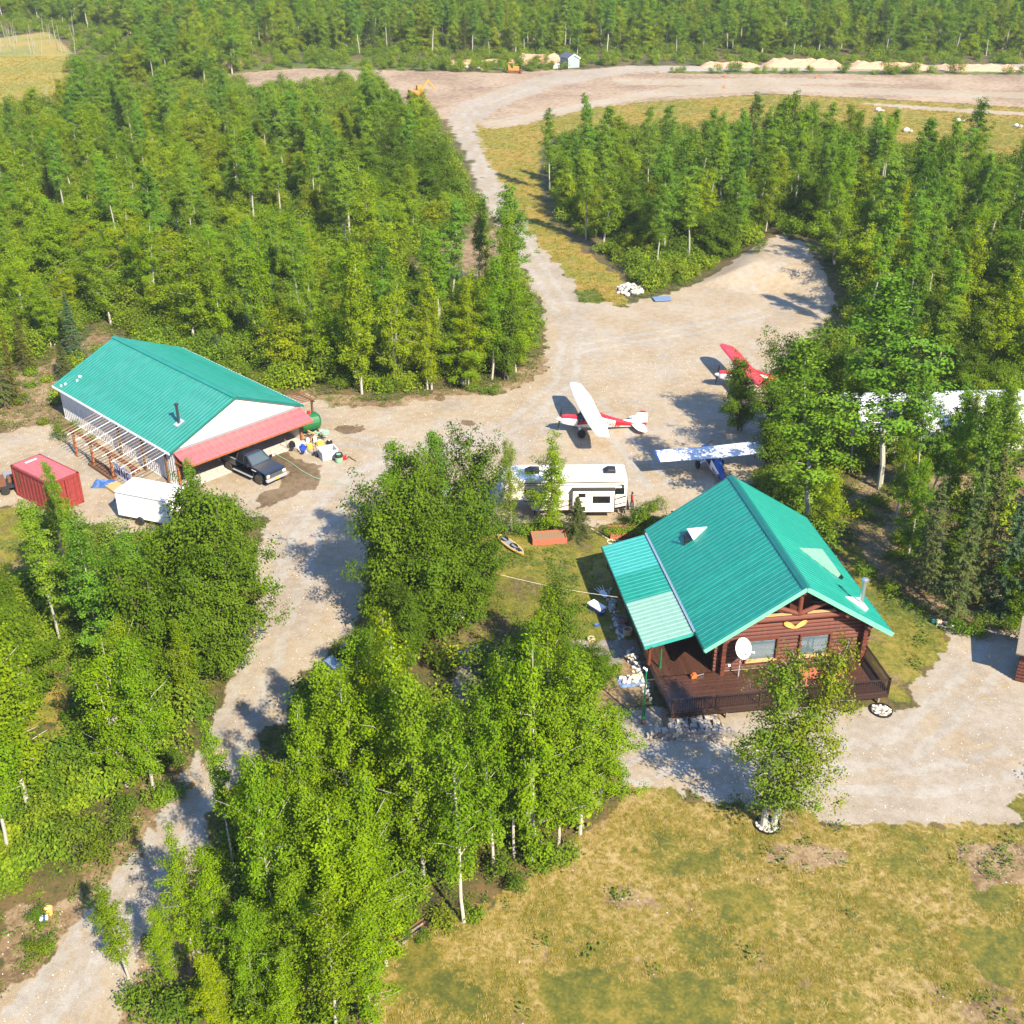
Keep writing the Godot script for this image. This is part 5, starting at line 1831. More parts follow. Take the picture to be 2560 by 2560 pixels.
func pickup(called: String, label: String, at: Vector3, heading: Vector2, paint: Material, tyre: Material, rim: Material, bed_only := false) -> Node3D:
	# x forward, length 5.7
	var t := thing(called, label, "pickup", at, atan2(-heading.y, heading.x))
	var st := sk()
	slab(st, [Vector2(-2.85, 0.62), Vector2(-2.3, 0.55), Vector2(-2.2, 0.9), Vector2(-1.95, 1.02), Vector2(-1.6, 1.02), Vector2(-1.35, 0.9), Vector2(-1.25, 0.5), Vector2(1.25, 0.5), Vector2(1.35, 0.9), Vector2(1.6, 1.02), Vector2(1.95, 1.02), Vector2(2.2, 0.9), Vector2(2.3, 0.55), Vector2(2.78, 0.6), Vector2(2.86, 0.75), Vector2(2.84, 1.14), Vector2(2.7, 1.22), Vector2(1.35, 1.34), Vector2(1.25, 1.32), Vector2(-0.82, 1.32), Vector2(-0.82, 0.78), Vector2(-2.74, 0.78), Vector2(-2.74, 0.7)], -0.98, 0.98, 0.07)
	obj("body", st, paint, t)
	st = sk()
	for s in [-1, 1]:
		box(st, Vector3(-1.8, 1.07, s * 0.93), Vector3(2.0, 0.52, 0.1))
	box(st, Vector3(-2.8, 1.05, 0), Vector3(0.08, 0.55, 1.9))
	obj("bed_wall", st, paint, t)
	st = sk()
	for s in [-1, 1]:
		box(st, Vector3(-1.8, 1.345, s * 0.93), Vector3(2.04, 0.03, 0.12))
	obj("bed_rail", st, M.mid_grey, t)
	# cab
	st = sk()
	var low := [[1.2, 0.92], [-0.8, 0.92]]
	var hx := [0.42, -0.68]
	hexa(st, [Vector3(0.42, 1.86, 0.72), Vector3(0.42, 1.86, -0.72), Vector3(-0.68, 1.86, -0.72), Vector3(-0.68, 1.86, 0.72), Vector3(0.3, 1.95, 0.62), Vector3(0.3, 1.95, -0.62), Vector3(-0.6, 1.95, -0.62), Vector3(-0.6, 1.95, 0.62)])
	for s in [-1, 1]:
		bar(st, Vector3(1.18, 1.3, s * 0.88), Vector3(0.42, 1.88, s * 0.72), 0.08, 0.08)
		bar(st, Vector3(-0.76, 1.3, s * 0.9), Vector3(-0.66, 1.88, s * 0.72), 0.14, 0.1)
		bar(st, Vector3(0.2, 1.3, s * 0.92), Vector3(0.12, 1.88, s * 0.74), 0.07, 0.07)
	obj("cab_roof", st, paint, t)
	st = sk()
	box(st, Vector3(0.1, 1.3, 0), Vector3(1.6, 0.3, 1.6))
	obj("seats", st, M.dark_inside, t)
	st = sk()
	quad(st, Vector3(1.16, 1.34, 0.84), Vector3(1.16, 1.34, -0.84), Vector3(0.42, 1.87, -0.7), Vector3(0.42, 1.87, 0.7))
	obj("windscreen", st, M.glass, t)
	st = sk()
	quad(st, Vector3(-0.79, 1.34, -0.84), Vector3(-0.79, 1.34, 0.84), Vector3(-0.68, 1.87, 0.7), Vector3(-0.68, 1.87, -0.7))
	obj("rear_window", st, M.dark_glass, t)
	for s in [-1, 1]:
		for q in [[1.1, 0.24, 0.42, 0.16], [0.14, -0.72, 0.08, -0.62]]:
			st = sk()
			quad(st, Vector3(q[1], 1.34, s * 0.9), Vector3(q[0], 1.34, s * 0.9), Vector3(q[2], 1.86, s * 0.73), Vector3(q[3], 1.86, s * 0.73))
			obj("side_window", st, M.dark_glass, t)
		st = sk()
		box(st, Vector3(0.98, 1.42, s * 1.08), Vector3(0.1, 0.22, 0.24))
		obj("mirror", st, M.black, t)
		st = sk()
		box(st, Vector3(0.0, 0.44, s * 0.98), Vector3(2.3, 0.06, 0.16))
		obj("running_board", st, M.galvanized, t)
		st = sk()
		box(st, Vector3(2.84, 0.96, s * 0.76), Vector3(0.06, 0.2, 0.28))
		obj("headlight", st, M.lamp_clear, t)
		st = sk()
		box(st, Vector3(2.84, 0.8, s * 0.8), Vector3(0.06, 0.1, 0.24))
		obj("indicator", st, M.amber, t)
		st = sk()
		box(st, Vector3(-2.86, 1.0, s * 0.9), Vector3(0.04, 0.34, 0.16))
		obj("tail_light", st, M.tail_red, t)
		st = sk()
		box(st, Vector3(0.25, 1.1, s * 0.99), Vector3(0.14, 0.03, 0.03))
		obj("door_handle", st, M.black, t)
		wheel(t, Vector3(1.78, 0.4, s * 0.84), 0.4, 0.27, tyre, rim)
		wheel(t, Vector3(-1.78, 0.4, s * 0.84), 0.4, 0.27, tyre, rim)
	st = sk()
	box(st, Vector3(2.87, 0.95, 0), Vector3(0.05, 0.26, 1.2))
	var gr := obj("grille", st, M.black, t)
	st = sk()
	for k in 3:
		box(st, Vector3(2.9, 0.86 + k * 0.09, 0), Vector3(0.02, 0.03, 1.18))
	obj("grille_bar", st, M.steel, gr)
	st = sk()
	slab(st, [Vector2(2.74, 0.5), Vector2(2.98, 0.52), Vector2(3.0, 0.74), Vector2(2.74, 0.74)], -0.98, 0.98, 0.05)
	obj("front_bumper", st, M.galvanized if paint == M.navy else M.steel, t)
	st = sk()
	box(st, Vector3(3.01, 0.64, 0), Vector3(0.02, 0.15, 0.32))
	obj("number_plate", st, M.plate_yellow, t)
	st = sk()
	box(st, Vector3(-2.95, 0.6, 0), Vector3(0.14, 0.16, 1.9))
	obj("rear_bumper", st, M.galvanized, t)
	return t

func build_vehicles():
	var st: SurfaceTool
	# navy pickup at the hangar door: wheels read from the picture
	var rw := G(420 + 605 * 0.2381, 960 + 895 * 0.2381)
	var fw := G(420 + 990 * 0.2381, 960 + 1075 * 0.2381)
	var d3 := (fw - rw).normalized()
	var d := Vector2(d3.x, d3.z)
	var n := Vector2(d.y, -d.x)
	var c := (rw + fw) * 0.5 + Vector3(n.x, 0, n.y) * 0.95
	var pk := pickup("pickup_truck", "dark navy pickup parked nose out at the hangar door", c, d, M.navy, M.dusty_rubber, M.rim_tan)
	letters("badge", "SUPER DUTY", 0.07, M.lamp_clear, pk, Vector3(1.45, 1.1, 0.985))
	# silver pickup behind the willow, load in its bed
	var p2 := pickup("pickup_truck", "silver pickup half hidden by the willows, hitched before the caravan", Vector3(-4.9, 0, -75.2), Vector2(-1, 0.06), M.silver_paint, M.rubber, M.steel)
	var lo := thing("bed_load", "orange sack and pale bags in the silver pickup bed", "sacks", p2.position + Vector3(2.0, 0.78, -0.1), 0.2)
	st = sk()
	stone(st, Vector3(0.25, 0.3, -0.3), Vector3(0.42, 0.3, 0.32), 0.1)
	obj("orange_sack", st, M.orange, lo)
	for k in 4:
		st = sk()
		stone(st, Vector3(-0.6 + k * 0.35, 0.2, 0.35 - (k % 2) * 0.3), Vector3(0.3, 0.22, 0.22), 0.12)
		obj("pale_bag", st, M.blue_grey if k % 2 else M.white_matt, lo)
	# fifth-wheel caravan: x along its length, near side is +z
	var t := thing("caravan", "cream fifth-wheel caravan with brown swirl stripes parked behind the garden birches", "caravan", Vector3(3.65, 0, -75.95), deg_to_rad(0.5))
	st = sk()
	slab(st, [Vector2(-4.6, 1.5), Vector2(-4.75, 1.9), Vector2(-4.4, 2.75), Vector2(-4.0, 3.05), Vector2(4.5, 3.1), Vector2(4.6, 3.0), Vector2(4.6, 0.75), Vector2(3.9, 0.6), Vector2(-2.2, 0.55), Vector2(-2.35, 1.4)], -1.2, 1.2, 0.05)
	obj("body", st, M.rv_cream, t)
	st = sk()
	box(st, Vector3(0.3, 3.085, 0), Vector3(8.3, 0.04, 2.2))
	obj("roof_skin", st, M.rv_roof, t)
	st = sk()
	box(st, Vector3(2.2, 1.55, 1.42), Vector3(3.0, 1.72, 0.46))
	var so := obj("slide_out", st, M.rv_cream, t)
	st = sk()
	box(st, Vector3(2.2, 2.43, 1.42), Vector3(3.1, 0.05, 0.5))
	obj("slide_trim", st, M.black, so)
	st = sk()
	box(st, Vector3(3.71, 1.55, 1.43), Vector3(0.05, 1.72, 0.5))
	obj("slide_trim", st, M.black, so)
	st = sk()
	box(st, Vector3(2.75, 1.7, 1.66), Vector3(1.25, 0.55, 0.03))
	obj("window", st, M.dark_glass, so)
	for y in [2.05, 0.95]:
		st = sk()
		for k in 4:
			box(st, Vector3(1.35, y - 0.12 + k * 0.08, 1.66), Vector3(0.5, 0.06, 0.03))
		obj("louvre", st, M.black, so)
	side_quad(so, "stripe", M.brown_wood, [Vector2(0.75, 1.3), Vector2(1.5, 1.62), Vector2(1.9, 1.75), Vector2(1.2, 1.58)], 1.65)
	side_quad(so, "stripe", M.black, [Vector2(1.7, 2.1), Vector2(2.3, 2.18), Vector2(3.1, 2.24), Vector2(2.3, 2.14)], 1.65)
	for w in [[-2.4, 2.15, 0.75, 0.42], [4.1, 2.15, 0.62, 0.5]]:
		st = sk()
		box(st, Vector3(w[0], w[1], 1.21), Vector3(w[2], w[3], 0.03))
		obj("window", st, M.dark_glass, t)
	# swirls and lines on the near side
	var swirls := [[Vector2(-2.7, 1.6), Vector2(-2.2, 1.45), Vector2(-1.4, 1.5), Vector2(-0.9, 1.6), Vector2(-1.6, 1.62), Vector2(-2.2, 1.62)], [Vector2(-2.2, 1.7), Vector2(-1.6, 1.95), Vector2(-0.8, 2.1), Vector2(-1.6, 2.08), Vector2(-2.05, 1.9)], [Vector2(-2.8, 1.28), Vector2(0.6, 1.33), Vector2(0.6, 1.4), Vector2(-2.8, 1.36)], [Vector2(-2.9, 2.75), Vector2(4.4, 2.86), Vector2(4.4, 2.92), Vector2(-2.9, 2.82)], [Vector2(-3.2, 2.58), Vector2(3.6, 2.66), Vector2(3.6, 2.69), Vector2(-3.2, 2.62)], [Vector2(3.8, 1.45), Vector2(4.55, 1.7), Vector2(4.55, 1.8), Vector2(3.8, 1.52)], [Vector2(3.8, 1.0), Vector2(4.55, 1.22), Vector2(4.55, 1.28), Vector2(3.8, 1.06)], [Vector2(3.75, 2.62), Vector2(4.2, 2.6), Vector2(4.25, 2.45), Vector2(4.1, 2.38), Vector2(4.35, 2.4), Vector2(4.4, 2.6), Vector2(4.2, 2.7)], [Vector2(3.8, 0.66), Vector2(4.58, 0.78), Vector2(4.58, 0.98), Vector2(3.8, 0.8)], [Vector2(-0.4, 0.72), Vector2(0.6, 1.05), Vector2(0.6, 1.12), Vector2(-0.4, 0.8)]]
	for k in swirls.size():
		side_quad(t, "stripe", M.black if k != 2 and k != 9 else M.brown_wood, swirls[k], 1.2)
	st = sk()
	box(st, Vector3(-1.65, 0.78, 1.21), Vector3(0.6, 0.42, 0.03))
	obj("locker_door", st, M.white_matt, t)
	for x in [-1.2, -0.6]:
		for z in [-1.0, 1.0]:
			wheel(t, Vector3(1.2 + (x + 0.9) * 1.4, 0.36, z), 0.36, 0.22, M.rubber, M.white_matt)
	for x in [-2.0, 4.3]:
		for z in [-0.9, 0.9]:
			st = sk()
			bar(st, Vector3(x, 0, z), Vector3(x, 0.7, z), 0.08, 0.08)
			obj("jack_leg", st, M.dark_steel, t)
	st = sk()
	slab(st, [Vector2(-4.78, 1.88), Vector2(-4.6, 1.5), Vector2(-4.3, 1.5), Vector2(-4.1, 2.4), Vector2(-4.42, 2.72)], -1.14, 1.215, 0.02)
	obj("front_cap", st, M.blue_grey, t)
	for q in [[-2.2, 0.75], [3.4, 0.62]]:
		st = sk()
		slab(st, [Vector2(q[0] - q[1] * 0.7, 3.1), Vector2(q[0] + q[1] * 0.7, 3.1), Vector2(q[0] + q[1] * 0.66, 3.4), Vector2(q[0] - q[1] * 0.2, 3.42), Vector2(q[0] - q[1] * 0.7, 3.24)], -0.38, 0.38, 0.06)
		var ac := obj("air_conditioner", st, M.black, t)
		st = sk()
		box(st, Vector3(q[0] + q[1] * 0.68, 3.24, 0), Vector3(0.02, 0.2, 0.6))
		obj("grille", st, M.mid_grey, ac)
	for q in [[1.0, 0.5], [2.2, -0.6], [-0.5, -0.4]]:
		st = sk()
		lathe(st, [[0.22, 3.1], [0.24, 3.18], [0.18, 3.24], [0.01, 3.25]], 12, Basis.IDENTITY, Vector3(q[0], 0, q[1]))
		obj("roof_vent", st, M.white_paint, t)
	st = sk()
	for z in [-0.8, -0.45]:
		path_tube(st, [Vector3(4.66, 0.8, z), Vector3(4.66, 3.05, z), Vector3(4.55, 3.4, z), Vector3(4.3, 3.4, z), Vector3(4.3, 3.1, z)], 0.02, 0.02, 5)
	for k in 7:
		tube(st, Vector3(4.66, 1.0 + k * 0.3, -0.8), Vector3(4.66, 1.0 + k * 0.3, -0.45), 0.015, 0.015, 5)
	obj("ladder", st, M.steel, t)
	st = sk()
	box(st, Vector3(4.75, 0.62, 0), Vector3(0.2, 0.12, 2.2))
	obj("rear_bumper", st, M.black, t)
	st = sk()
	bar(st, Vector3(4.8, 0.65, 0.75), Vector3(5.15, 0.65, 0.75), 0.06, 0.06)
	bar(st, Vector3(5.0, 0.65, 0.2), Vector3(5.0, 0.65, 1.3), 0.06, 0.06)
	bar(st, Vector3(5.0, 0.65, 0.75), Vector3(5.0, 1.6, 0.75), 0.06, 0.06)
	obj("bike_rack", st, M.dark_steel, t)
	# bicycle on the rack: its wheels lie in the y-z plane of the caravan
	var bk := thing("bicycle", "red bicycle hung on the rack behind the caravan", "bicycle", t.transform * Vector3(5.08, 0.7, 0.75), t.rotation.y)
	for z in [-0.5, 0.5]:
		st = sk()
		for k in 18:
			var a := TAU * k / 18.0
			var b := TAU * (k + 1) / 18.0
			tube(st, Vector3(0, 0.34 + sin(a) * 0.33, z + cos(a) * 0.33), Vector3(0, 0.34 + sin(b) * 0.33, z + cos(b) * 0.33), 0.025, 0.025, 5, false)
		for k in 6:
			var a := TAU * k / 6.0
			tube(st, Vector3(0, 0.34, z), Vector3(0, 0.34 + sin(a) * 0.32, z + cos(a) * 0.32), 0.006, 0.006, 3, false)
		obj("wheel", st, M.rubber, bk)
	st = sk()
	for q in [[Vector3(0, 0.34, -0.5), Vector3(0, 0.36, -0.08)], [Vector3(0, 0.34, -0.5), Vector3(0, 0.78, -0.18)], [Vector3(0, 0.36, -0.08), Vector3(0, 0.88, -0.22)], [Vector3(0, 0.36, -0.08), Vector3(0, 0.76, 0.34)], [Vector3(0, 0.8, -0.18), Vector3(0, 0.84, 0.32)], [Vector3(0, 0.34, 0.5), Vector3(0, 0.95, 0.28)]]:
		tube(st, q[0], q[1], 0.025, 0.025, 6)
	obj("frame", st, M.red_paint, bk)
	st = sk()
	box(st, Vector3(0, 0.93, -0.23), Vector3(0.12, 0.05, 0.26))
	obj("saddle", st, M.black, bk)
	st = sk()
	tube(st, Vector3(-0.28, 0.98, 0.28), Vector3(0.28, 0.98, 0.28), 0.015, 0.015, 5)
	obj("handlebar", st, M.black, bk)
	# pale blue car glimpsed through the birches
	t = thing("tarped_car", "pale blue car glimpsed through the birches beside the road", "car", G(905, 1660), deg_to_rad(40))
	st = sk()
	slab(st, [Vector2(-2.1, 0.35), Vector2(2.1, 0.35), Vector2(2.15, 0.75), Vector2(1.0, 0.92), Vector2(-1.7, 0.95), Vector2(-2.1, 0.85)], -0.85, 0.85, 0.1)
	obj("body", st, M.blue_grey, t)
	st = sk()
	hexa(st, [Vector3(-1.5, 0.94, 0.76), Vector3(0.95, 0.9, 0.76), Vector3(0.95, 0.9, -0.76), Vector3(-1.5, 0.94, -0.76), Vector3(-1.0, 1.42, 0.6), Vector3(0.25, 1.42, 0.6), Vector3(0.25, 1.42, -0.6), Vector3(-1.0, 1.42, -0.6)])
	obj("cabin_glass", st, M.dark_glass, t)
	st = sk()
	box(st, Vector3(-0.37, 1.44, 0), Vector3(1.3, 0.05, 1.2))
	obj("roof", st, M.blue_grey, t)
	for x in [-1.3, 1.35]:
		for z in [-0.78, 0.78]:
			wheel(t, Vector3(x, 0.31, z), 0.31, 0.2, M.rubber, M.steel)

# ---------- aircraft ----------
func aircraft(called: String, label: String, at: Vector3, heading: float, cfg: Dictionary):
	var t := thing(called, label, "aeroplane", at)
	t.rotation = Vector3(0, heading, deg_to_rad(10.5))
	t.scale = Vector3.ONE * cfg.get("size", 1.0)
	var secs := [[1.72, 0.78, 1.2, 0.26], [1.62, 0.7, 1.32, 0.42], [1.2, 0.63, 1.4, 0.5], [0.7, 0.58, 1.44, 0.53], [0.38, 0.56, 1.46, 0.55], [-0.28, 0.55, 2.02, 0.56], [-1.3, 0.6, 2.02, 0.53], [-2.0, 0.7, 1.78, 0.43], [-2.9, 0.82, 1.6, 0.33], [-3.9, 0.95, 1.46, 0.23], [-5.0, 1.08, 1.34, 0.12], [-5.6, 1.14, 1.28, 0.05]]
	var N := 20
	var rings := []
	for s in secs:
		var ring := []
		for k in N:
			var a := TAU * k / N
			var cy := cos(a)
			var cz := sin(a)
			ring.append(Vector3(s[0], (s[1] + s[2]) / 2 - signf(cy) * pow(absf(cy), 0.75) * (s[2] - s[1]) / 2, signf(cz) * pow(absf(cz), 0.7) * s[3]))
		rings.append(ring)
	var skin := sk()
	var trim := sk()
	var glass := sk()
	for i in secs.size() - 1:
		var xm: float = (secs[i][0] + secs[i + 1][0]) / 2
		for k in N:
			var j := (k + 1) % N
			var a: float = TAU * (k + 0.5) / N
			var v := 0.5 - 0.5 * signf(cos(a)) * pow(absf(cos(a)), 0.75)
			var st := skin
			if xm < 0.38 and xm > -0.28 and v > 0.3:
				st = glass if v > 0.42 else trim
			elif xm < -0.28 and xm > -1.3 and v > 0.52 and v < 0.9:
				st = glass
			elif xm > 0.3:
				if v > 0.85 or (v > 0.42 and v < 0.62):
					st = trim
			elif xm > -1.3:
				if v > 0.3 and v < 0.45:
					st = trim
			else:
				if v > 0.86 or (v > 0.4 and v < 0.52 and xm < -3.6) or (xm < -3.2 and xm > -4.6 and v < 0.8 and v > 0.3):
					st = trim
			quad(st, rings[i][k], rings[i][j], rings[i + 1][j], rings[i + 1][k])
	for k in N:
		tri(skin, Vector3(1.74, 1.0, 0), rings[0][(k + 1) % N], rings[0][k])
	obj("fuselage", skin, cfg.body, t)
	obj("painted_trim", trim, cfg.trim, t)
	obj("cabin_glass", glass, M.dark_glass, t)
	# wing
	var half: float = cfg.span / 2
	var st := sk()
	var sec := []
	var plan: Array = cfg.plan   # [fraction of half span, leading edge x, chord]
	for s in range(plan.size() - 1, -1, -1):
		sec.append([-plan[s][0] * half, plan[s][1], plan[s][2]])
	for p in plan:
		if p[0] > 0.0:
			sec.append([p[0] * half, p[1], p[2]])
	var wr := []
	for s in sec:
		var ring := []
		var th: float = 0.115 * s[2] * (0.4 if absf(s[0]) > half * 0.985 else 1.0)
		var y0 := 2.02 + absf(s[0]) * 0.03
		for q in [[0.0, 0.0], [0.03, 0.55], [0.12, 0.95], [0.3, 1.1], [0.6, 0.75], [1.0, 0.05], [0.6, -0.12], [0.2, -0.3], [0.04, -0.28]]:
			ring.append(Vector3(s[1] - q[0] * s[2], y0 + q[1] * th * 0.85, s[0]))
		wr.append(ring)
	loft(st, wr)
	var wing := obj("wing", st, cfg.wing, t)
	for s in [-1, 1]:
		st = sk()
		var zz: float = s * half * 0.79
		var y1 := 2.055 + half * 0.79 * 0.03
		box(st, Vector3(plan[1][1] - plan[1][2] * 0.84, y1 + 0.035, zz), Vector3(0.02, 0.02, half * 0.34))
		obj("aileron_gap", st, M.mid_grey, wing)
		if cfg.has("tips"):
			st = sk()
			box(st, Vector3(plan[-1][1] - plan[-1][2] * 0.5, 2.06 + half * 0.03, s * (half + 0.06)), Vector3(plan[-1][2] + 0.06, 0.12, 0.16))
			obj("wing_tip", st, cfg.tips, wing)
		st = sk()
		bar(st, Vector3(-0.15, 0.68, s * 0.5), Vector3(-0.3, 2.08, s * half * 0.47), 0.04, 0.1, Vector3(1, 0, 0))
		if cfg.struts > 1:
			bar(st, Vector3(-0.15, 0.68, s * 0.5), Vector3(-1.0, 2.08, s * half * 0.47), 0.04, 0.08, Vector3(1, 0, 0))
		obj("wing_strut", st, cfg.body, t)
		st = sk()
		bar(st, Vector3(0.12, 0.68, s * 0.4), Vector3(0.05, 0.36, s * 1.02), 0.05, 0.2, Vector3(1, 0, 0))
		obj("gear_leg", st, cfg.body, t)
		wheel(t, Vector3(0, 0.36, s * 1.12), 0.36, 0.26, M.rubber, M.grey_plastic)
		# tailplane
		st = sk()
		var zs := [[0.05, -4.35, 1.2], [0.9, -4.45, 1.05], [1.45, -4.62, 0.78], [1.6, -4.85, 0.4]]
		var rr := []
		for q in zs:
			rr.append([Vector3(q[1], 1.3, s * q[0]), Vector3(q[1] - q[2] * 0.3, 1.335, s * q[0]), Vector3(q[1] - q[2], 1.3, s * q[0]), Vector3(q[1] - q[2] * 0.3, 1.265, s * q[0])])
		loft(st, rr)
		obj("tailplane", st, cfg.tail, t)
	for z in [0.2, 0.42, 0.6, 0.97]:
		for s in [-1, 1]:
			st = sk()
			var zz: float = s * z * half
			var yy: float = 2.06 + absf(zz) * 0.03 + 0.1 * plan[1][2] * 0.85
			bar(st, Vector3(0.1, yy - 0.02, zz), Vector3(-0.7, yy - 0.005, zz), 0.012, 0.014)
			obj("panel_seam", st, M.mid_grey, wing)
	st = sk()
	slab(st, [Vector2(-3.6, 1.48), Vector2(-4.3, 1.62), Vector2(-4.75, 2.35), Vector2(-5.05, 2.52), Vector2(-5.3, 2.5), Vector2(-5.3, 1.25), Vector2(-4.4, 1.3)], -0.035, 0.035, 0.02)
	obj("fin", st, cfg.tail, t)
	st = sk()
	slab(st, [Vector2(-5.31, 2.48), Vector2(-5.55, 2.4), Vector2(-5.68, 1.9), Vector2(-5.72, 1.4), Vector2(-5.6, 1.1), Vector2(-5.31, 1.15)], -0.03, 0.03, 0.015)
	var rud := obj("rudder", st, cfg.tail, t)
	st = sk()
	slab(st, [Vector2(-5.68, 1.55), Vector2(-5.72, 1.4), Vector2(-5.6, 1.08), Vector2(-5.3, 1.12), Vector2(-5.3, 1.5)], -0.04, 0.04)
	obj("rudder_band", st, cfg.trim, rud)
	st = sk()
	slab(st, [Vector2(-4.72, 2.36), Vector2(-5.05, 2.53), Vector2(-5.3, 2.51), Vector2(-5.55, 2.41), Vector2(-5.3, 2.38)], -0.04, 0.04)
	obj("fin_band", st, cfg.trim, rud)
	# tail wheel, propeller
	st = sk()
	bar(st, Vector3(-4.9, 1.1, 0), Vector3(-5.35, 1.08, 0), 0.05, 0.04)
	obj("tail_spring", st, M.dark_steel, t)
	wheel(t, Vector3(-5.4, 1.1, 0), 0.1, 0.08, M.rubber, M.grey_plastic)
	var pr := Node3D.new()
	pr.name = "propeller"
	t.add_child(pr)
	pr.position = Vector3(1.74, 1.0, 0)
	pr.rotation.x = cfg.blade
	for s in [-1, 1]:
		st = sk()
		var rg := []
		for q in [[0.08, 0.05, 0.9], [0.35, 0.085, 0.6], [0.7, 0.08, 0.35], [0.92, 0.05, 0.25]]:
			var cx: Vector3 = Vector3(sin(q[2]), 0, cos(q[2])) * q[1]
			var nn := Vector3(cos(q[2]), 0, -sin(q[2])) * 0.014
			var b := Vector3(0.04, s * q[0], 0)
			rg.append([b - cx, b + nn, b + cx, b - nn])
		loft(st, rg)
		obj("blade", st, M.black, pr)
	st = sk()
	lathe(st, [[0.17, 0.0], [0.16, 0.08], [0.1, 0.24], [0.01, 0.33]], 14, Basis(Vector3(0, 0, 1), -PI / 2))
	obj("spinner", st, cfg.body, pr)
	if cfg.text != "":
		letters("registration", cfg.text, 0.36, cfg.ink, t, Vector3(-2.55, 1.16, -0.375), Vector3(0, PI + 0.11, 0), true)
		letters("registration", cfg.text, 0.36, cfg.ink, t, Vector3(-2.55, 1.16, 0.375), Vector3(0, -0.11, 0), true)

func build_aircraft():
	var cessna_plan := [[0.0, 0.28, 1.62], [0.55, 0.28, 1.62], [0.93, 0.14, 1.2], [0.985, 0.05, 1.02], [1.0, -0.15, 0.6]]
	aircraft("light_aircraft", "white and red high-wing aeroplane with white wings in the open yard", Vector3(5.5, 0, -89.3), atan2(-0.16, -1.0), {"body": M.white_paint, "trim": M.red_paint, "wing": M.white_paint, "tail": M.white_paint, "span": 10.9, "plan": cessna_plan, "struts": 1, "blade": 0.15, "text": "N2962D", "ink": M.red_paint})
	var square := [[0.0, 0.3, 1.75], [0.6, 0.3, 1.75], [0.99, 0.3, 1.75], [1.0, 0.28, 1.7]]
	aircraft("light_aircraft", "blue and white high-wing aeroplane with square white wings behind the cabin", Vector3(15.5, 0, -82.9), atan2(1.0, -0.2), {"body": M.white_paint, "trim": M.blue_paint, "wing": M.fabric_white, "tail": M.white_paint, "span": 10.6, "size": 0.87, "plan": square, "struts": 2, "blade": 0.9, "tips": M.blue_paint, "text": "N154W", "ink": M.blue_ink})
	var rounded := [[0.0, 0.3, 1.65], [0.7, 0.3, 1.65], [0.9, 0.22, 1.45], [0.97, 0.05, 1.0], [1.0, -0.25, 0.4]]
	aircraft("light_aircraft", "red-winged silver and red aeroplane behind the leaning willow", Vector3(20.0, 0, -98.9), atan2(-0.18, -1.0), {"body": M.silver_paint, "trim": M.red_paint, "wing": M.wing_red, "tail": M.wing_red, "span": 10.4, "plan": rounded, "struts": 2, "blade": 0.1, "text": "", "ink": M.black})

# ---------- far things ----------
func mound(called: String, label: String, a: Vector3, b: Vector3, w: float, h: float, m: Material):
	var d := (b - a).normalized()
	var L := a.distance_to(b)
	var t := thing(called, label, "earth bank", (a + b) * 0.5, atan2(-d.z, d.x))
	var st := sk()
	var nx := maxi(6, int(L / 1.2))
	var nz := 8
	var fn := FastNoiseLite.new()
	fn.seed = int(L * 10)
	fn.frequency = 0.22
	var p := []
	for i in nx + 1:
		for j in nz + 1:
			var u := i / float(nx)
			var v := j / float(nz) * 2.0 - 1.0
			var e := pow(maxf(0.0, 1.0 - v * v), 0.8) * minf(1.0, minf(u, 1.0 - u) * 8.0)
			var x := (u - 0.5) * L
			p.append(Vector3(x, e * h * (0.55 + 0.75 * absf(fn.get_noise_2d(x * 1.6, v * 9.0))) + e * 0.25 * fn.get_noise_2d(x * 6.0, v * 20.0) - 0.03, v * w))
	for i in nx:
		for j in nz:
			quad(st, p[i * (nz + 1) + j + 1], p[(i + 1) * (nz + 1) + j + 1], p[(i + 1) * (nz + 1) + j], p[i * (nz + 1) + j])
	obj("soil", st, m, t)

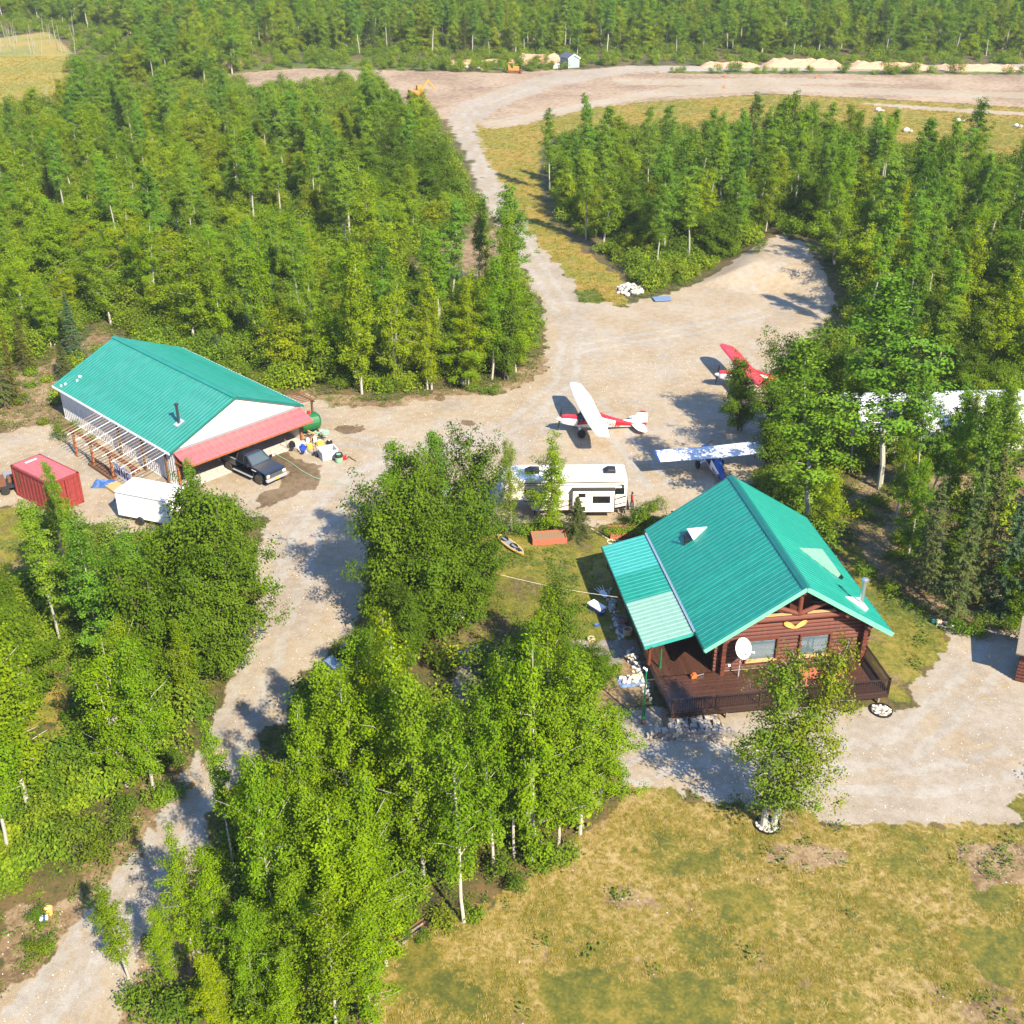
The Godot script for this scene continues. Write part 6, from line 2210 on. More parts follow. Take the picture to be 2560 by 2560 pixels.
func build_far_things():
	var st: SurfaceTool
	var t := thing("garden_shed", "small grey shed with white trim and slate roof beside the far road", "shed", G(1414, 171) + Vector3(0.9, 0, -1.6), deg_to_rad(28))
	st = sk()
	slab(st, [Vector2(-1.35, 0.1), Vector2(1.35, 0.1), Vector2(1.35, 2.2), Vector2(0, 3.0), Vector2(-1.35, 2.2)], -1.9, 1.9)
	obj("wall", st, M.shed_grey, t)
	st = sk()
	box(st, Vector3(1.37, 1.15, 0), Vector3(0.05, 2.1, 3.8))
	obj("side_cladding", st, M.white_matt, t)
	for s in [-1, 1]:
		st = sk()
		bar(st, Vector3(s * 0.78, 2.66, -2.1), Vector3(s * 0.78, 2.66, 2.1), 0.0, 0.0)
		st = sk()
		hexa(st, [Vector3(0, 3.04, 2.1), Vector3(s * 1.6, 2.08, 2.1), Vector3(s * 1.6, 2.08, -2.1), Vector3(0, 3.04, -2.1), Vector3(0, 3.14, 2.1), Vector3(s * 1.6, 2.18, 2.1), Vector3(s * 1.6, 2.18, -2.1), Vector3(0, 3.14, -2.1)])
		obj("roof", st, M.shingle, t)
		st = sk()
		bar(st, Vector3(0, 3.02, 2.13), Vector3(s * 1.6, 2.08, 2.13), 0.06, 0.22)
		bar(st, Vector3(s * 1.36, 0.1, 1.93), Vector3(s * 1.36, 2.2, 1.93), 0.12, 0.06)
		obj("trim", st, M.white_paint, t)
	st = sk()
	box(st, Vector3(1.41, 1.0, -1.0), Vector3(0.05, 1.9, 0.9))
	obj("door", st, M.mid_grey, t)
	st = sk()
	box(st, Vector3(1.41, 1.4, 0.8), Vector3(0.05, 0.7, 0.8))
	obj("window", st, M.dark_glass, t)
	# rubbish by the shed
	t = thing("sheet_heap", "grey and white sheets heaped against the far shed", "sheets", G(1391, 170))
	crumple(t, "sheet", Vector2(1.6, 1.2), 1.0, M.white_matt)
	# bulldozer
	t = thing("bulldozer", "small tan-yellow bulldozer standing on the far clearing", "bulldozer", G(1284, 183) + Vector3(0, 0, -0.6), deg_to_rad(-8))
	for s in [-1, 1]:
		st = sk()
		slab(st, [Vector2(-1.3, 0.15), Vector2(-1.0, 0), Vector2(1.0, 0), Vector2(1.3, 0.2), Vector2(1.25, 0.55), Vector2(-1.25, 0.6)], s * 0.75 - 0.2, s * 0.75 + 0.2, 0.03)
		obj("track", st, M.rust, t)
	st = sk()
	slab(st, [Vector2(-1.1, 0.5), Vector2(1.2, 0.5), Vector2(1.2, 1.3), Vector2(0.0, 1.35), Vector2(-0.1, 0.95), Vector2(-1.1, 0.95)], -0.5, 0.5, 0.04)
	obj("hull", st, M.dozer_yellow, t)
	st = sk()
	slab(st, [Vector2(-1.2, 0.9), Vector2(-0.6, 0.9), Vector2(-0.9, 1.7), Vector2(-1.2, 1.9)], -0.5, 0.5, 0.03)
	obj("seat", st, M.dozer_yellow, t)
	st = sk()
	for x in [-1.1, 0.0]:
		for z in [-0.5, 0.5]:
			bar(st, Vector3(x, 0.9, z), Vector3(x, 2.1, z), 0.07, 0.07)
	box(st, Vector3(-0.55, 2.12, 0), Vector3(1.3, 0.06, 1.15))
	obj("canopy", st, M.dozer_yellow, t)
	st = sk()
	slab(st, [Vector2(1.65, 0.05), Vector2(1.8, 0.05), Vector2(1.72, 0.5), Vector2(1.8, 0.95), Vector2(1.65, 0.9), Vector2(1.58, 0.45)], -1.15, 1.15)
	for z in [-0.9, 0.9]:
		bar(st, Vector3(0.2, 0.4, z), Vector3(1.65, 0.4, z), 0.1, 0.14)
	obj("blade", st, M.rust, t)
	# digger arm behind the trees
	t = thing("excavator", "yellow excavator arm and cab showing behind the roadside trees", "excavator", G(1040, 248), 0.4)
	st = sk()
	box(st, Vector3(0, 0.4, 0), Vector3(3.0, 0.7, 2.2))
	obj("tracks", st, M.rust, t)
	st = sk()
	box(st, Vector3(0, 1.3, 0), Vector3(2.6, 1.0, 2.0))
	box(st, Vector3(0.6, 2.2, 0.4), Vector3(1.0, 0.9, 1.0))
	obj("cab", st, M.dozer_yellow, t)
	st = sk()
	bar(st, Vector3(1.0, 1.4, -0.4), Vector3(2.8, 3.4, -0.4), 0.3, 0.4)
	bar(st, Vector3(2.8, 3.4, -0.4), Vector3(4.0, 1.6, -0.4), 0.25, 0.3)
	obj("arm", st, M.dozer_yellow, t)
	# earth banks along the far tree line
	for q in [[1190, 160, 1330, 158, 2.6, 1.2, "low tan earth bank behind the bulldozer"], [1290, 150, 1410, 156, 3.2, 2.0, "high tan earth bank left of the far shed"], [1120, 158, 1200, 157, 2.4, 0.9, "pale earth bank at the clearing edge beyond the poplars"], [1750, 165, 1900, 166, 2.4, 1.2, "low earth bank along the far road nearest the shed"], [1905, 163, 2110, 166, 2.8, 2.0, "tall brown earth bank along the far road"], [2115, 167, 2330, 172, 2.6, 1.6, "long rough earth bank along the far road"], [2335, 171, 2560, 176, 2.6, 1.3, "last earth bank along the far road"]]:
		mound("earth_bank", q[6], G(q[0], q[1]), G(q[2], q[3]), q[4], q[5], M.berm_soil)
	mound("earth_bank", "round heap of dry brush and soil beside the dirt clearing", G(550, 168), G(612, 168), 3.0, 1.8, M.soil)
	# loose white rocks
	for q in [[1168.0, 172.0], [1178.0, 172.0], [2265.0, 330.0], [2540.0, 318.0], [2395.0, 305.0], [2195.0, 279.0], [1195.0, 174.0]]:
		var g := GT(q[0], q[1])
		t = thing("boulder", "pale boulder lying in the far grass or clearing", "boulder", g, 0.0, "pale boulders far off")
		st = sk()
		stone(st, Vector3(0, 0.35, 0), Vector3(0.6, 0.4, 0.5) * R.randf_range(0.7, 1.1), 0.15)
		obj("rock", st, M.stone3, t)
		st = sk()
		stone(st, Vector3(0.7, 0.2, 0.4), Vector3(0.4, 0.3, 0.35), 0.15)
		obj("rock", st, M.stone0, t)
	# orange runway markers
	for q in [[1811.0, 192.0], [2040.0, 195.0], [1810.0, 220.0]]:
		t = thing("marker_cone", "small orange marker cone on the far dirt strip", "cone", G(q[0], q[1]), 0.0, "marker cones on the dirt strip")
		st = sk()
		lathe(st, [[0.2, 0.04], [0.05, 0.75]], 8)
		obj("cone", st, M.orange, t)
		st = sk()
		box(st, Vector3(0, 0.02, 0), Vector3(0.5, 0.04, 0.5))
		obj("foot", st, M.black, t)
	# log on the far bank and at the trail
	for q in [[310.0, 175.0, 350.0, 176.0, "pale fallen log at the edge of the bog wood"], [780.0, 120.0, 850.0, 132.0, "long fallen pale trunk beside the far trail"]]:
		t = thing("fallen_log", q[4], "log", G(q[0], q[1]))
		st = sk()
		var b := G(q[2], q[3]) - G(q[0], q[1])
		tube(st, Vector3(0, 0.3, 0), b + Vector3(0, 0.35, 0), 0.28, 0.16, 8)
		obj("trunk", st, M.bark_dead, t)
		st = sk()
		tube(st, b * 0.6 + Vector3(0, 0.3, 0), b * 0.7 + Vector3(0, 0.9, 0.3), 0.08, 0.04, 6)
		obj("branch_stub", st, M.bark_dead, t)
	# power line
	var pa := Vector3(-98, 0, -402)
	for q in [[pa, "dark wooden utility pole rising from the far left wood"]]:
		t = thing("utility_pole", q[1], "utility pole", q[0])
		st = sk()
		tube(st, Vector3.ZERO, Vector3(0, 15, 0), 0.22, 0.15, 8)
		obj("mast", st, M.dark_steel, t)
		st = sk()
		box(st, Vector3(0, 14.2, 0), Vector3(3.0, 0.2, 0.2))
		obj("crossarm", st, M.brown_wood, t)
	for k in 3:
		st = sk()
		var pts := []
		for i in 25:
			var u := i / 24.0
			pts.append(Vector3(lerpf(-98, 330, u), 15.0 - k * 0.9 - 16.0 * (u - u * u) * 0.12, lerpf(-402, -344, u) - k * 0.6))
		path_tube(st, pts, 0.035, 0.035, 4)
		top("power_line", st, M.wire, "thin pale power line strung over the far wood", "power line", "power lines over the far wood")

# ---------- trees ----------
var lv := PackedVector3Array()
var ln := PackedVector3Array()
var lc := PackedColorArray()
var li := PackedInt32Array()

func rv3() -> Vector3:
	return Vector3(R.randfn(), R.randfn(), R.randfn())

func leaf(c: Vector3, n: Vector3, s: float, asp: float, col: Color):
	var a := n.cross(Vector3(R.randf() - 0.5, R.randf() - 0.5, R.randf() - 0.5)).normalized() * s
	var b := n.cross(a) * asp
	var k := lv.size()
	lv.append(c + a)
	lv.append(c + b)
	lv.append(c - a)
	lv.append(c - b)
	for i in 4:
		ln.append(n)
		lc.append(col)
	li.append_array(PackedInt32Array([k, k + 2, k + 1, k, k + 3, k + 2]))

func leaf_mesh() -> ArrayMesh:
	var arr := []
	arr.resize(Mesh.ARRAY_MAX)
	arr[Mesh.ARRAY_VERTEX] = lv
	arr[Mesh.ARRAY_NORMAL] = ln
	arr[Mesh.ARRAY_COLOR] = lc
	arr[Mesh.ARRAY_INDEX] = li
	var me := ArrayMesh.new()
	me.add_surface_from_arrays(Mesh.PRIMITIVE_TRIANGLES, arr)
	lv = PackedVector3Array()
	ln = PackedVector3Array()
	lc = PackedColorArray()
	li = PackedInt32Array()
	return me

func broadleaf(p: Dictionary) -> Dictionary:
	# p: h, stems, base (crown start 0-1), r, n (branches), leaves, leaf, up, droop, shape, c0, c1
	var st := sk()
	var tips := []
	var h: float = p.h
	for s in p.stems:
		var lean := Vector3(R.randfn(0, p.lean), 0, R.randfn(0, p.lean))
		var off: Vector3 = Vector3.ZERO if p.stems == 1 else Vector3(R.randf_range(-0.22, 0.22), 0, R.randf_range(-0.22, 0.22)) * p.get("spread", 1.0)
		var hs: float = h * (1.0 if s == 0 else R.randf_range(0.72, 0.98))
		var path := []
		var w := Vector3.ZERO
		for k in 9:
			var u := k / 8.0
			w += Vector3(R.randfn(0, 0.05), 0, R.randfn(0, 0.05)) * (1.0 if k > 0 else 0.0)
			path.append(off + w + lean * u * hs * (0.6 + 0.4 * u) + Vector3(0, u * hs - (0.1 if k == 0 else 0.0), 0))
		path_tube(st, path, p.trunk, 0.015, 7)
		var nb: int = p.n / p.stems
		for b in nb:
			var u: float = (b + R.randf()) / nb
			var t: float = p.base + (1.0 - p.base) * u
			var q := t * 8.0
			var o: Vector3 = path[int(minf(q, 7.0))].lerp(path[int(minf(q, 7.0)) + 1], q - int(minf(q, 7.0)))
			var az := b * 2.4 + R.randf() * 0.9
			var prof: float = pow(sin(PI * pow(clampf(u * 0.96 + 0.04, 0.0, 1.0), p.shape)), 0.75)
			var L: float = p.r * (0.2 + 0.8 * prof) * R.randf_range(0.5, 1.2) * (1.0 + 0.32 * cos(az - p.side) * (1.0 if u < 0.6 else -0.7)) * (1.0 + 0.35 * sin(u * p.lump + az))
			var el: float = lerpf(p.up, 1.2, u * u)
			var dv := Vector3(cos(az) * cos(el), sin(el), sin(az) * cos(el))
			var mid := o + dv * L * 0.55
			var tip := o + dv * L + Vector3(0, -p.droop * L, 0)
			if b % 2 == 0:
				path_tube(st, [o, mid, tip], p.trunk * 0.28 * (1.1 - u), 0.008, 3)
			tips.append([o, mid, tip, L])
	var tot := 0.0
	for q in tips:
		tot += q[3] + 0.25
	for q in tips:
		var cnt := int(p.leaves * (q[3] + 0.25) / tot)
		var clumps := []
		for k in maxi(2, int(q[3] * 3.2)):
			var u := R.randf_range(0.25, 1.05)
			var c: Vector3 = q[0].lerp(q[1], u * 2.0) if u < 0.5 else q[1].lerp(q[2], u * 2.0 - 1.0)
			clumps.append([c + rv3() * 0.17 * p.loose, R.randf()])
		for k in cnt:
			var cl: Array = clumps[k % clumps.size()]
			var j: Vector3 = rv3() * 0.17 * p.loose
			j.y = j.y * 0.7 - p.get("hang", 0.0) * absf(R.randfn()) * 0.35
			var c: Vector3 = cl[0] + j
			var outw := Vector3(c.x, 0, c.z)
			var n: Vector3 = (outw.normalized() * 0.55 + Vector3(0, 0.75, 0) + j * 1.2 + rv3() * 0.42).normalized()
			var f: float = clampf(cl[1] * 0.6 + R.randf() * 0.4, 0, 1)
			var col: Color = p.c0.lerp(p.c1, f)
			leaf(c, n, p.leaf * R.randf_range(0.65, 1.15), 0.62, col)
	return pack(st, h)

func conifer(p: Dictionary) -> Dictionary:
	var st := sk()
	var h: float = p.h
	path_tube(st, [Vector3(0, -0.1, 0), Vector3(0.03, h * 0.5, 0), Vector3(0, h, 0)], p.r * 0.075 + 0.04, 0.02, 7)
	var y: float = h * p.base
	while y < h * 0.985:
		var u: float = (y / h - p.base) / (1.0 - p.base)
		var R0: float = p.r * pow(1.0 - u, 0.85) + 0.06
		for b in 7:
			var az := TAU * (b + R.randf()) / 7.0
			var L := R0 * R.randf_range(0.65, 1.1)
			var el := lerpf(-0.22, 0.55, u)
			var dv := Vector3(cos(az) * cos(el), sin(el), sin(az) * cos(el))
			var o := Vector3(0, y + R.randf_range(-0.08, 0.08), 0)
			if L > 0.35:
				tube(st, o, o + dv * L * 0.9, 0.018, 0.006, 3, false)
			var col: Color = p.c0.lerp(p.c1, R.randf())
			var m := int(L * p.dens) + 4
			for k in m:
				var s := R.randf_range(0.12, 1.0)
				var wide := 0.3 * L * (1.05 - s) + 0.05
				var c := o + dv * L * s + Vector3(-sin(az), 0, cos(az)) * R.randfn(0, 0.5) * wide + Vector3(0, R.randfn(0, 0.03) - 0.06 * s * s * L, 0)
				leaf(c, (Vector3.UP + rv3() * 0.35 + dv * 0.4).normalized(), p.leaf * R.randf_range(0.6, 1.2), 0.3, col.lerp(p.c1, R.randf() * 0.4))
		y += 0.2 + 0.1 * (1.0 - u)
	return pack(st, h)

func bush_proto(h: float, r: float, leaves: int, s: float, c0: Color, c1: Color) -> Dictionary:
	var st := sk()
	for k in 5:
		var a := TAU * k / 5.0 + R.randf()
		tube(st, Vector3(cos(a) * 0.08, -0.05, sin(a) * 0.08), Vector3(cos(a) * r * 0.6, h * 0.8, sin(a) * r * 0.6), 0.02, 0.006, 3, false)
	var cl := []
	for k in 16:
		var a := R.randf() * TAU
		var rr := sqrt(R.randf()) * r * 0.8
		cl.append([Vector3(cos(a) * rr, h * R.randf_range(0.3, 0.95) * (1.0 - 0.35 * rr / r), sin(a) * rr), R.randf()])
	for k in leaves:
		var q: Array = cl[k % 16]
		var j := rv3() * r * 0.2
		var c: Vector3 = q[0] + j
		c.y = maxf(0.03, c.y)
		leaf(c, (Vector3(c.x, 0, c.z) * 0.6 + Vector3(0, 0.8, 0) + rv3() * 0.4).normalized(), s * R.randf_range(0.6, 1.2), 0.55, c0.lerp(c1, R.randf()))
	return pack(st, h)

func pack(st: SurfaceTool, h: float) -> Dictionary:
	var trunk := mesh_of(st)
	var crown := leaf_mesh()
	return {"h": h, "trunk": trunk, "crown": crown}

func both(pr: Dictionary, bark: Material, lf: Material) -> ArrayMesh:
	var me := ArrayMesh.new()
	me.add_surface_from_arrays(Mesh.PRIMITIVE_TRIANGLES, pr.trunk.surface_get_arrays(0))
	me.add_surface_from_arrays(Mesh.PRIMITIVE_TRIANGLES, pr.crown.surface_get_arrays(0))
	me.surface_set_material(0, bark)
	me.surface_set_material(1, lf)
	return me

var protos := {}
var plan := []      # every tree to come: [kind, position, height, width, label, group, variant]

func add_tree(kind: String, at: Vector3, h: float, w: float, label: String, group: String, v := -1):
	plan.append([kind, at, h, w, label, group, v])

func landmark(p: Vector3) -> String:   # what stands nearest, to tell look-alikes apart
	var best := ""
	var far := 1e9
	for q in [[1015, 2330, "pole pile"], [1918, 2064, "stone ring"], [120, 2295, "two buckets"], [905, 1660, "pale blue car"], [1200, 1650, "river stones"], [1155, 1540, "sun lounger"], [1285, 1390, "kayak"], [640, 1190, "navy pickup"], [315, 1205, "white sign"], [1730, 1835, "block wall"], [1607, 1808, "green pole"], [110, 1230, "red container"], [380, 1290, "white trailer"], [1190, 1270, "silver pickup"], [1400, 1370, "bare planter"], [1560, 1345, "leafy planter"], [1574, 728, "white rocks"], [1655, 750, "blue panel"], [2135, 905, "pallets"], [2300, 1080, "white shelter"], [1700, 1130, "blue aeroplane"], [1830, 960, "red aeroplane"], [2370, 1566, "white tube frame"], [2600, 1690, "woodshed"], [2150, 1450, "cabin chimney"], [90, 1000, "hangar back corner"], [760, 1010, "hangar awning"], [900, 1060, "wet puddle"], [1440, 700, "road mouth"], [1290, 960, "road bend"], [600, 1600, "wide road bend"], [420, 2150, "lower road"], [1500, 2100, "field corner"], [1950, 640, "sand bank"]]:
		var d := G(q[0], q[1]).distance_to(p)
		if d < far:
			far = d
			best = q[2]
	return best

func hand(list: Array, label: String, group: String):   # [kind, base x, base y, top y, width] in photo pixels
	for q in list:
		var at := GT(q[1], q[2])
		add_tree(q[0], at, tall(q[1], q[2], q[3]), (q[4] if q.size() > 4 else 1.0) * 0.78, label % {"b": "birch", "a": "aspen", "w": "willow", "h": "alder", "s": "spruce"}[q[0]] + ", nearest the " + landmark(at), group % {"b": "birches", "a": "aspens", "w": "willows", "h": "alders", "s": "spruces"}[q[0]])

func scatter(poly19: Array, gap: float, keep: Array, pick: Callable, label: String, group: String, world := false, tries := 6000):
	var poly := P19(poly19) if not world else PackedVector2Array()
	if world:
		for i in range(0, poly19.size(), 2):
			poly.append(Vector2(poly19[i], poly19[i + 1]))
	var lo := Vector2(1e9, 1e9)
	var hi := -lo
	for p in poly:
		lo = lo.min(p)
		hi = hi.max(p)
	var grid := {}
	for k in tries:
		var p := Vector2(R.randf_range(lo.x, hi.x), R.randf_range(lo.y, hi.y))
		var c := Vector2i((p / gap).floor())
		var ok := true
		for dx in [-1, 0, 1]:
			for dy in [-1, 0, 1]:
				var o = grid.get(c + Vector2i(dx, dy))
				if o != null and p.distance_to(o) < gap:
					ok = false
		if not ok or not Geometry2D.is_point_in_polygon(p, poly):
			continue
		if absf(p.x) > 30.0 - p.y * 0.42:       # outside the picture and its margins
			continue
		if not (zone(p.x, p.y) in keep) or not (zone(p.x + 1.1, p.y) in keep) or not (zone(p.x - 1.1, p.y) in keep):
			continue
		if Vector2(-21.37 - 6.4, -83.6 - 6.3).distance_to(p) < 11.2 or Vector2(35.4, -89.6).distance_to(p) < 7.5:
			continue
		grid[c] = p
		var d: Array = pick.call(p)
		var lab := label
		if d[0] in ["h", "w", "s"]:
			for w in ["slender pale-trunked", "tall thin", "pale-stemmed"]:
				lab = lab.replace(w, "young dark" if d[0] == "s" else "low bushy")
		elif d[1] > 11.0:
			lab = lab.replace("slender", "tall slender").replace("tall thin", "very tall thin")
		elif d[1] < 6.5:
			lab = lab.replace("slender", "short slender").replace("tall thin", "short thin")
		add_tree(d[0], Vector3(p.x, hgt(p.x, p.y), p.y), d[1], d[2] * 1.08, lab % {"b": "birch", "a": "aspen", "w": "willow", "h": "alder", "s": "spruce"}[d[0]], group % {"b": "birches", "a": "aspens", "w": "willows", "h": "alders", "s": "spruces"}[d[0]])

func build_trees():
	var B := {"h": 11.0, "stems": 1, "base": 0.2, "r": 1.75, "n": 78, "leaves": 7200, "leaf": 0.078, "up": 0.55, "droop": 0.12, "shape": 0.74, "trunk": 0.1, "lean": 0.025, "loose": 1.0, "hang": 0.6, "c0": Color(0.105, 0.17, 0.005), "c1": Color(0.28, 0.355, 0.008)}
	protos["b"] = []
	for k in 5:
		var q := B.duplicate()
		q.side = k * 1.3
		q.lump = 9.0 + 4.0 * k
		q.stems = [1, 1, 2, 1, 3][k]
		q.r = [1.65, 1.4, 1.9, 2.05, 2.1][k]
		q.base = [0.14, 0.26, 0.1, 0.18, 0.08][k]
		q.leaves = [10000, 8200, 12500, 11500, 13500][k]
		if k == 1 or k == 3:
			q.c0 = Color(0.08, 0.15, 0.006)
			q.c1 = Color(0.22, 0.315, 0.01)
		protos["b"].append(broadleaf(q))
	protos["b"].append(broadleaf({"h": 9.5, "side": 0.5, "lump": 14.0, "stems": 1, "base": 0.17, "r": 1.9, "n": 72, "leaves": 11000, "leaf": 0.07, "up": 0.6, "droop": 0.16, "shape": 0.6, "trunk": 0.15, "lean": 0.02, "loose": 1.05, "hang": 0.8, "c0": Color(0.1, 0.16, 0.012), "c1": Color(0.25, 0.29, 0.02)}))
	protos["a"] = []
	for k in 4:
		protos["a"].append(broadleaf({"h": 12.0, "side": k * 1.9, "lump": 11.0 + 5.0 * k, "stems": 1, "base": [0.36, 0.46, 0.25, 0.4][k], "r": [1.25, 1.1, 1.55, 1.2][k], "n": 62, "leaves": [7800, 6400, 10500, 7000][k], "leaf": 0.08, "up": 0.6, "droop": 0.04, "shape": 0.9, "trunk": 0.105, "lean": 0.03, "loose": 0.95, "hang": 0.0, "c0": Color(0.08, 0.155, 0.012), "c1": [Color(0.185, 0.29, 0.026), Color(0.22, 0.32, 0.013)][k % 2]}))
	protos["w"] = []
	for k in 3:
		protos["w"].append(broadleaf({"h": 6.5, "side": k * 2.1, "lump": 8.0 + 3.0 * k, "stems": 5, "base": 0.12, "r": [2.0, 2.3, 1.8][k], "n": 110, "leaves": 19000, "leaf": 0.072, "up": 0.5, "droop": 0.1, "shape": 0.7, "trunk": 0.08, "lean": 0.14, "loose": 1.1, "hang": 0.1, "spread": 2.0, "c0": Color(0.042, 0.085, 0.006), "c1": Color(0.12, 0.185, 0.009)}))
	protos["h"] = []
	for k in 3:
		protos["h"].append(broadleaf({"h": 5.0, "side": k * 2.0, "lump": 7.0 + 3.0 * k, "stems": 4, "base": 0.06, "r": [1.5, 1.8, 1.35][k], "n": 84, "leaves": 11000, "leaf": 0.072, "up": 0.55, "droop": 0.06, "shape": 0.72, "trunk": 0.05, "lean": 0.13, "loose": 1.0, "hang": 0.1, "spread": 1.6, "c0": Color(0.105, 0.17, 0.006), "c1": Color(0.28, 0.35, 0.01)}))
	protos["s"] = []
	for k in 3:
		protos["s"].append(conifer({"h": 8.0, "r": [1.7, 1.3, 2.0][k], "base": [0.12, 0.08, 0.03][k], "dens": [30.0, 28.0, 34.0][k], "leaf": 0.12, "c0": Color(0.045, 0.075, 0.024), "c1": [Color(0.1, 0.125, 0.035), Color(0.13, 0.13, 0.028), Color(0.085, 0.13, 0.06)][k]}))
	print("protos ", Time.get_ticks_msec())
	# --- trees one can point to ---
	for q in [["b", 1908, 2066, 1655, 1.15, "birch leaning left of its twin in the stone ring"], ["b", 1932, 2062, 1612, 1.0, "taller birch leaning right of its twin in the stone ring"]]:
		add_tree(q[0], G(q[1], q[2]), tall(q[1], q[2], q[3]), q[4], q[5], "", 5)
		plan[-1].append(Vector3(0, 0, -0.17) if q[3] < 1640 else Vector3(0, 0, 0.02))
	add_tree("b", rvp(535, 880), tall(1278, 1328, 1105), 0.65, "thin birch with pinkish stems before the caravan front", "", 5)
	add_tree("b", rvp(945, 880), tall(1385, 1328, 1090), 1.05, "leafy twin-trunk birch beside the red planter", "", 2)
	add_tree("s", rvp(1170, 930), 3.3, 1.0, "small blue-green spruce between the planters", "", 2)
	add_tree("b", GT(2068, 1366), tall(2068, 1366, 1180), 1.05, "young yellow-green birch behind the cabin roof", "", 0)
	add_tree("a", GT(2017, 1332), tall(2017, 1332, 872), 1.75, "broad bright aspen with thick pale trunk behind the cabin", "", 2)
	add_tree("a", GT(2198, 1222), tall(2198, 1222, 715), 1.9, "tallest olive-leaved poplar beside the white shelter", "", 2)
	add_tree("w", GT(1915, 1165), 8.0, 1.0, "dark loose willow overhanging the blue aeroplane", "", 0)
	add_tree("w", GT(1955, 1110), 9.0, 1.05, "dark leaning willow before the red aeroplane", "", 1)
	add_tree("b", GT(75, 2062), tall(75, 2062, 1540), 1.25, "big birch with long bare white trunk left of the lower road", "", 1)
	add_tree("b", GT(323, 2446), tall(323, 2446, 2225), 0.85, "lone birch sapling at the edge of the lower road", "", 1)
	add_tree("a", GT(592, 2200), tall(597, 2200, 1800), 0.6, "narrow poplar sapling leaning over the lower road", "", 1)
	hand([["b", 1160, 2306, 1800, 1.15], ["b", 1322, 2150, 1590, 1.1], ["b", 1285, 2142, 1660, 1.0], ["b", 1450, 2085, 1690, 1.5], ["b", 1395, 2125, 1720, 1.3], ["b", 1235, 2185, 1740, 1.1], ["b", 1060, 2215, 1690, 1.15], ["b", 965, 2160, 1640, 1.15], ["b", 880, 2125, 1700, 1.2], ["b", 985, 2060, 1540, 1.1], ["b", 1110, 2080, 1800, 1.0], ["b", 840, 2080, 1650, 1.2], ["b", 770, 2190, 1780, 1.0], ["b", 700, 2400, 1930, 1.0], ["b", 700, 2290, 1890, 0.95], ["b", 860, 2440, 2050, 1.5], ["b", 955, 2420, 2090, 1.35], ["b", 905, 2330, 1960, 1.3], ["b", 780, 2350, 1980, 1.2], ["b", 1250, 2040, 1630, 1.0], ["b", 1150, 2150, 1800, 1.0], ["b", 1440, 1990, 1640, 1.3], ["b", 1500, 2010, 1760, 1.5], ["b", 900, 2010, 1600, 1.2], ["b", 1372, 1960, 1500, 1.0], ["b", 800, 2040, 1760, 1.0]], "full white-stemmed %s in the central grove", "%s of the central grove")
	hand([["b", 850, 2620, 2260, 1.2], ["b", 760, 2500, 2200, 1.1], ["b", 560, 2420, 2120, 1.0], ["b", 490, 2390, 2090, 0.95], ["b", 640, 2540, 2260, 1.0], ["b", 930, 2580, 2300, 1.2], ["b", 430, 2470, 2280, 0.9], ["b", 560, 2590, 2380, 1.0], ["b", 700, 2620, 2400, 1.1]], "young %s in the thicket below the central grove", "young %s at the grove foot")
	hand([["w", 1000, 1560, 1190, 1.3], ["w", 1075, 1590, 1240, 1.35], ["w", 965, 1480, 1250, 1.1], ["w", 1120, 1470, 1120, 1.0], ["w", 1185, 1420, 1090, 1.1], ["w", 1110, 1600, 1300, 1.2], ["w", 1180, 1560, 1330, 1.1], ["a", 1090, 1440, 1085, 1.2], ["b", 1010, 1480, 1120, 1.3], ["w", 990, 1580, 1370, 1.1], ["w", 1020, 1670, 1480, 1.1], ["w", 950, 1730, 1560, 1.1]], "dense dark %s between road bend and lawn", "%s between road and lawn")
	hand([["w", 1375, 1690, 1470, 1.15], ["w", 1330, 1760, 1600, 1.1], ["b", 1340, 1800, 1560, 1.2], ["w", 1480, 1735, 1625, 1.2], ["w", 1430, 1760, 1630, 1.2]], "low leafy %s beside the garden path", "%s by the garden path")
	hand([["w", 560, 1600, 1230, 1.35], ["w", 610, 1480, 1240, 1.15], ["w", 470, 1560, 1240, 1.2], ["w", 540, 1690, 1390, 1.3], ["w", 480, 1500, 1260, 1.0], ["w", 420, 1740, 1390, 1.2], ["a", 390, 1660, 1330, 1.3], ["a", 300, 1720, 1320, 1.4], ["a", 330, 1580, 1360, 1.2], ["a", 250, 1600, 1340, 1.2], ["a", 160, 1640, 1260, 1.2], ["a", 130, 1520, 1270, 1.1], ["a", 478, 1440, 1160, 0.9], ["b", 385, 1985, 1600, 1.2], ["b", 310, 1965, 1590, 1.3], ["b", 340, 1860, 1560, 1.2], ["b", 480, 1800, 1560, 1.1], ["a", 205, 1480, 1190, 0.7], ["a", 165, 1420, 1165, 0.8], ["b", 20, 2130, 1700, 1.3], ["w", 90, 1760, 1500, 1.1], ["b", 0, 2010, 1560, 1.1], ["w", 40, 1650, 1440, 1.0]], "leafy %s in the strip left of the lower road", "%s of the strip left of the lower road")
	hand([["s", 40, 1010, 815, 1.0], ["s", 15, 1020, 760, 1.0], ["s", 190, 900, 730, 1.1], ["s", 165, 950, 850, 1.1], ["s", 545, 900, 830, 1.1], ["s", 70, 930, 780, 1.0]], "brownish young %s at the back corner of the hangar", "%s behind the hangar corner")
	hand([["s", 2374, 1560, 1160, 1.1], ["s", 2440, 1520, 1120, 1.2], ["s", 2300, 1480, 1190, 1.2], ["s", 2500, 1540, 1180, 1.1]], "dark drooping %s at the end of the gravel drive", "%s at the end of the drive")
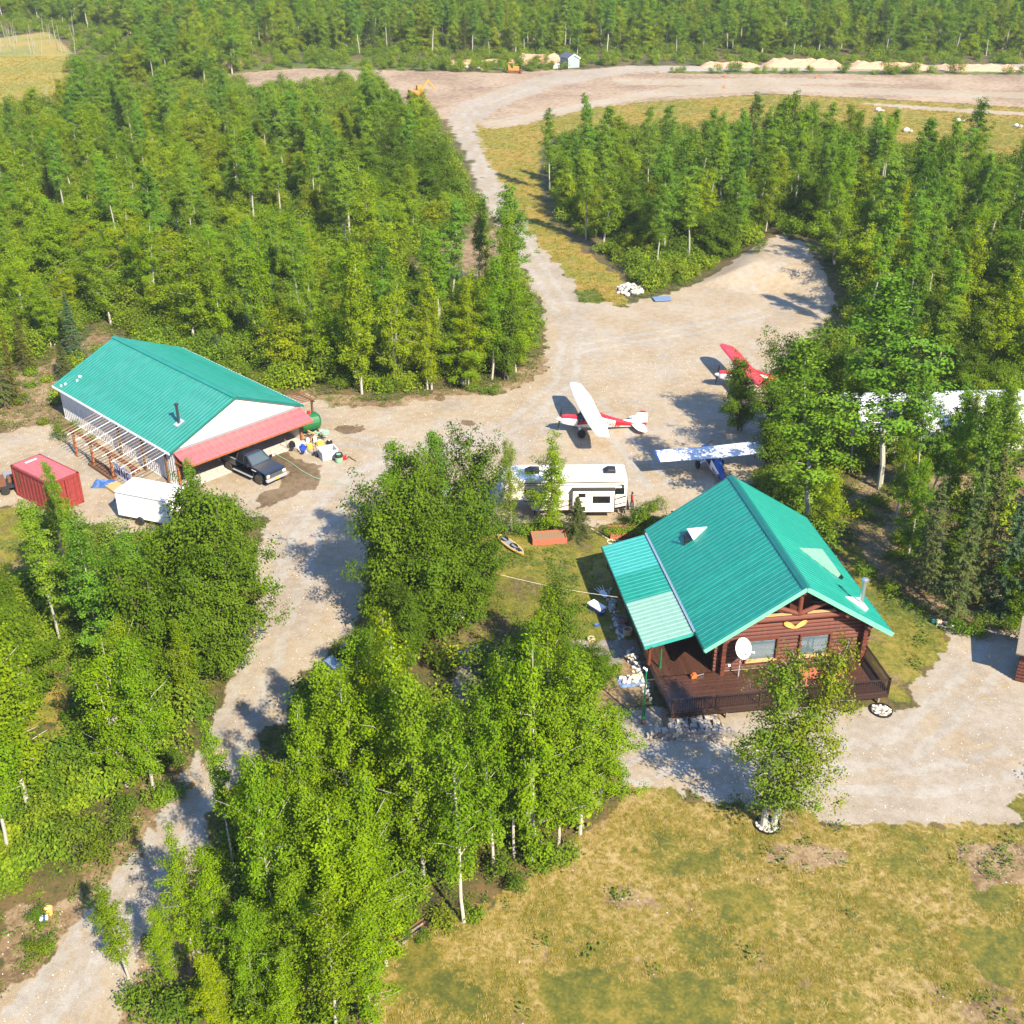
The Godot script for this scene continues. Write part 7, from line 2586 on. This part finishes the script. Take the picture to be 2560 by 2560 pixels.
	hand([["a", 2430, 1430, 1010, 1.3], ["a", 2330, 1370, 1030, 1.2], ["b", 2520, 1470, 1040, 1.4], ["a", 2550, 1380, 960, 1.3], ["b", 2240, 1300, 1080, 1.1], ["a", 2480, 1300, 950, 1.2], ["w", 2560, 1560, 1330, 1.2], ["b", 2600, 1500, 1000, 1.4], ["a", 2130, 1180, 880, 1.2], ["w", 2000, 1130, 880, 1.2], ["a", 2060, 1120, 830, 1.2], ["w", 2150, 1020, 880, 1.2], ["a", 2290, 1190, 930, 1.2], ["b", 2390, 1190, 960, 1.3], ["w", 2250, 1130, 980, 1.2], ["b", 2480, 1180, 940, 1.2], ["w", 1850, 1075, 900, 1.1], ["a", 2320, 1260, 960, 1.3], ["a", 2420, 1290, 980, 1.3], ["w", 2380, 1420, 1250, 1.3], ["b", 2270, 1400, 1150, 1.2]], "shady %s in the stand beyond the cabin", "%s of the dark stand beyond the cabin")
	# --- stands ---
	var nz := FastNoiseLite.new()
	nz.seed = 9
	nz.frequency = 0.035
	var left := func(p: Vector2) -> Array:
		var f := nz.get_noise_2d(p.x, p.y) + R.randfn(0, 0.16)
		if p.x > -26.0 and p.y < -150.0 and p.y > -190.0 and R.randf() < 0.4:
			return ["w", R.randf_range(5.5, 8.0), 1.25]
		if R.randf() < 0.04:
			return ["s", R.randf_range(3.5, 7.0), 1.0]
		if R.randf() < (0.5 if p.y > -150.0 else 0.36):
			return ["h", R.randf_range(3.0, 6.5), R.randf_range(1.0, 1.5)]
		if f > 0.02:
			return ["a", 4.5 + 8.0 * pow(R.randf(), 0.7), R.randf_range(0.9, 1.3)]
		return ["b", 3.5 + 7.5 * pow(R.randf(), 0.8), R.randf_range(1.0, 1.45)]
	var wood := [0, 400, 195, -1]
	scatter([-60, 310, 105, 298, 120, 212, 190, 205, 215, 228, 420, 228, 440, 265, 640, 262, 735, 225, 790, 225, 805, 262, 795, 300, 832, 380, 850, 405, 835, 440, 750, 495, 760, 548, 900, 548, 960, 558, 985, 605, 990, 680, 970, 705, 920, 726, 840, 733, 700, 752, 595, 740, 545, 722, 480, 690, 330, 640, 215, 640, 100, 720, 70, 780, -60, 800], 3.8, [0, 11], left, "slender pale-trunked %s in the wood behind the hangar", "%s in the wood behind the hangar", false, 9000)
	# clear front row facing the yard
	hand([["b", 905, 985, 620, 1.3], ["b", 890, 960, 640, 1.1], ["b", 985, 970, 690, 1.3], ["b", 1075, 972, 680, 1.2], ["b", 1165, 960, 690, 1.2], ["b", 1230, 950, 640, 1.3], ["b", 1290, 930, 600, 1.3], ["w", 1305, 890, 700, 1.2], ["w", 1265, 950, 740, 1.1], ["b", 790, 940, 650, 1.1], ["b", 660, 890, 590, 1.2], ["b", 560, 870, 600, 1.2], ["b", 1245, 870, 540, 1.0], ["b", 1215, 720, 540, 1.1]], "tall white-stemmed %s in the row facing the yard", "%s of the front row facing the yard")
	var right := func(p: Vector2) -> Array:
		var f := nz.get_noise_2d(p.x + 300.0, p.y) + R.randfn(0, 0.2)
		if R.randf() < 0.05:
			return ["w", R.randf_range(4.5, 7.0), 1.1]
		if R.randf() < 0.25:
			return ["h", R.randf_range(3.0, 6.0), R.randf_range(1.0, 1.4)]
		if f > -0.12:
			return ["a", 5.5 + 7.5 * pow(R.randf(), 0.8), R.randf_range(0.9, 1.35)]
		return ["b", 4.5 + 6.5 * pow(R.randf(), 0.8), R.randf_range(1.0, 1.45)]
	scatter([1035, 365, 1060, 350, 1300, 350, 1450, 332, 1620, 328, 1660, 375, 1740, 405, 1990, 425, 1990, 800, 1840, 780, 1720, 730, 1650, 650, 1590, 610, 1585, 550, 1512, 478, 1475, 455, 1430, 465, 1330, 505, 1260, 520, 1170, 505, 1130, 480, 1075, 430, 1040, 370], 3.4, [0, 9, 11, 7], right, "tall thin %s in the wood beyond the sand pit", "%s in the wood beyond the sand pit", false, 9000)
	var far := func(_p: Vector2) -> Array:
		var f := R.randf()
		if f < 0.05:
			return ["s", R.randf_range(6.0, 11.0), 0.9]
		if f < 0.25:
			return ["h", R.randf_range(4.0, 7.0), R.randf_range(1.1, 1.6)]
		if f < 0.55:
			return ["a", R.randf_range(6.0, 13.5), R.randf_range(1.1, 1.5)]
		return ["b", R.randf_range(6.0, 12.0), R.randf_range(1.15, 1.6)]
	scatter([-75, -304, -8, -303, 40, -304, 300, -292, 300, -560, -300, -560, -300, -400, -140, -372, -100, -335], 3.7, [0, 11, 9], far, "pale-stemmed %s in the far wood beyond the clearing", "%s of the far wood", true, 26000)
	scatter([-60, -258, -62, -300, -82, -318, -88, -302, -84, -262], 4.2, [0, 11, 9], far, "pale-stemmed %s beside the bog meadow", "%s beside the bog", true, 1500)
	plant_all()
	undergrowth()

func plant_all():
	var kinds := {"b": ["birch_tree", "birch", "birch_bark", 4], "a": ["aspen_tree", "aspen", "aspen_bark", 4], "w": ["willow_tree", "willow", "willow_bark", 3], "h": ["alder_tree", "alder", "willow_bark", 3], "s": ["spruce_tree", "spruce", "spruce_bark", 3]}
	for kd in kinds:
		var info: Array = kinds[kd]
		var mine := plan.filter(func(q): return q[0] == kd)
		mine.sort_custom(func(x, y): return x[1].z / x[2] > y[1].z / y[2])
		var rest := {}
		for i in mine.size():
			var q: Array = mine[i]
			var v: int = q[6] if q[6] >= 0 else R.randi() % mini(5, protos[kd].size())
			var pr: Dictionary = protos[kd][v]
			var s: float = q[2] / pr.h
			var w: float = q[3] * lerpf(1.0, s, 0.6) 
			var turn := R.randf() * TAU if q.size() < 8 else 1.0
			var tilt := Vector2(R.randfn(0, 0.035), R.randfn(0, 0.035))
			if i < 300:
				var t := thing(info[0], q[4], "tree", q[1], turn, q[5])
				t.rotation = Vector3(tilt.x, turn, tilt.y)
				if q.size() > 7:
					t.rotation = Vector3(q[7].x, 0, q[7].z)
				var a := put("trunk", pr.trunk, M[info[2]], t)
				var c := put("crown", pr.crown, M["%s%d" % [info[1], R.randi() % info[3]]], t)
				if q[4].contains("yellow-green"):
					c.material_override = M.bright_leaf
				a.scale = Vector3(w, s, w)
				c.scale = Vector3(w, s, w)
			else:
				if not rest.has(v):
					rest[v] = []
				rest[v].append(Transform3D(Basis(Vector3.UP, turn) * Basis.from_scale(Vector3(w, s, w)), q[1]))
		print(info[0], " ", mine.size())
		if rest.size() > 0:
			var root := Node3D.new()
			root.name = "distant_%s_wood" % info[1]
			add_child(root)
			root.set_meta("kind", "stuff")
			root.set_meta("label", "distant %s trees massed in the far woods" % info[1])
			root.set_meta("category", "wood")
			for v in rest:
				var mm := MultiMesh.new()
				mm.transform_format = MultiMesh.TRANSFORM_3D
				mm.mesh = both(protos[kd][v], M[info[2]], M["%s%d" % [info[1], v % info[3]]])
				mm.instance_count = rest[v].size()
				for k in rest[v].size():
					mm.set_instance_transform(k, rest[v][k])
				var mi := MultiMeshInstance3D.new()
				mi.name = "trees"
				mi.multimesh = mm
				mi.set_meta("kind", "stuff")
				root.add_child(mi, true)

func spread(called: String, label: String, category: String, mesh: Mesh, m: Material, pts: Array, cols: Array, s0: float, s1: float):
	var mm := MultiMesh.new()
	mm.transform_format = MultiMesh.TRANSFORM_3D
	mm.use_colors = true
	mm.mesh = mesh
	mm.instance_count = pts.size()
	for k in pts.size():
		var s := R.randf_range(s0, s1)
		mm.set_instance_transform(k, Transform3D(Basis(Vector3.UP, R.randf() * TAU) * Basis.from_scale(Vector3(s, s * R.randf_range(0.8, 1.2), s)), pts[k]))
		var c: Color = cols[R.randi() % cols.size()]
		mm.set_instance_color(k, c.lerp(cols[R.randi() % cols.size()], R.randf()))
	var mi := MultiMeshInstance3D.new()
	mi.name = called
	mi.multimesh = mm
	mi.material_override = m
	add_child(mi)
	mi.set_meta("kind", "stuff")
	mi.set_meta("label", label)
	mi.set_meta("category", category)

func samples(n: int, zmin: float, zmax: float, zones: Array, away := 0.0) -> Array:
	var r := []
	var tries := 0
	while r.size() < n and tries < n * 12:
		tries += 1
		var u := R.randf()
		var z := lerpf(zmin, zmax, u)
		var hw := 28.0 - z * 0.4
		var x := R.randf_range(-hw, hw)
		if R.randf() > hw / 90.0:
			continue
		if zone(x, z) in zones:
			if away > 0.0 and not (zone(x + away, z) in zones and zone(x - away, z) in zones and zone(x, z + away) in zones and zone(x, z - away) in zones):
				continue
			if Vector2(-27.8, -90.0).distance_to(Vector2(x, z)) < 7.0 or (x > 5.5 and x < 23.5 and z < -49.5 and z > -69.0):
				continue
			r.append(Vector3(x, hgt(x, z), z))
	return r

func undergrowth():
	# bushes one can pick out, along verges and edges
	var W := Color.WHITE
	var bp := [bush_proto(1.2, 0.9, 900, 0.075, Color(0.08, 0.14, 0.012), Color(0.18, 0.25, 0.018)), bush_proto(1.6, 0.9, 1000, 0.07, Color(0.075, 0.125, 0.012), Color(0.17, 0.22, 0.018)), bush_proto(0.8, 0.7, 600, 0.07, Color(0.1, 0.17, 0.012), Color(0.22, 0.27, 0.018))]
	var spots := [[1270, 1330, 1], [1310, 1330, 1.1], [1340, 1325, 1], [1230, 1330, 1], [1365, 1322, 0.8], [1520, 1330, 0.5], [1545, 1318, 0.6], [1590, 1310, 0.6], [1620, 1290, 0.8], [1645, 1275, 0.8], [1560, 1300, 0.5], [95, 2310, 0.7], [120, 2370, 0.8], [90, 2390, 0.7], [420, 1800, 1.0], [490, 1790, 1.3], [500, 1740, 1.2], [545, 1700, 1.0], [440, 1915, 0.7], [395, 2000, 1.1], [430, 1990, 0.8], [310, 2100, 1.0], [320, 2040, 0.9], [200, 2130, 1.3], [140, 2120, 1.4], [60, 2150, 1.4], [250, 2160, 1.1], [90, 2080, 1.3], [40, 2220, 1.2], [1650, 722, 0.9], [1640, 690, 1.2], [1700, 660, 1.5], [1590, 660, 1.5], [1540, 640, 1.4], [1760, 640, 1.5], [1830, 640, 1.2], [1900, 630, 1.0], [2150, 780, 1.4], [2120, 850, 1.4], [2200, 800, 1.5], [2300, 960, 1.4], [2380, 970, 1.4], [2450, 960, 1.3], [2160, 1440, 1.0], [2230, 1480, 0.8], [2400, 1580, 0.9], [2450, 1585, 1.0], [2520, 1590, 1.1], [1070, 2180, 0.9], [1010, 2350, 0.6], [975, 2375, 0.5], [1060, 2350, 0.4], [1250, 2190, 1.0], [1350, 2160, 1.1], [1400, 2150, 1.0], [1290, 2230, 0.8], [1180, 2290, 0.9], [1100, 2310, 1.0], [1030, 2290, 1.0], [980, 2290, 1.0], [1000, 2200, 1.1], [590, 2370, 1.0], [380, 2480, 1.0], [330, 2500, 0.9], [450, 2560, 1.1], [500, 2520, 1.2], [400, 2540, 1.0], [560, 2500, 1.2], [620, 2470, 1.1], [660, 2500, 1.2], [720, 2470, 1.1], [800, 2540, 1.3], [1215, 980, 0.8], [1240, 985, 0.7], [1000, 980, 0.8], [1180, 975, 0.9], [850, 970, 0.9], [150, 1100, 0.9], [190, 1085, 0.8], [110, 1060, 0.9], [230, 1110, 0.7], [60, 1010, 0.8], [1500, 1690, 1.0], [1450, 1700, 1.2], [1410, 1690, 1.2], [1530, 1680, 0.8], [1470, 1640, 1.0], [1700, 690, 1.0]]
	for q in spots:
		var g := GT(q[0], q[1])
		var t := thing("bush", "leafy green bush on the verge, nearest the " + landmark(g), "bush", g, R.randf() * TAU, "bushes along verges and clearing edges")
		var pr: Dictionary = bp[R.randi() % 3]
		var s: float = q[2] * R.randf_range(0.85, 1.15)
		put("stems", pr.trunk, M.willow_bark, t).scale = Vector3(s, s, s)
		put("foliage", pr.crown, M["birch%d" % (R.randi() % 4)], t).scale = Vector3(s, s, s)
	# potato plants in the planter
	for k in 7:
		var g := rvp(1490 + k * 50, 945 - k * 3, 0.3)
		var t := thing("potato_plant", "bushy dark green plant filling the red planter", "plant", g + Vector3(0, 0, -0.55), R.randf() * TAU, "plants in the red planter")
		put("stems", bp[2].trunk, M.willow_bark, t).scale = Vector3(0.7, 0.8, 0.7)
		put("foliage", bp[2].crown, M.willow0, t).scale = Vector3(0.7, 0.8, 0.7)
	# dead snags in the bog
	for k in 26:
		var g := G(R.randf_range(-20, 190), R.randf_range(88, 140))
		var t := thing("dead_tree", "bare grey dead sapling standing in the bog meadow", "dead tree", g, R.randf() * TAU, "dead saplings in the bog")
		var st := sk()
		var h := R.randf_range(3.0, 6.5)
		var lean := Vector3(R.randfn(0, 0.5), h, R.randfn(0, 0.4))
		path_tube(st, [Vector3.ZERO, lean * 0.5 + Vector3(0.1, 0, 0), lean], 0.09, 0.02, 5)
		obj("trunk", st, M.bark_dead, t)
		st = sk()
		for j in 6:
			var u := R.randf_range(0.3, 0.95)
			var a := R.randf() * TAU
			tube(st, lean * u, lean * u + Vector3(cos(a), 0.5, sin(a)) * R.randf_range(0.3, 0.8), 0.025, 0.008, 3, false)
		obj("branches", st, M.bark_dead, t)
	var gm: StandardMaterial3D = M.grass_leaf
	# dense understorey
	var greens := [Color(0.9, 1.0, 0.8), Color(1.15, 1.1, 0.8), Color(0.7, 0.85, 0.8), Color(1.3, 1.2, 0.7)]
	for k in 3:
		var pts := samples(1500, -30, -130, [0], 1.6) 
		pts.append_array(samples(3600, -125, -250, [0], 2.0))
		pts.append_array(samples(160, -60, -130, [9], 1.0) if k == 2 else [])
		pts.append_array(samples(2200, -250, -430, [0, 11]))
		spread("understorey", "tangled green understorey of shrubs under the trees", "undergrowth", bp[k].crown, gm, pts, greens, 0.7, 1.9)
		if k < 2:
			get_child(get_child_count() - 1).name = "understorey_%03d" % (k + 1)
	# low weeds and grasses
	for k in 26:
		leaf(Vector3(R.randfn(0, 0.16), R.randf_range(0.03, 0.22), R.randfn(0, 0.16)), (Vector3.UP + rv3() * 0.45).normalized(), R.randf_range(0.035, 0.07), 0.5, Color(0.09, 0.14, 0.02).lerp(Color(0.13, 0.17, 0.03), R.randf()))
	var weed := leaf_mesh()
	var wp := samples(16000, -26, -130, [0])
	wp.append_array(samples(2600, -26, -130, [9]))
	wp.append_array(samples(5000, -26, -130, [11]))
	spread("weeds", "low weeds covering the wood floor and verges", "weeds", weed, gm, wp, greens, 0.7, 1.8)
	for k in 16:
		var a := R.randf() * TAU
		var o := Vector3(R.randfn(0, 0.07), 0, R.randfn(0, 0.07))
		var tip := o + Vector3(cos(a) * 0.09, R.randf_range(0.06, 0.15), sin(a) * 0.09)
		var w := Vector3(-sin(a), 0, cos(a)) * 0.012
		var b := lv.size()
		var nn := (tip - o).cross(w).normalized()
		if nn.y < 0.0:
			nn = -nn
		for p in [o - w, o + w, tip]:
			lv.append(p)
			ln.append(nn)
			lc.append(Color.WHITE)
		var gn := (lv[b + 1] - lv[b]).cross(lv[b + 2] - lv[b])
		li.append_array(PackedInt32Array([b, b + 2, b + 1]) if gn.dot(nn) > 0.0 else PackedInt32Array([b, b + 1, b + 2]))
	var tuft := leaf_mesh()
	spread("grass", "dry tawny and green grass of the field", "grass", tuft, gm, samples(14000, -26, -54, [4]), [Color(0.36, 0.26, 0.06), Color(0.44, 0.33, 0.12), Color(0.28, 0.22, 0.02), Color(0.19, 0.18, 0.012)], 0.5, 1.1)
	spread("lawn_grass", "short yellow-green grass of the lawns", "grass", tuft, gm, samples(18000, -45, -82, [3, 12]), [Color(0.22, 0.21, 0.025), Color(0.3, 0.25, 0.05), Color(0.16, 0.19, 0.02)], 0.5, 0.9)
	spread("green_grass", "green grass clumps in the field and clearings", "grass", tuft, gm, samples(9000, -26, -130, [11]), [Color(0.13, 0.17, 0.016), Color(0.19, 0.2, 0.025), Color(0.09, 0.13, 0.014)], 0.7, 1.5)
	spread("verge_grass", "golden grass along the road and bog", "grass", tuft, gm, samples(16000, -120, -300, [7, 8]), [Color(0.3, 0.26, 0.04), Color(0.36, 0.25, 0.06), Color(0.2, 0.22, 0.025)], 1.2, 2.6)
	var st := sk()
	stone(st, Vector3.ZERO, Vector3(0.5, 0.35, 0.42), 0.2)
	var sm: StandardMaterial3D = M.river_stone
	spread("pebbles", "loose pebbles on the gravel and sand", "pebbles", mesh_of(st), sm, samples(7000, -27, -110, [1, 2, 10, 9]), [Color(0.5, 0.44, 0.36), Color(0.34, 0.3, 0.26), Color(0.6, 0.56, 0.5)], 0.02, 0.08)
